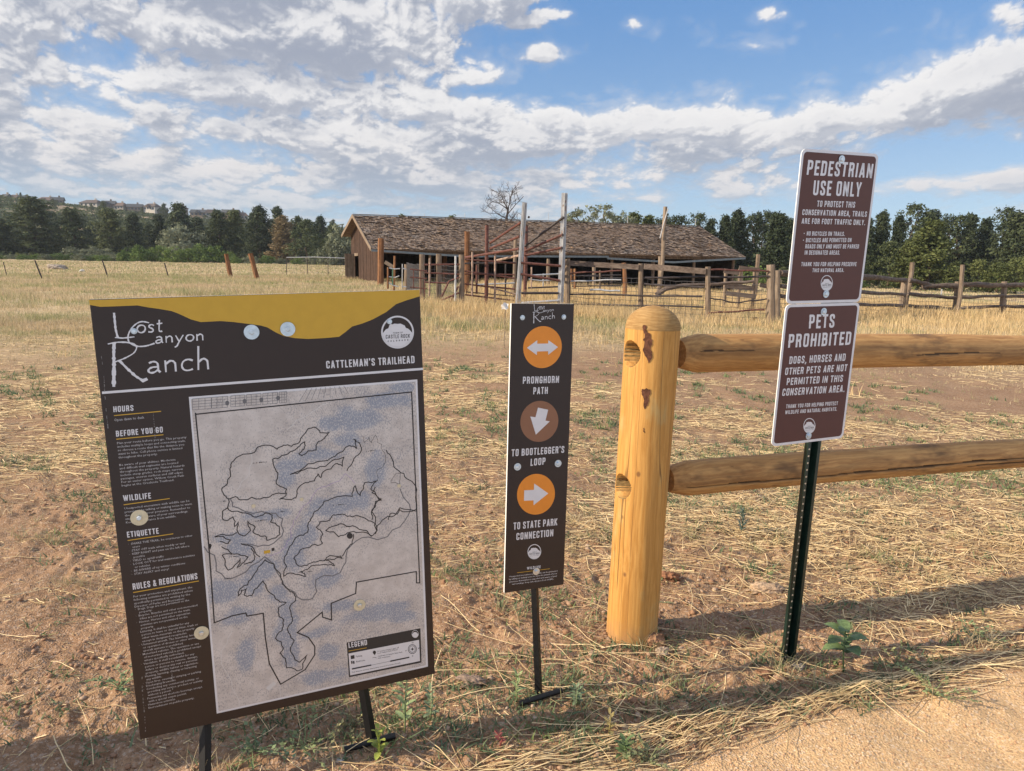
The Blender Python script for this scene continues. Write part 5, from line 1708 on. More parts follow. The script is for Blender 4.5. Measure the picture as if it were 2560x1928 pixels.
prng = np.random.default_rng(3)
def fz(px, py):
    p = hit(px, py); return (p.x, p.y, gz(p.x, p.y))
leafy_plant('sunflower_seedling', 'broad-leaved green seedling beside the foot of the green steel post', 'plant', fz(2108, 1688), 0.165, 10, 0.105, 0.074, (0.125, 0.180, 0.075), prng, 0.55, True, seed=0.6)
leafy_plant('mullein', 'tall narrow pale green weed between the map board and the narrow sign', 'plant', fz(1012, 1838), 0.235, 20, 0.050, 0.017, (0.27, 0.33, 0.15), prng, 0.25, seed=1.0)
leafy_plant('leafy_weed', 'bright yellow-green weed at the foot bar of the map board', 'plant', fz(948, 1905), 0.10, 14, 0.042, 0.020, (0.30, 0.34, 0.07), prng, 0.4, seed=2.0)
leafy_plant('leafy_weed', 'low pale weed left of the narrow sign stake', 'plant', fz(1292, 1760), 0.10, 14, 0.036, 0.013, (0.26, 0.32, 0.14), prng, 0.3, seed=3.0)
leafy_plant('leafy_weed', 'small weed with red leaves below the narrow sign', 'plant', fz(1248, 1872), 0.050, 6, 0.024, 0.012, (0.24, 0.07, 0.06), prng, 0.3, seed=.2)
leafy_plant('leafy_weed', 'small weed with a red top to the right of the narrow sign stake', 'plant', fz(1522, 1836), 0.075, 10, 0.034, 0.014, (0.25, 0.20, 0.08), prng, 0.3, seed=5.2)
leafy_plant('leafy_weed', 'dark green weed cluster in the bottom middle of the dirt', 'plant', fz(1560, 1895), 0.06, 16, 0.045, 0.018, (0.10, 0.15, 0.06), prng, 0.4, seed=4.2)
leafy_plant('leafy_weed', 'grey-green weed under the right corner of the map board', 'plant', fz(1075, 1800), 0.11, 18, 0.036, 0.014, (0.19, 0.24, 0.13), prng, 0.3, seed=1.2)
leafy_plant('leafy_weed', 'grey-green weed right of the stake of the narrow sign', 'plant', fz(1440, 1765), 0.065, 16, 0.04, 0.014, (0.15, 0.20, 0.11), prng, 0.4, seed=2.2)
leafy_plant('sage_bush', 'small blue-grey bush in the straw behind the lower rail', 'shrub', fz(1853, 1338), 0.13, 40, 0.055, 0.009, (0.11, 0.15, 0.12), prng, 0.15, seed=2.2)
for i, (px_, py_, lb) in enumerate(((640, 1890, 'spreading green weed below the left half of the map board'), (760, 1880, 'spreading green weed below the middle of the map board'), (880, 1815, 'spreading green weed beside the right stake of the map board'), (300, 1735, 'spreading grey-green weed left of the map board'),
                                      (1620, 1905, 'spreading weed at the lower edge of the dirt'), (2240, 1660, 'spreading grey weed right of the seedling'), (2430, 1600, 'spreading green weed near the right edge'), (2330, 1745, 'spreading green weed at the straw by the path'))):
    spreading_weed(lb, fz(px_, py_), prng, (0.15 + .03 * (i % 3), 0.195 + .02 * (i % 2), 0.095))


def rock(name, label, cat, px, py, size, col, rng, flat=0.7, seed=0):
    p = hit(px, py)
    bm = bmesh.new(); bmesh.ops.create_icosphere(bm, subdivisions=5, radius=1.0)
    for v in bm.verts:
        c = v.co.copy()
        k = 1 + 0.40 * float(fbm(np.array(c.x * 1.2 + seed), np.array(c.y * 1.2 + c.z * 1.7), seed, 4)) + 0.34 * float(vnoise(np.array(c.x * 3.1 + seed), np.array(c.z * 3.3 + c.y * 2.9), seed + 4)) + 0.22 * float(vnoise(np.array(c.x * 7.3 + c.y * 3), np.array(c.z * 7.1 + c.y * 5.9), seed + 6)) + 0.10 * float(vnoise(np.array(c.x * 15.3 + c.y * 6), np.array(c.z * 14.1 - c.y * 9.9), seed + 8))
        v.co = Vector((c.x * size[0], c.y * size[1], c.z * size[2])) * k
    me = bpy.data.meshes.new(name); bm.to_mesh(me); bm.free(); me.shade_smooth()
    m, T, b = new_mat(name)
    n_ = T.noise(obj_co(T), 38.0, 6, 0.7)
    T.put(b.inputs['Base Color'], T.mix(T.ss(n_, .35, .7), tuple(k * .6 for k in col), tuple(k * 1.2 for k in col)))
    b.inputs['Roughness'].default_value = 0.95
    bump(T, b, n_, 1.0, 0.012)
    me.materials.append(m)
    o = link(bpy.data.objects.new(name, me))
    o.location = (p.x, p.y, gz(p.x, p.y) + size[2] * 0.35)
    return tag(o, label, cat)


rock('dirt_clod', 'red-brown dirt clod against the foot of the round timber post', 'clod', 1632, 1612, (0.042, 0.036, 0.034), (0.38, 0.205, 0.12), rng, seed=3)
rock('flat_stone', 'pale flat stone left of the green steel post', 'stone', 1912, 1478, (0.085, 0.045, 0.030), (0.56, 0.40, 0.27), rng, seed=5)
rock('dirt_clod', 'dark red clod in the soil right of the timber post', 'clod', 1668, 1448, (0.050, 0.04, 0.034), (0.33, 0.16, 0.09), rng, seed=7)
rock('dirt_clod', 'brown clod below the foot of the green steel post', 'clod', 1912, 1685, (0.030, 0.024, 0.018), (0.33, 0.18, 0.11), rng, seed=9)
rock('grey_stone', 'light grey stone right of the foot of the green steel post', 'stone', 1993, 1668, (0.022, 0.018, 0.018), (0.50, 0.42, 0.35), rng, seed=11)
rock('dirt_clod', 'round clod at the left of the soil heap by the timber post', 'clod', 1640, 1555, (0.024, 0.02, 0.02), (0.30, 0.2, 0.15), rng, seed=12)
rock('grey_stone', 'pale stone among the clods right of the timber post foot', 'stone', 1655, 1640, (0.026, 0.02, 0.018), (0.50, 0.38, 0.28), rng, seed=13)
rock('grey_stone', 'lumpy grey stone under the corner of the map board', 'stone', 1180, 1712, (0.045, 0.032, 0.022), (0.36, 0.26, 0.20), rng, seed=15)
rock('white_stone', 'small white stone in the shade below the map board', 'stone', 850, 1908, (0.011, 0.008, 0.006), (0.70, 0.66, 0.62), rng, seed=16)

# ------------------------------------------------------------------ the old cattle shed
M_oldwood = wood('weathered_wood', (0.060, 0.038, 0.028), (0.155, 0.105, 0.075), (0.290, 0.215, 0.160), 26.0, 'Z', 0.85, 0.5)
M_grayrail = wood('grey_log', (0.050, 0.036, 0.030), (0.120, 0.090, 0.075), (0.230, 0.185, 0.155), 22.0, 'X', 0.85, 0.5)
M_graypost = wood('grey_post', (0.085, 0.062, 0.046), (0.200, 0.150, 0.110), (0.330, 0.260, 0.200), 24.0, 'Z', 0.85, 0.6)
M_redpost = wood('treated_brown_post', (0.075, 0.032, 0.016), (0.190, 0.088, 0.042), (0.330, 0.175, 0.088), 22.0, 'Z', 0.75, 0.4)
M_rust = plain('rusty_pipe', (0.125, 0.052, 0.042), 0.7, 0.0, 0.35, 14)
M_dpipe = plain('dark_pipe', (0.055, 0.045, 0.045), 0.6, 0.2, 0.35, 10)
M_silver = plain('galvanised_pipe', (0.42, 0.43, 0.45), 0.45, 0.4, 0.2, 9)
M_wpaint = plain('chipped_white_paint', (0.46, 0.46, 0.47), 0.5, 0.0, 0.15, 5)
M_paleup = plain('pale_rusty_pipe', (0.34, 0.24, 0.19), 0.7, 0.0, 0.4, 7)
M_wire = plain('fence_wire', (0.13, 0.12, 0.12), 0.6, 0.3, 0.2, 9)
M_gutter = plain('blue_grey_gutter', (0.17, 0.20, 0.22), 0.5, 0.1, 0.15, 6)


M_inside = wood('shade_darkened_old_boards', (0.012, 0.009, 0.007), (0.030, 0.022, 0.017), (0.060, 0.045, 0.035), 20.0, 'Z', 0.9, 0.3)  # boards toned near black, standing in for the shade inside the shed


def barn():
    F0 = hit(930, 709); Y0 = F0.y
    e = at(929, 622, Y0).z
    Y1 = Y0 * 1.155
    Fa, Fb = at(929, 622, Y0), at(1863, 641, Y1); Fb.z = e - 0.02
    Ra = at(882, 538, Y0 * 1.145); Rb = at(1749, 566, Y0 * 1.145 * 1.125); Rb.z = Ra.z - 0.05
    Ba = at(855, 589, Y0 * 1.245); Bb = Rb + (Ba - Ra)
    t = thing('cattle_shed', 'long low open-fronted old wooden cattle shed with a worn shingle roof', 'shed', (Fa.x, Fa.y, float(terrain(Fa.x, Fa.y))))
    O = Vector(t.location)
    ax = (Fb - Fa); ax.z = 0; ax.normalize()
    # ---- roof deck and shingles
    def slope(A, B, C, D, name, thick=0.09):
        n = (B - A).cross(D - A).normalized()
        if n.z < 0: n = -n
        V = [p - O for p in (A, B, C, D)] + [p - O - n * thick for p in (A, B, C, D)]
        F = [(0, 1, 2, 3), (7, 6, 5, 4), (0, 4, 5, 1), (1, 5, 6, 2), (2, 6, 7, 3), (3, 7, 4, 0)]
        return MB().add(V, F).build(name, M_oldwood, t), n
    slope(Fa, Fb, Rb, Ra, 'roof_deck'); slope(Ra, Rb, Bb, Ba, 'roof_deck')
    m, T, b = new_mat('cedar_shingles')
    r = T.n('ShaderNodeNewGeometry').outputs['Random Per Island']
    co = obj_co(T)
    c = T.ramp(r, ((0.0, (0.150, 0.112, 0.090)), (0.25, (0.220, 0.166, 0.132)), (0.5, (0.285, 0.218, 0.172)), (0.75, (0.335, 0.258, 0.202)), (1.0, (0.385, 0.275, 0.190))))
    c = T.mix(T.ss(T.noise(co, 0.9, 4, 0.6), 0.55, 0.70, 0.0, 0.6), c, (0.42, 0.250, 0.135))
    c = T.mix(T.ss(T.noise(T.vm('MULTIPLY', co, (1, 1, 3)), 0.5, 4, 0.6), 0.55, 0.7, 0.0, 0.6), c, (0.30, 0.27, 0.25))
    T.put(b.inputs['Base Color'], c); b.inputs['Roughness'].default_value = 0.9
    rr = np.random.default_rng(4)
    for (A, B, C, D, rows) in ((Fa, Fb, Rb, Ra, 27), (Ba, Bb, Rb, Ra, 10)):
        n = (B - A).cross(D - A).normalized()
        if n.z < 0: n = -n
        A_, B_, C_, D_ = (np.array(q - O) for q in (A, B, C, D))
        n_ = np.array(n)
        V, F = [], []
        for i in range(rows):
            cols = 132
            edges = np.cumsum(rr.uniform(.6, 1.4, cols)); edges = np.concatenate([[0], edges / edges[-1]])
            for j in range(cols):
                if rr.random() < 0.02: continue
                s0, s1 = edges[j] + 0.0006, edges[j + 1] - 0.0006
                v0 = (i - 0.12 + rr.uniform(-.22, .18)) / rows if i else -0.01 + rr.uniform(-.006, .004)
                v1 = min(1.0, (i + 1.15) / rows)
                P = lambda s, v: (A_ * (1 - s) + B_ * s) * (1 - v) + (D_ * (1 - s) + C_ * s) * v
                lift0 = 0.045 + abs(rr.normal(0, 0.040)); lift1 = 0.006 + 0.004 * rr.random()
                tw = rr.normal(0, 0.012)
                q = [P(s0, v0) + n_ * (lift0 + tw), P(s1, v0) + n_ * (lift0 - tw), P(s1, v1) + n_ * lift1, P(s0, v1) + n_ * lift1]
                bq = [P(s0, v0) + n_ * (lift0 + tw - 0.022), P(s1, v0) + n_ * (lift0 - tw - 0.022)]
                k = len(V); V += q + bq
                F += [(k, k + 1, k + 2, k + 3), (k + 4, k + 5, k + 1, k)]
        V = np.array(V); F = np.array(F)
        raw_mesh('roof_shingles', V, F, m, t)
    MB().bar(Ra - O + Vector((0, 0, .06)), Rb - O + Vector((0, 0, .06)), 0.22, 0.05).build('ridge_board', M_graypost, t)
    # barge boards on the near gable
    nb = -ax * 0.03
    MB().bar(Fa - O + nb - Vector((0, 0, .05)), Ra - O + nb - Vector((0, 0, .05)), 0.05, 0.24).build('barge_board', M_graypost, t)
    MB().bar(Ra - O + nb - Vector((0, 0, .05)), Ba - O + nb - Vector((0, 0, .05)), 0.05, 0.24).build('barge_board', M_graypost, t)
    # sagging gutter in four lengths
    for (x0, y0, x1, y1) in ((929, 626, 1165, 641), (1165, 641, 1322, 641), (1322, 641, 1521, 642), (1518, 646, 1683, 656), (1683, 656, 1863, 646)):
        f0, f1 = (x0 - 929) / 934, (x1 - 929) / 934
        Ya, Yb_ = Fa.y + (Fb.y - Fa.y) * f0, Fa.y + (Fb.y - Fa.y) * f1
        p, q = at(x0, y0, Ya - 0.16), at(x1, y1, Yb_ - 0.16)
        MB().bar(p - O, q - O, 0.11, 0.13).build('gutter', M_gutter, t)
    # ---- walls: gable end of upright boards with a doorway, closed back and far end
    per = (Ra - Fa); per.z = 0; per.normalize()
    depth_f, depth_b = 0.0, (Ba - Fa).dot(per)
    W0 = Fa + ax * 0.55 + per * 0.35
    wall_len = depth_b - 0.75
    def roofz(d):                       # underside of the roof at distance d from the front eave
        dr = (Ra - Fa).dot(per)
        return (Fa.z + (Ra.z - Fa.z) * d / dr if d < dr else Ra.z + (Ba.z - Ra.z) * (d - dr) / (depth_b - dr)) - 0.12
    g0 = float(terrain(W0.x, W0.y))
    nboard = 40
    mb = MB()
    for i in range(nboard):
        d0, d1 = wall_len * i / nboard, wall_len * (i + 1) / nboard - 0.015
        dm = (d0 + d1) / 2
        ztop = roofz(dm + 0.35)
        zb = g0 - 0.05 + random.uniform(0, .06)
        p = W0 + per * dm
        if 0.70 < dm / wall_len < 0.86: zb = g0 + 1.75
        off_ = -ax * random.uniform(0, .02)
        M3 = Matrix((per, ax, Vector((0, 0, 1)))).transposed()
        mb.box(Vector((p.x, p.y, (ztop + zb) / 2)) - O + off_, (d1 - d0, 0.025, ztop - zb), M3)
    mb.build('gable_wall', wood('red_brown_boards', (0.018, 0.012, 0.009), (0.050, 0.029, 0.021), (0.125, 0.076, 0.056), 14.0, 'Z', 0.85, 0.4), t)
    # door leaf standing open, and the lintel
    hd = W0 + per * wall_len * 0.87
    MB().box(Vector((hd.x, hd.y, g0 + 0.95)) - O - ax * 0.35 , (0.05, 0.75, 1.85), Matrix((per, -ax, Vector((0, 0, 1)))).transposed()).build('door', M_graypost, t)
    ld = W0 + per * wall_len * 0.78 - ax * 0.04
    MB().box(Vector((ld.x, ld.y, g0 + 1.82)) - O, (1.5, 0.04, 0.2), Matrix((per, ax, Vector((0, 0, 1)))).transposed()).build('lintel', M_graypost, t)
    Lx = (Fb - Fa).dot(ax)
    bw = MB()
    M3 = Matrix((ax, per, Vector((0, 0, 1)))).transposed()
    c = Fa + ax * (Lx / 2) + per * (depth_b - 0.4)
    bw.box(Vector((c.x, c.y, g0 + 1.2)) - O, (Lx - 1.1, 0.04, 4.2), M3)
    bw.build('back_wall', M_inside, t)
    ew = MB(); c = Fa + ax * (Lx - 0.55) + per * (depth_b / 2)
    V = []
    for d, z in ((0.5, g0 - .8), (depth_b - .4, g0 - .8), (depth_b - .4, roofz(depth_b - .4)), ((Ra - Fa).dot(per), roofz((Ra - Fa).dot(per))), (0.5, roofz(.5))):
        p = Fa + ax * (Lx - 0.55) + per * d
        V.append(Vector((p.x, p.y, z)) - O)
    V2 = [v + ax * .04 for v in V]
    ew.add(V + V2, [(0, 1, 2, 3, 4), (9, 8, 7, 6, 5)] + [(i, (i + 1) % 5, 5 + (i + 1) % 5, 5 + i) for i in range(5)])
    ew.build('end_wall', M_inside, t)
    # partition half way keeps the inside dark, posts and a header carry the front
    for f in (0.33, 0.66):
        c = Fa + ax * (Lx * f) + per * (depth_b * .6)
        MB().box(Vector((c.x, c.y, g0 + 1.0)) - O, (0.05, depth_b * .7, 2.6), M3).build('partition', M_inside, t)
    for i in range(9):
        c = Fa + ax * (0.6 + (Lx - 1.2) * i / 8) + per * 0.45
        gzv = float(terrain(c.x, c.y))
        MB().box(Vector((c.x, c.y, (gzv + Fa.z) / 2 - .1)) - O, (0.14, 0.14, Fa.z - gzv), M3).build('front_post', M_oldwood, t)
    c = Fa + ax * (Lx / 2) + per * 0.45
    MB().box(Vector((c.x, c.y, Fa.z - 0.16)) - O, (Lx - 1.2, 0.12, 0.2), M3).build('header_beam', M_oldwood, t)
    for (px_, h_) in ((955, .12), (1045, .12), (1140, .3), (1345, .55), (1551, .55), (1737, .55)):
        f = (px_ - 882) / 867
        p = Ra + (Rb - Ra) * f
        MB().tube([p - O + Vector((0, 0, .05)), p - O + Vector((0, 0, .1 + h_))], 0.022, 6).build('vent_pipe', M_wpaint, t)
    return t


barn()


# ------------------------------------------------------------------ posts, pipes and wire
def post_mesh(base, top, w, m, parent, name='post', crooked=0.0, n=9, bury=0.12):
    d = (top - base)
    pts, rad = [], []
    for k in range(6):
        s = k / 5
        p = base + d * s
        if crooked: p = p + Vector((math.sin(s * 5 + base.x) * crooked, 0, 0))
        pts.append(p); rad.append(w / 2 * (1.06 - 0.10 * s) * (1 + random.uniform(-.06, .06)))
    pts[0] = pts[0] - d.normalized() * bury
    return MB().tube(pts, rad, n, jitter=0.06).build(name, m, parent)


def place(px, yt, yb, wpx, Y=None, xb=None):
    """base and top points of an upright seen from (px, yt) down to (xb, yb)"""
    xb = px if xb is None else xb
    b = hit(xb, yb) if Y is None else at(xb, yb, Y)
    if Y is not None: b.z = float(terrain(b.x, b.y))
    t_ = at(px, yt, b.y)
    return b, t_, wpx / FPX * b.y


def wire_panel(p, q, hgt0, hgt1, parent, dx=0.16, dz=0.13, r=0.0065, sag=0.01):
    mb = MB()
    L = math.hypot(q.x - p.x, q.y - p.y)
    nx, nz = max(2, int(L / dx)), max(2, int((hgt1 - hgt0) / dz))
    def P(s, z):
        x, y = p.x + (q.x - p.x) * s, p.y + (q.y - p.y) * s
        return Vector((x, y + 0.02 * math.sin(s * 9), float(terrain(x, y)) + z - sag * math.sin(s * math.pi) * 3 + 0.012 * math.sin(s * 31 + z * 7)))
    for i in range(nz + 1):
        z = hgt0 + (hgt1 - hgt0) * i / nz
        pts = [P(k / 8, z) for k in range(9)]
        mb.tube(pts, r * (1.4 if i in (0, nz) else 1), 3, cap=False)
    for j in range(nx + 1):
        mb.tube([P(j / nx, hgt0), P(j / nx, hgt1)], r * .8, 3, cap=False)
    return mb.build('wire_mesh', M_wire, parent)


def pipe_px(pts, Y, r, m, parent, name='pipe', n=7):
    """a pipe through pixels at one or several forward distances"""
    if not isinstance(Y, (list, tuple)): Y = [Y] * len(pts)
    return MB().tube([at(x, y, d) for (x, y), d in zip(pts, Y)], r, n).build(name, m, parent)


# woven-wire corral fence nearest to the viewer
cf = thing('corral_fence', 'old corral fence of grey posts, plank rails and woven wire before the shed', 'fence')
PO = {}
for (x_, yt, yb, w_, m_) in ((1017, 661, 727, 13, M_graypost), (1055, 636, 757, 15, M_graypost), (1097, 635, 757, 14, M_graypost), (1154, 637, 770, 14, M_graypost), (1419, 648, 778, 14, M_graypost), (1602, 659, 790, 13, M_graypost),
                             (1770, 667, 803, 13, M_graypost), (1927, 662, 811, 21, M_graypost), (1944, 676, 806, 13, M_graypost)):
    b_, t_, ww = place(x_, yt, yb, w_)
    post_mesh(b_, t_, ww, m_, cf); PO[x_] = (b_, t_)
for a_, c_ in ((1017, 1055), (1055, 1097), (1097, 1154), (1419, 1602), (1602, 1770), (1770, 1927)):
    wire_panel(PO[a_][0], PO[c_][0], 0.06, 1.15 if a_ > 1200 else 1.35, cf)
Yof = lambda x: float(np.interp(x, sorted(PO), [PO[k][0].y for k in sorted(PO)]))
def rail_px(x0, y0, x1, y1, th, m, parent, name='rail', dy=-0.10, tube=True, extra=None):
    p, q = at(x0, y0, Yof(x0) + dy), at(x1, y1, Yof(x1) + dy)
    if tube:
        pts = [p + (q - p) * (k / 6) + Vector((0, 0, 0.012 * math.sin(k * 1.7 + x0))) for k in range(7)]
        return MB().tube(pts, th / 2, 8, jitter=.05).build(name, m, parent)
    o = MB().bar(p, q, 0.05, th).build(name, m, parent)
    return o
for a_ in ((1425, 658, 1597, 668, .155), (1610, 666, 1765, 679, .17)): rail_px(*a_, M_grayrail, cf, 'plank_rail', tube=False)
for (x0, y0, x1, y1, m_, r_) in ((1778, 674, 1922, 678, M_rust, .05), (1425, 683, 1553, 677, M_rust, .05), (1427, 704, 1553, 699, M_silver, .045), (1425, 735, 1756, 742, M_dpipe, .055), (1433, 761, 1759, 767, M_dpipe, .055), (1433, 783, 1569, 784, M_dpipe, .05),
                                 (1612, 694, 1923, 692, M_dpipe, .06), (1610, 711, 1759, 718, M_dpipe, .05), (1475, 724, 1550, 728, M_silver, .06), (1775, 745, 1838, 757, M_dpipe, .04), (1838, 757, 1917, 748, M_dpipe, .04), (1772, 783, 1911, 774, M_rust, .05), (1775, 711, 1885, 704, M_grayrail, .09)):
    rail_px(x0, y0, x1, y1, r_, m_, cf, 'pipe_rail')

# posts that stand on their own behind the wire
for (x_, yt, yb, w_, m_, crk, nm, lb, xb) in (
    (952, 596, 716, 15, M_redpost, 0, 'tall_post', 'tall reddish-brown square post at the near corner of the shed', 951),
    (1112, 596, 705, 12, M_redpost, 0, 'tall_post', 'reddish-brown post rising before the shed eave, second of the three tall brown posts', 1111),
    (1168, 579, 742, 14, M_redpost, 0, 'tall_post', 'tallest and most orange brown post, left of the rusty steel pipe', 1166),
    (1217, 563, 765, 9, M_rust, 0, 'steel_post', 'dark rusty steel pipe post left of the white chute uprights', 1216),
    (1316, 565, 755, 9, M_rust, 0, 'steel_post', 'dark rusty steel pipe post between the two white uprights', 1312),
    (1289, 597, 752, 9, M_graypost, 0, 'grey_post', 'grey timber post just left of the shorter white upright', 1284),
    (1560, 657, 757, 11, M_redpost, .02, 'leaning_post', 'short rust-red split post under the plank rail', 1563),
    (1668, 517, 762, 10, M_graypost, .07, 'crooked_pole', 'tall crooked weathered pole with a white pipe tied to its top', 1641),
    (1651, 641, 760, 10, M_graypost, .0, 'grey_post', 'grey post against the foot of the crooked pole', 1648),
    (1896, 636, 752, 10, M_graypost, 0, 'grey_post', 'grey post behind the corral to the left of the brown notice plates', 1886),
    (1371, 647, 725, 9, M_graypost, 0, 'grey_post', 'grey post behind the corral between the tall white upright and the shed', 1370),
    (1485, 668, 722, 9, M_graypost, 0, 'grey_post', 'short grey post in the shade of the shed right of the white uprights', 1485),
    (1428, 672, 725, 7, M_redpost, 0, 'brown_post', 'short brown post just right of the tall white upright', 1428),
    (1853, 676, 722, 9, M_graypost, 0, 'grey_post', 'stout grey post near the right end of the shed', 1852),
    (987, 640, 745, 6, M_redpost, 0, 'brown_post', 'thin brown post at the wire end of the corral', 984)):
    b_, t_, ww = place(x_, yt, yb, w_, xb=xb)
    o = thing(nm, lb, 'post')
    post_mesh(b_, t_, ww, m_, o, 'shaft', crk)
    if nm == 'crooked_pole':
        pipe_px([(1650, 596), (1659, 560), (1670, 522)], b_.y - .12, 0.022, M_wpaint, o, 'white_pipe')
        MB().tube([at(1658, 557, b_.y), at(1667, 552, b_.y - .05), at(1668, 540, b_.y)], 0.018, 5).build('stub', M_graypost, o)

# white channel uprights of the loading chute with their slanting pipes
ch = thing('loading_chute', 'cattle loading chute of two tall chipped white steel uprights with slanting pipes', 'cattle chute')
Yc = hit(1296, 776).y
for (xt, yt, xb, w_) in ((1312, 506, 1294, .075), (1412, 482, 1401, .105)):
    tp = at(xt, yt, Yc); bp = at(xb, 765, Yc); g_ = bp - (tp - bp).normalized() * ((bp.z - float(terrain(bp.x, bp.y))) + .1)
    mb = MB(); u = Vector((1, 0, 0))
    mb.bar(g_, tp, w_, 0.02, up=(1, 0, 0)).bar(g_ + u * (w_ / 2 - .01) + Vector((0, .05, 0)), tp + u * (w_ / 2 - .01) + Vector((0, .05, 0)), 0.10, 0.02, up=(0, 1, 0)).bar(g_ - u * (w_ / 2 - .01) + Vector((0, .05, 0)), tp - u * (w_ / 2 - .01) + Vector((0, .05, 0)), 0.10, 0.02, up=(0, 1, 0))
    me = bpy.data.meshes.new('upright'); me.from_pydata(mb.v, [], mb.f); me.materials.append(M_wpaint)
    up_ = link(bpy.data.objects.new('upright', me), ch)
    for k in range(9):       # patches where the paint has gone
        s = random.random()
        c = g_ + (tp - g_) * s + u * random.uniform(-.05, .05) + Vector((0, -0.0125, 0))
        hh = random.uniform(.03, .12)
        MB().add([c + Vector((-.02, 0, -hh)), c + Vector((.015, 0, -hh * .7)), c + Vector((.02, 0, hh * .8)), c + Vector((-.012, 0, hh))], [(0, 1, 2, 3)]).build('rust_patch', M_paleup, up_)
Yr_ = hit(1217, 765).y
for pts, Yp_, m_ in (([(1225, 608), (1303, 556)], (Yr_, Yc + .05), M_rust), ([(1225, 622), (1299, 591)], (Yr_, Yc + .05), M_rust), ([(1163, 644), (1298, 622)], (Yr_, Yc + .05), M_rust), ([(1241, 651), (1298, 639)], (Yr_, Yc + .05), M_paleup),
                     ([(1312, 616), (1409, 543)], (Yc + .4, Yc), M_dpipe), ([(1312, 628), (1408, 586)], (Yc + .4, Yc), M_rust), ([(1312, 639), (1407, 619)], (Yc + .4, Yc), M_rust),
                     ([(1303, 733), (1397, 733)], (Yc, Yc), M_dpipe), ([(1301, 657), (1402, 665)], (Yc, Yc), M_rust), ([(1301, 685), (1400, 702)], (Yc, Yc), M_rust), ([(1303, 758), (1395, 752)], (Yc, Yc), M_silver)):
    pipe_px(pts, list(Yp_), 0.040, m_, ch, 'pipe_brace')
for (x_, y_) in ((1322, 543), (1316, 581), (1409, 545), (1407, 588), (1405, 620)):
    p = at(x_, y_, Yc - .08); MB().tube([p, p + Vector((0, .06, 0))], 0.036, 10).build('pipe_end', M_dpipe, ch)

def panel(name, label, cat, rails, ups, Y, group=None):
    o = thing(name, label, cat, group=group)
    for pts, m_, r_ in rails: pipe_px(pts, Y, r_, m_, o, 'rail')
    for (x_, y0, y1, m_, r_) in ups: pipe_px([(x_, y0), (x_ - (y1 - y0) * .008, y1)], Y, r_, m_, o, 'upright')
    return o
panel('pipe_panel', 'rust-red pipe cattle panel between the rusty steel post and the tallest brown post', 'cattle panel',
      [([(1162, 649), (1211, 652), (1290, 658)], M_rust, .028), ([(1162, 678), (1287, 696)], M_rust, .028), ([(1162, 685), (1287, 687)], M_rust, .024), ([(1162, 710), (1211, 716), (1287, 723)], M_rust, .028), ([(1225, 719), (1290, 736)], M_paleup, .026), ([(1162, 737), (1287, 752)], M_rust, .026)],
      [(1181, 630, 741, M_paleup, .034), (1238, 635, 757, M_paleup, .034)], 23.4)
panel('pipe_panel', 'dark pipe cattle panel behind the rust-red one', 'cattle panel', [([(1162, 659), (1287, 657)], M_dpipe, .03), ([(1190, 712), (1287, 708)], M_silver, .03), ([(1165, 730), (1287, 741)], M_dpipe, .02)], [(1192, 662, 735, M_rust, .04), (1264, 660, 738, M_dpipe, .03)], 26.0)
panel('bent_gate', 'bent rust-red pipe gate leaning between the grey posts', 'gate', [([(1060, 662), (1149, 661)], M_rust, .028), ([(1061, 682), (1149, 686)], M_rust, .028), ([(1061, 706), (1122, 708)], M_rust, .026), ([(1104, 742), (1122, 704), (1149, 693)], M_rust, .032), ([(1104, 751), (1148, 732)], M_rust, .028), ([(1125, 757), (1146, 716)], M_rust, .028)],
      [(1074, 646, 741, M_paleup, .03), (1139, 640, 752, M_wpaint, .036)], 23.0)
panel('low_gate', 'low dark red pipe gate at the left end of the wire', 'gate', [([(1025, 673), (1050, 676), (1068, 678)], M_rust, .022), ([(1025, 693), (1068, 697)], M_rust, .022), ([(1025, 718), (1068, 722)], M_rust, .022)], [(1034, 673, 722, M_rust, .018), (1052, 676, 735, M_rust, .018), (1062, 700, 742, M_rust, .02)], 24.5)
panel('sagging_gate', 'sagging silver pipe gate beside the corner post of the shed', 'gate', [([(972, 670), (985, 673), (1000, 672)], M_silver, .022), ([(970, 692), (988, 694), (998, 690)], M_silver, .022), ([(970, 707), (984, 714), (996, 717)], M_silver, .022), ([(1006, 671), (1016, 674)], M_silver, .022), ([(1006, 716), (1016, 718)], M_silver, .022)], [(1006, 660, 722, M_silver, .02), (982, 672, 712, plain('green_paint', (.06, .14, .09), .6), .03), (970, 668, 722, M_redpost, .04)], 27.0)
panel('pipe_panel', 'silver-railed cattle panel seen between the two white uprights', 'cattle panel', [([(1320, 689), (1398, 685)], M_silver, .03), ([(1322, 698), (1350, 702), (1398, 700)], M_silver, .024), ([(1320, 720), (1396, 717)], M_dpipe, .03)], [(1329, 668, 722, M_paleup, .03), (1358, 684, 716, M_silver, .02)], 26.0)
panel('pipe_panel', 'short pipe panel in the shade behind the plank rail', 'cattle panel', [([(1430, 690), (1553, 688)], M_dpipe, .03), ([(1430, 716), (1553, 714)], M_dpipe, .025)], [(1437, 672, 722, M_redpost, .05), (1500, 676, 722, M_graypost, .04)], 30.0)
o = thing('plank', 'weathered plank leaning behind the tall brown corner post', 'plank')
MB().bar(at(962, 655, 33), at(983, 668, 33), .05, .16).build('board', M_graypost, o)
o = thing('fallen_log', 'grey bent log lying across the rails behind the crooked pole', 'log')
MB().tube([at(1640, 738, 24), at(1665, 722, 24), at(1710, 713, 24), at(1762, 712, 24)], [.09, .08, .06, .05], 8).build('log', M_grayrail, o)
o = thing('board_fence', 'row of sagging grey boards right of the shed behind the corral', 'fence')
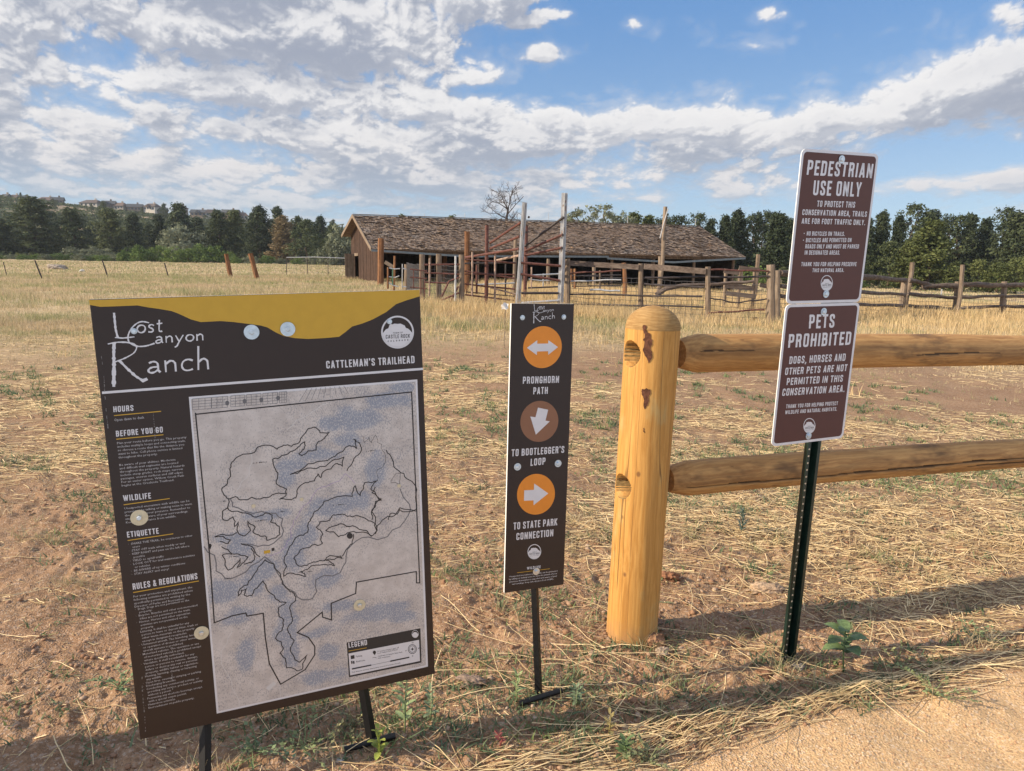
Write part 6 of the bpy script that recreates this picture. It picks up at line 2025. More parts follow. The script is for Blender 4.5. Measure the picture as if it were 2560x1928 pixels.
for q in ([(1810, 677), (1848, 683)], [(1848, 670), (1900, 676)], [(1812, 713), (1885, 722)], [(1815, 733), (1890, 742)], [(1900, 712), (1925, 718)]): MB().bar(at(*q[0], 27), at(*q[1], 27), .05, .17).build('board', M_grayrail, o)
for x_ in (1850, 1887, 1815):
    b_ = at(x_, 700, 27.3); b_.z = float(terrain(b_.x, b_.y)); post_mesh(b_, at(x_, 672, 27.3), .13, M_graypost, o)

# log fence running off to the right
lf = thing('log_fence', 'three-rail dark log fence with grey posts and woven wire at the far right', 'fence')
LP = {}
for (x_, yt, yb, w_, crk, xb) in ((2262, 696, 791, 15, 0, 2252), (2279, 656, 789, 11, .05, 2263), (2394, 704, 793, 12, 0, 2386), (2408, 662, 797, 10, .03, 2392), (2511, 704, 799, 13, 0, 2505), (2642, 706, 800, 13, 0, 2636), (2130, 690, 800, 13, 0, 2122)):
    b_, t_, ww = place(x_, yt, yb, w_, xb=xb)
    post_mesh(b_, t_, ww, M_graypost, lf, 'post', crk); LP[x_] = b_
xs = sorted(LP); Yl = lambda x: float(np.interp(x, [1944] + xs, [PO[1944][0].y] + [LP[k].y for k in xs]))
for (x0, y0, x1, y1, th) in ((1950, 683, 2130, 690, .20), (2100, 687, 2262, 701, .20), (2272, 700, 2320, 711, .17), (2306, 715, 2390, 714, .21), (2404, 711, 2512, 714, .20), (2512, 713, 2650, 714, .20),
                             (1950, 716, 2130, 730, .13), (2130, 730, 2262, 736, .13), (2270, 735, 2388, 745, .15), (2402, 744, 2508, 739, .13), (2512, 741, 2650, 743, .13),
                             (1950, 741, 2130, 760, .13), (2130, 761, 2258, 764, .13), (2270, 765, 2386, 773, .15), (2400, 771, 2506, 765, .13), (2510, 766, 2650, 768, .13)):
    p, q = at(x0, y0, Yl(x0) - .1), at(x1, y1, Yl(x1) - .1)
    pts = [p + (q - p) * (k / 6) + Vector((0, 0, 0.015 * math.sin(k * 1.9 + x0))) for k in range(7)]
    MB().tube(pts, [th / 2 * (1 + .12 * math.sin(k + x1)) for k in range(7)], 9, jitter=.10).build('log_rail', M_grayrail, lf)
for a_, c_ in ((2130, 2262), (2262, 2394), (2394, 2511), (2511, 2642)): wire_panel(LP[a_], LP[c_], 0.05, 0.95, lf)
wire_panel(PO[1944][0], LP[2130], 0.05, 1.0, lf)

# wire fence stakes in the left field
for i, (xt, yt, xb, yb, w_, m_, lb) in enumerate(((8, 655, 18, 693, 2.0, M_dpipe, 'faint thin leaning steel stake at the left edge of the field'), (87, 651, 105, 697, 3.4, M_dpipe, 'leaning steel stake near the left edge of the field'), (255, 649, 270, 694, 3.2, M_dpipe, 'leaning steel stake in the field, middle one of the row'),
                                              (411, 657, 421, 693, 2.8, M_dpipe, 'leaning steel stake nearest to the two brown posts'), (565, 635, 577, 694, 11, M_redpost, 'left one of two leaning brown timber posts in the field'), (626, 634, 643, 698, 12.5, M_redpost, 'right one of two leaning brown timber posts in the field'))):
    b_, t_, ww = place(xt, yt, yb, w_, xb=xb)
    o = thing('fence_stake' if i < 4 else 'leaning_post', lb, 'stake' if i < 4 else 'post')
    post_mesh(b_, t_, ww, m_, o, 'shaft', n=8)
gp_ = thing('field_gate', 'silver-topped wire gate panel in the field left of the shed', 'gate')
Yg = hit(768, 690).y
pipe_px([(716, 644), (790, 643), (869, 646)], Yg, .035, M_silver, gp_, 'top_rail')
for x_ in (716, 768, 820, 868):
    b_ = at(x_, 680, Yg); b_.z = float(terrain(b_.x, b_.y)); MB().tube([b_, at(x_, 645, Yg)], .03, 6).build('upright', M_dpipe, gp_)
a_, c_ = at(716, 680, Yg), at(868, 680, Yg)
wire_panel(a_, c_, .3, 1.35, gp_, dx=.3, dz=.22, r=.005)

# small things in the grass
p = hit(1885, 806)
o = thing('rubber_bucket', 'black rubber feed bucket in the grass near the corral', 'bucket', (p.x, p.y, gz(p.x, p.y)))
MB().tube([(0, 0, 0.0), (0, 0, .13), (0, 0, .15), (0, 0, .15), (0, 0, .05)], [.095, .125, .135, .115, .09], 20).build('tub', M_black, o)
b_ = at(1262, 766, 12.0)
o = thing('white_rag', 'scrap of white cloth caught in the grass beside the narrow sign', 'rag', (b_.x, b_.y, float(terrain(b_.x, b_.y))))
V = []; 
for i in range(5):
    for j in range(5): V.append((-.055 + i * .028 + .008 * math.sin(j * 2.0), .02 * math.sin(i * 1.7 + j), (b_.z - o.location.z) - .055 + j * .027 + .012 * math.sin(i * 1.3)))
rg = MB().add(V, [(i * 5 + j, (i + 1) * 5 + j, (i + 1) * 5 + j + 1, i * 5 + j + 1) for i in range(4) for j in range(4) if not (i == 0 and j == 3) and not (i == 3 and j == 0)])
rg.build('cloth', M_edge, o, smooth=True)
MB().tube([(0, 0.02, -.02), (0.01, 0.02, b_.z - o.location.z + .02)], 0.006, 5).build('twig', M_graypost, o)
rock('stone_heap', 'heap of pale stones in the left field', 'stones', 142, 673, (0.9, 0.6, 0.35), (0.42, 0.36, 0.31), rng, seed=21)
rock('white_stone', 'white stone lying in the left field beside the heap', 'stone', 205, 680, (0.22, 0.18, 0.16), (0.7, 0.68, 0.64), rng, seed=23)
b_ = hit(2352, 746)
o = thing('white_marker', 'short white marker stake in the field beyond the log fence', 'stake', b_)
MB().bar((0, 0, -.1), (0, 0, .75), .09, .05, up=(0, 1, 0)).build('stake', M_wpaint, o)

# ------------------------------------------------------------------ trees, brush and the houses on the ridge
def leaf_mat(name, dark, mid, light):
    m, T, b = new_mat(name)
    r = T.n('ShaderNodeNewGeometry').outputs['Random Per Island']
    oi = T.n('ShaderNodeObjectInfo').outputs['Random']
    big = T.noise(obj_co(T), 0.55, 3, 0.6)
    f = T.m('ADD', T.m('MULTIPLY', r, 0.5), T.m('ADD', T.m('MULTIPLY', T.m('SUBTRACT', big, 0.5), 1.3), T.m('MULTIPLY', oi, 0.42)))
    c = T.ramp(f, ((0.05, dark), (0.45, mid), (0.95, light)))
    T.put(b.inputs['Base Color'], c)
    b.inputs['Roughness'].default_value = 0.65
    b.inputs['Specular IOR Level'].default_value = 0.15
    tr = T.n('ShaderNodeBsdfTranslucent'); T.put(tr.inputs[0], c)
    mx = T.n('ShaderNodeMixShader'); mx.inputs[0].default_value = 0.22
    T.nt.links.new(b.outputs[0], mx.inputs[1]); T.nt.links.new(tr.outputs[0], mx.inputs[2])
    T.nt.links.new(mx.outputs[0], T.nt.nodes['Material Output'].inputs[0])
    return m


L_pine = leaf_mat('pine_needles', (0.045, 0.064, 0.032), (0.084, 0.106, 0.048), (0.148, 0.165, 0.068))
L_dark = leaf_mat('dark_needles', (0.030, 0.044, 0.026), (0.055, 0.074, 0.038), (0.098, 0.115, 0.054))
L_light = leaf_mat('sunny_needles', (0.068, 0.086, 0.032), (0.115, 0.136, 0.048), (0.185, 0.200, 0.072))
L_oak = leaf_mat('oak_leaves', (0.075, 0.123, 0.032), (0.128, 0.189, 0.052), (0.204, 0.268, 0.080))
L_grey = leaf_mat('grey_green_leaves', (0.121, 0.138, 0.087), (0.189, 0.210, 0.138), (0.287, 0.297, 0.196))
L_brown = leaf_mat('dying_needles', (0.110, 0.095, 0.048), (0.205, 0.155, 0.080), (0.310, 0.225, 0.125))
M_trunk = plain('tree_bark', (0.085, 0.060, 0.045), 0.9, var=0.3, scale=5)
M_dead = plain('bare_dead_wood', (0.075, 0.060, 0.055), 0.9, var=0.25, scale=5)


def crown(kind, seed, H=12.0):
    """leaf quads for a crown of height H standing on the origin, plus limb segments"""
    g = np.random.default_rng(seed)
    cl = []                                   # clump centre, radius
    limbs = []
    if kind in ('pine', 'spruce', 'ragged'):
        n = {'pine': 95, 'spruce': 120, 'ragged': 60}[kind]
        for i in range(n):
            f = (i + g.random()) / n
            h = H * (0.10 + 0.88 * f)
            if kind == 'spruce': Rm = H * 0.23 * (1 - f) ** 0.75 + 0.25
            elif kind == 'pine': Rm = H * (0.05 + 0.225 * math.sin(math.pi * min(1, 0.30 + 0.66 * f)) ** 0.8) * (1 - 0.55 * f ** 2) * (0.75 + 0.45 * math.sin(f * 17 + seed) ** 2)
            else: Rm = H * (0.07 + 0.16 * math.sin(math.pi * (0.15 + .8 * f)))
            a = i * 2.4 + g.normal(0, .5)
            L = Rm * g.uniform(0.45, 1.18)
            droop = {'pine': 0.12, 'spruce': -0.12, 'ragged': 0.2}[kind]
            tip = np.array([math.cos(a) * L, math.sin(a) * L, h + L * droop * g.uniform(.3, 1.4)])
            root = np.array([0, 0, h - L * .12])
            limbs.append((root, tip))
            for k, s in enumerate((1.0, 0.72, 0.45)):
                if kind == 'ragged' and k == 2: continue
                cl.append((root + (tip - root) * s + g.normal(0, .12, 3), H * 0.050 * g.uniform(.7, 1.35)))
    elif kind == 'bush':
        for i in range(85):
            a, u, r = g.uniform(0, 6.28), g.random(), g.random() ** .4
            th_ = math.acos(u)
            p = np.array([math.sin(th_) * math.cos(a) * H * 0.75, math.sin(th_) * math.sin(a) * H * 0.75, math.cos(th_) * H * 0.92]) * r
            lump = 1 + 0.22 * math.sin(3 * a + seed) * math.sin(th_)
            cl.append((p * lump + np.array([0, 0, .06 * H]), H * 0.13 * g.uniform(.7, 1.3)))
            if i % 4 == 0: limbs.append((np.array([g.normal(0, .05 * H), g.normal(0, .05 * H), 0]), p * .9))
    elif kind == 'broad':
        for b0 in range(11):
            a = b0 * 2.4; L = H * 0.27 * g.uniform(.4, 1.15); h = H * g.uniform(.45, .86)
            c0 = np.array([math.cos(a) * L, math.sin(a) * L, h])
            limbs.append((np.array([0, 0, h * .45]), c0))
            for i in range(13):
                v = g.normal(0, 1, 3); v /= np.linalg.norm(v)
                p = c0 + v * H * 0.125 * g.uniform(.5, 1.25)
                cl.append((p, H * 0.040 * g.uniform(.7, 1.4)))
                if i % 3 == 0: limbs.append((c0, p))
    elif kind == 'juniper':
        for i in range(150):
            f = g.random() ** 0.8
            Rm = H * 0.42 * math.sqrt(max(0, 1 - f ** 1.7)) * (1 + .12 * math.sin(i))
            a = i * 2.4; L = Rm * g.uniform(.55, 1.05)
            cl.append((np.array([math.cos(a) * L, math.sin(a) * L, H * (0.05 + .93 * f)]), H * 0.062 * g.uniform(.7, 1.3)))
    per = {'pine': 26, 'spruce': 24, 'ragged': 26, 'bush': 34, 'broad': 34, 'juniper': 30}[kind]
    C = np.array([c for c, r in cl]); Rr = np.array([r for c, r in cl])
    n = len(C) * per
    c = np.repeat(C, per, 0); r = np.repeat(Rr, per)
    v = g.normal(0, 1, (n, 3)); v /= np.linalg.norm(v, axis=1)[:, None]
    c = c + v * (r * g.uniform(.25, 1.25, n))[:, None] * np.array([1.15, 1.15, .8])
    s = r * g.uniform(.20, .44, n)
    nn = v * 0.6 + g.normal(0, .5, (n, 3)) + np.array([0, 0, .35]); nn /= np.linalg.norm(nn, axis=1)[:, None]
    t1 = np.cross(nn, g.normal(0, 1, (n, 3))); t1 /= np.linalg.norm(t1, axis=1)[:, None]
    t2 = np.cross(nn, t1)
    V = np.stack([c + t1 * s[:, None], c + t2 * (s * .6)[:, None], c - t1 * s[:, None], c - t2 * (s * .6)[:, None]], 1).reshape(-1, 3)
    F = np.arange(n * 4).reshape(n, 4)
    V[:, 2] = np.maximum(V[:, 2], 0.02 * H)
    return V, F, limbs


def trunk_mb(kind, limbs, H, seed):
    mb = MB()
    rnd = random.Random(seed)
    top = {'bush': .35, 'broad': .7, 'juniper': .6}.get(kind, .96)
    r0 = H * {'bush': .02, 'broad': .028, 'juniper': .025}.get(kind, .021)
    pts = [(rnd.uniform(-.012, .012) * H * k, rnd.uniform(-.012, .012) * H * k, H * top * k / 5 - (.3 if k == 0 else 0)) for k in range(6)]
    mb.tube(pts, [r0 * (1.15 - .95 * k / 5) for k in range(6)], 7)
    for a, b in limbs[::2]:
        mb.tube([a, (np.array(a) + b) / 2 + np.array([0, 0, -.01 * H]), b], [r0 * .28, r0 * .2, r0 * .08], 3, cap=False)
    return mb


PROTO = {}
def proto(kind, mat, H, seeds):
    out = []
    for sd in seeds:
        V, F, limbs = crown(kind, sd, H)
        cm = raw_mesh('crown', V, F, mat); me_c = cm.data
        bpy.data.objects.remove(cm)
        tm = trunk_mb(kind, limbs, H, sd).build('trunk', M_trunk); me_t = tm.data
        bpy.data.objects.remove(tm)
        out.append((me_c, me_t))
    return out, H


PROTO['pine'] = proto('pine', L_pine, 12, (1, 2, 3, 4, 5))
PROTO['dark'] = proto('pine', L_dark, 12, (11, 12, 13, 14))
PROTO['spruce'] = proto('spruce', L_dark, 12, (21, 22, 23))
PROTO['ragged'] = proto('ragged', L_dark, 12, (31, 32, 33))
PROTO['brown'] = proto('pine', L_brown, 12, (41,))
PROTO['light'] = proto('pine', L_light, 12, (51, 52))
PROTO['juniper'] = proto('juniper', L_pine, 6, (61, 62, 63))
PROTO['sunjuniper'] = proto('juniper', L_light, 6, (64, 65))
PROTO['oak'] = proto('bush', L_oak, 4, (71, 72, 73))
PROTO['grey'] = proto('bush', L_grey, 4, (74, 75))
PROTO['broad'] = proto('broad', L_grey, 10, (81, 82))
trnd = random.Random(99)
_cnt = 0
def tree(kind, px, ytop, Y, label, cat='tree', wide=1.0, name=None, group=None):
    """a tree whose tip shows at (px, ytop), standing on the ground at forward distance Y"""
    global _cnt
    p = at(px, ytop, Y)
    g0 = float(terrain(p.x, p.y))
    H = max(p.z - g0, 0.8)
    vs, Hp = PROTO[kind]
    mc, mt = vs[_cnt % len(vs)]; _cnt += 1
    k = H / Hp
    o = thing(name or ('shrub' if kind in ('oak', 'grey') else 'tree'), label, cat, (p.x, p.y, g0 - 0.05), trnd.uniform(0, 6.28), group)
    w = k * wide
    o.scale = (w, w, k)
    link(bpy.data.objects.new('crown', mc), o)
    link(bpy.data.objects.new('trunk', mt), o)
    return o


ORD = ['first', 'second', 'third', 'fourth', 'fifth', 'sixth', 'seventh', 'eighth', 'ninth', 'tenth', 'eleventh', 'twelfth', 'thirteenth', 'fourteenth', 'fifteenth', 'sixteenth', 'seventeenth', 'eighteenth', 'nineteenth', 'twentieth', 'twenty-first', 'twenty-second']
# left tree line, front row
left = [('pine', -45, 520, 205, 1.0), ('pine', 5, 548, 210, 1.0), ('pine', 75, 492, 212, 1.25), ('dark', 135, 560, 225, 1.0), ('pine', 178, 522, 214, 1.15), ('dark', 222, 560, 230, 1.0), ('pine', 270, 521, 212, 1.05), ('dark', 330, 536, 222, .95), ('pine', 372, 560, 235, 1.0), ('dark', 396, 538, 214, .8),
        ('pine', 447, 508, 240, .95), ('dark', 495, 545, 238, 1.0), ('dark', 543, 526, 206, 1.0), ('pine', 583, 527, 212, 1.0), ('dark', 645, 515, 203, 1.0), ('dark', 694, 518, 245, .75), ('brown', 705, 540, 200, 1.0), ('pine', 745, 541, 250, .8), ('dark', 800, 540, 240, .8), ('pine', 835, 560, 230, .9)]
for i, (k_, x_, y_, Y_, w_) in enumerate(left):
    kindw = {'pine': 'green pine', 'dark': 'dark pine', 'brown': 'half-dead brown pine'}[k_]
    tree(k_, x_, y_, Y_, f'{kindw} along the far edge of the left field, {ORD[i]} from the left', 'tree', w_ * 1.25, 'pine_tree')
tree('juniper', 765, 551, 190, 'broad rounded juniper just left of the shed', 'tree', 1.15, 'juniper_tree')
tree('grey', 450, 560, 200, 'broad grey-green oak rising behind the row of bright bushes', 'tree', .95, 'oak_tree')
tree('grey', 860, 556, 178, 'pale leafy tree hugging the left gable of the shed', 'tree', .75, 'leafy_tree')
tree('grey', 832, 592, 175, 'pale leafy tree between the juniper and the shed', 'tree', .7, 'leafy_tree')
for i, (x_, y_, Y_, w_) in enumerate(((318, 618, 188, .9), (352, 612, 186, .95), (400, 612, 188, .9), (438, 614, 184, .95), (487, 609, 186, 1.0), (535, 612, 186, .95), (575, 626, 190, .8), (300, 632, 186, .8))):
    tree('oak', x_, y_, Y_, f'bright green oak bush in the row at the field edge, {ORD[i]} placed', 'bush', w_, 'oak_bush', 'bright oak bushes at the left field edge')
for i in range(13):
    x_ = -60 + i * 29
    tree('oak' if i % 3 else 'grey', x_, 634 + trnd.uniform(-3, 3), 186 + trnd.uniform(-3, 6), f'low dark bush in the hedge along the left field edge, {ORD[i]} from the left', 'bush', 1.5, 'low_bush', 'low bushes along the left field edge')
for i in range(8):
    x_ = 590 + i * 38
    tree('grey' if i % 2 else 'oak', x_, 640 + trnd.uniform(-4, 6), 184 + trnd.uniform(-3, 6), f'low bush at the foot of the trees left of the shed, {ORD[i]} from the left', 'bush', 1.4, 'low_bush', 'low bushes left of the shed')
for i, x_ in enumerate((180, 205, 232, 258)):
    tree('grey', x_, 616 + i % 2 * 4, 192, f'hazy grey-green bush before the left pines, {ORD[i]} from the left', 'bush', 1.1, 'grey_bush', 'grey bushes before the left pines')

# trees seen over the shed roof
tree('broad', 1500, 503, 92, 'left half of the pale leafy cottonwood pair showing over the shed roof', 'tree', 1.1, 'cottonwood_tree')
tree('broad', 1540, 508, 95, 'right half of the pale leafy cottonwood pair showing over the shed roof', 'tree', 1.0, 'cottonwood_tree')
over = [('light', 1428, 545, 110, 1.0), ('light', 1588, 532, 105, 1.0), ('light', 1622, 538, 106, .9), ('ragged', 1652, 546, 112, .9), ('ragged', 1677, 540, 118, 1.0), ('ragged', 1699, 539, 118, 1.0), ('light', 1006, 536, 128, .7), ('light', 1130, 540, 120, .9)]
for i, (k_, x_, y_, Y_, w_) in enumerate(over):
    tree(k_, x_, y_, Y_, f'small pine tip peeping over the shed roof, {ORD[i]} of eight', 'tree', w_, 'pine_tree', 'pine tips over the shed roof')

# right-hand wood
right = [('ragged', 1746, 533, 112, 1.1), ('dark', 1778, 548, 118, 1.0), ('spruce', 1815, 540, 112, 1.0), ('dark', 1845, 525, 116, 1.15), ('ragged', 1885, 535, 120, 1.0), ('ragged', 1908, 530, 124, .9), ('ragged', 1927, 530, 124, .9), ('spruce', 1948, 532, 104, 1.35), ('dark', 1975, 548, 112, 1.0), ('dark', 2020, 530, 116, 1.1), ('spruce', 2075, 520, 112, 1.1), ('dark', 2130, 530, 116, 1.1), ('spruce', 2170, 545, 110, 1.1),
         ('spruce', 2208, 529, 112, 1.0), ('spruce', 2250, 540, 116, .9), ('ragged', 2288, 510, 120, 1.0), ('dark', 2334, 527, 124, 1.2), ('ragged', 2376, 540, 118, 1.0), ('ragged', 2400, 538, 116, 1.1), ('spruce', 2431, 535, 122, 1.0), ('spruce', 2468, 548, 118, 1.1), ('ragged', 2516, 519, 126, 1.0), ('dark', 2545, 530, 112, 1.3), ('dark', 2590, 515, 110, 1.2), ('pine', 2640, 525, 110, 1.2)]
for i, (k_, x_, y_, Y_, w_) in enumerate(right):
    seen = 'left' if x_ < 1980 else 'right'
    j = i if x_ < 1980 else i - 9
    tree(k_, x_, y_, Y_, f'{"thin ragged" if k_ == "ragged" else "dark"} pine in the wood {seen} of the notice plates, {ORD[j]} along', 'tree', w_ * .88, 'pine_tree')
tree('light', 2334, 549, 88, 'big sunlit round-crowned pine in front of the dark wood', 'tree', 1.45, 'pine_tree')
tree('light', 2277, 600, 90, 'small sunlit pine at the left foot of the big sunlit one', 'tree', 1.4, 'pine_tree')
tree('juniper', 2232, 602, 92, 'grey-green juniper at the edge of the dark wood right of the notice plates', 'tree', .95, 'juniper_tree')
tree('juniper', 2150, 600, 94, 'green juniper half hidden by the brown notice plates', 'tree', 1.0, 'juniper_tree')
tree('sunjuniper', 2450, 648, 86, 'bright bush of the sunny row at the right field edge, left one', 'bush', 1.25, 'juniper_bush')
tree('sunjuniper', 2500, 655, 84, 'bright bush of the sunny row at the right field edge, middle one', 'bush', 1.3, 'juniper_bush')
tree('sunjuniper', 2550, 643, 84, 'bright bush of the sunny row at the right field edge, right one', 'bush', 1.4, 'juniper_bush')
tree('sunjuniper', 2390, 652, 86, 'bright bush right beside the big sunlit pine', 'bush', .9, 'juniper_bush')
for i in range(22):
    x_ = 1760 + i * 40
    tree('juniper' if i % 3 else 'oak', x_, 668 + trnd.uniform(-8, 8) + (x_ - 1760) * .02, 96 + trnd.uniform(-4, 6), f'low green bush at the foot of the right-hand wood, {ORD[i]} from the left', 'bush', 1.2, 'low_bush', 'low bushes under the right-hand wood')

# far woods: each tree one mesh, too small to show its parts
def far_meshes():
    out = []
    for kind, mat, H, sd in (('pine', L_pine, 8, 101), ('pine', L_dark, 8, 102), ('juniper', L_pine, 5, 103), ('bush', L_grey, 3, 104), ('juniper', L_dark, 5, 105), ('pine', L_pine, 8, 106)):
        V, F, limbs = crown(kind, sd, H)
        keep = np.random.default_rng(sd).random(len(F)) < .55
        F = F[keep]
        mb = trunk_mb(kind, [], H, sd)
        o = raw_mesh('far_tree', V, F, mat)
        bm = bmesh.new(); bm.from_mesh(o.data)
        t2 = bpy.data.meshes.new('t'); t2.from_pydata(mb.v, [], mb.f); bm.from_mesh(t2)
        bm.to_mesh(o.data); bm.free(); bpy.data.meshes.remove(t2)
        me = o.data; bpy.data.objects.remove(o); out.append(me)
    return out


FM = far_meshes()
n = 0
while n < 240:
    r_, t_ = 255 + 400 * trnd.random() ** 0.9, trnd.uniform(-.86, .02)
    a_ = math.atan(t_); x_, y_ = r_ * math.sin(a_), r_ * math.cos(a_)
    o = link(bpy.data.objects.new('hill_tree', FM[trnd.choice((0, 2, 2, 4, 4, 2, 3, 5))]))
    k = trnd.uniform(.9, 1.55) * (0.5 if r_ > 500 else 1.0)
    o.location = (x_, y_, float(terrain(x_, y_)) - .1); o.rotation_euler = (0, 0, trnd.uniform(0, 6.28)); o.scale = (k * 1.15, k * 1.15, k)
    tag(o, 'small dark tree on the far hillside below the houses', 'tree', 'trees scattered on the far hillside'); n += 1
for i in range(70):
    r_, t_ = 128 + 110 * trnd.random(), trnd.uniform(.22, .86)
    a_ = math.atan(t_); x_, y_ = r_ * math.sin(a_), r_ * math.cos(a_)
    o = link(bpy.data.objects.new('wood_tree', FM[trnd.choice((0, 1, 1, 4, 1, 5))]))
    k = trnd.uniform(.55, .95)
    o.location = (x_, y_, float(terrain(x_, y_)) - .1); o.rotation_euler = (0, 0, trnd.uniform(0, 6.28)); o.scale = (k * 1.2, k * 1.2, k)
    tag(o, 'dark pine deep in the right-hand wood behind its front trees', 'tree', 'pines deep in the right-hand wood')


def scrub():
    """low scrub carpeting the far hillside"""
    g = np.random.default_rng(8)
    n = 42000
    r = 235 + 480 * g.random(n) ** .9; t = g.uniform(-.95, .06, n)
    a = np.arctan(t); x, y = r * np.sin(a), r * np.cos(a)
    k = g.random(n) < np.clip(.70 + 1.6 * fbm(x / 45, y / 45, 12, 3), .05, 1)
    x, y = x[k], y[k]; n = len(x)
    z = terrain(x, y)
    c = np.stack([x, y, z], -1)
    c = np.repeat(c, 5, 0); m_ = len(c)
    c = c + g.normal(0, 1, (m_, 3)) * np.array([1.1, 1.1, .35]) + np.array([0, 0, .8])
    s = g.uniform(.35, .95, m_)
    nn = g.normal(0, 1, (m_, 3)); nn[:, 2] += .6; nn /= np.linalg.norm(nn, axis=1)[:, None]
    t1 = np.cross(nn, g.normal(0, 1, (m_, 3))); t1 /= np.linalg.norm(t1, axis=1)[:, None]; t2 = np.cross(nn, t1)
    V = np.stack([c + t1 * s[:, None], c + t2 * s[:, None], c - t1 * s[:, None], c - t2 * s[:, None]], 1).reshape(-1, 3)
    tag(raw_mesh('hillside_scrub', V, np.arange(m_ * 4).reshape(-1, 4), L_pine), kind='stuff')


scrub()


def dead_tree():
    p = at(1268, 556, 78); g0 = float(terrain(p.x, p.y)); top = at(1268, 450, 78)
    t = thing('dead_tree', 'bare leafless tree standing behind the shed roof', 'tree', (p.x, p.y, g0))
    H = top.z - g0
    g = random.Random(12)
    mb = MB()
    def branch(a, d, L, r, depth):
        pts = [a]; dd = d.copy(); q = a.copy()
        for k in range(4):
            dd = (dd + Vector((g.gauss(0, .20), g.gauss(0, .20), g.gauss(.03, .12)))).normalized()
            q = q + dd * L / 4; pts.append(q.copy())
        mb.tube(pts, [max(q, .014) for q in (r, r * .8, r * .62, r * .5, r * .35)], 5 if depth < 2 else 3, cap=False)
        if depth >= 4: return
        for k in range(3 if depth < 3 else 2):
            s = pts[1 + k % 4]
            n_ = Vector((g.gauss(0, 1), g.gauss(0, 1), g.gauss(.15, .5))).normalized()
            branch(s, (dd * .55 + n_ * .85).normalized(), L * g.uniform(.5, .72), r * .5, depth + 1)
    tr = MB().tube([(0, 0, -.2), (.1, 0, H * .3), (-.15, 0, H * .55), (.1, 0, H * .72)], [.2, .17, .14, .09], 8).build('trunk', M_dead, t)
    for k in range(11):
        h = H * (.42 + .045 * k)
        a = k * 2.4
        side = Vector((math.cos(a), math.sin(a), .55)).normalized() if k < 8 else Vector((math.cos(a) * .5, math.sin(a) * .5, 1)).normalized()
        branch(Vector((0, 0, min(h, H * .70))), side, H * (.27 if k < 8 else .24), .065, 1)
    mb.build('branches', M_dead, t)


dead_tree()


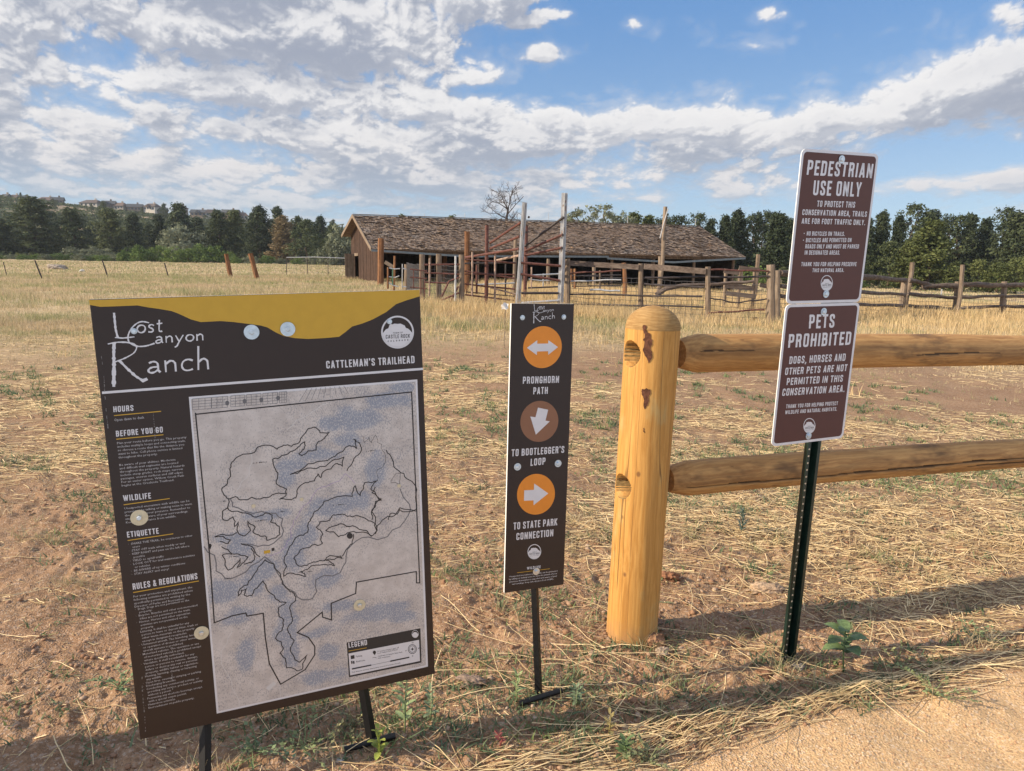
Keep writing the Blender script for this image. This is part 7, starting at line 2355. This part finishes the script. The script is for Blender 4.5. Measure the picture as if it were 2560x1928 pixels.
def house(px, ytop, wpx, label, roofc, wallc, seed):
    Y = 545
    w = wpx / FPX * Y
    tp = at(px, ytop, Y)
    h = 6.4
    base = tp.z - h
    t = thing('house', label, 'house', (tp.x, tp.y, base), R(seed * 23 % 50 - 25))
    g0 = float(terrain(tp.x, tp.y))
    mw = plain('house_wall', wallc, .8, var=.05); mr = plain('house_roof', roofc, .8, var=.1, scale=2)
    d = w * .6
    MB().box((0, 0, (4.0 + g0 - 6 - base) / 2), (w, d, 4.0 - (g0 - 6 - base))).build('wall', mw, t)
    e, z0, z1 = .7, 3.9, h
    x0, x1, y0, y1 = -w / 2 - e, w / 2 + e, -d / 2 - e, d / 2 + e
    rx = w * .22 if seed % 2 else 0
    V = [(x0, y0, z0), (x1, y0, z0), (x1, y1, z0), (x0, y1, z0), (x0 + rx, 0, z1), (x1 - rx, 0, z1)]
    MB().add(V, [(0, 1, 5, 4), (2, 3, 4, 5), (1, 2, 5), (3, 0, 4), (3, 2, 1, 0)]).build('roof', mr, t)
    if seed % 3 == 0:
        gw = w * .3
        V = [(-gw / 2, y0 - 1.5, z0 - .3), (gw / 2, y0 - 1.5, z0 - .3), (0, y0 - 1.5, z0 + 1.6), (-gw / 2, 0, z0 - .3), (gw / 2, 0, z0 - .3), (0, 0, z0 + 1.6)]
        MB().add(V, [(0, 1, 2), (1, 4, 5, 2), (0, 2, 5, 3)]).build('gable', mr, t)
    mg = M_houseglass
    for k in range(4):
        fx = MB().box((-w * .36 + k * w * .24, -d / 2 - .06, 2.8), (1.5, .12, 1.3)).build('window', mg, t)
    MB().box((w * .15, d * .1, h + .2), (1.0, 1.0, 1.8)).build('chimney', mw, t)


M_houseglass = plain('window_glass', (0.05, 0.06, 0.08), 0.15, spec=.6)
HS = [(15, 484, 24), (38, 486, 22), (62, 489, 26), (118, 492, 42), (143, 492, 26), (230, 499, 48), (272, 501, 28), (300, 506, 34), (338, 509, 32), (380, 508, 34), (405, 518, 22), (452, 513, 28), (500, 523, 40), (530, 523, 30), (577, 523, 38), (602, 530, 30)]
RC = [(0.07, 0.075, 0.085), (0.11, 0.085, 0.075), (0.085, 0.09, 0.10), (0.14, 0.10, 0.085)]
WC = [(0.26, 0.20, 0.155), (0.36, 0.32, 0.28), (0.18, 0.12, 0.095), (0.52, 0.48, 0.43)]
for i, (x_, y_, w_) in enumerate(HS):
    house(x_, y_ + 1, w_, f'{("dark-roofed", "brown-roofed", "grey-roofed", "tan-roofed")[i % 4]} house on the far ridge, {ORD[i]} from the left', RC[i % 4], WC[(i * 3) % 4], i)


# ------------------------------------------------------------------ thin haze over the distance
def haze():
    me = bpy.data.meshes.new('haze')
    x0, x1, y0, y1, z0, z1 = -900, 900, -25, 900, -60, 90
    V = [(x, y, z) for x in (x0, x1) for y in (y0, y1) for z in (z0, z1)]
    me.from_pydata(V, [], [(0, 1, 3, 2), (4, 6, 7, 5), (0, 4, 5, 1), (2, 3, 7, 6), (0, 2, 6, 4), (1, 5, 7, 3)])
    m = bpy.data.materials.new('haze'); m.use_nodes = True
    m.node_tree.nodes.clear()
    v = m.node_tree.nodes.new('ShaderNodeVolumePrincipled')
    v.inputs['Color'].default_value = (0.82, 0.90, 1.0, 1)
    v.inputs['Density'].default_value = 0.00016
    o = m.node_tree.nodes.new('ShaderNodeOutputMaterial')
    m.node_tree.links.new(v.outputs[0], o.inputs['Volume'])
    me.materials.append(m)
    tag(link(bpy.data.objects.new('haze', me)), kind='stuff')


haze()
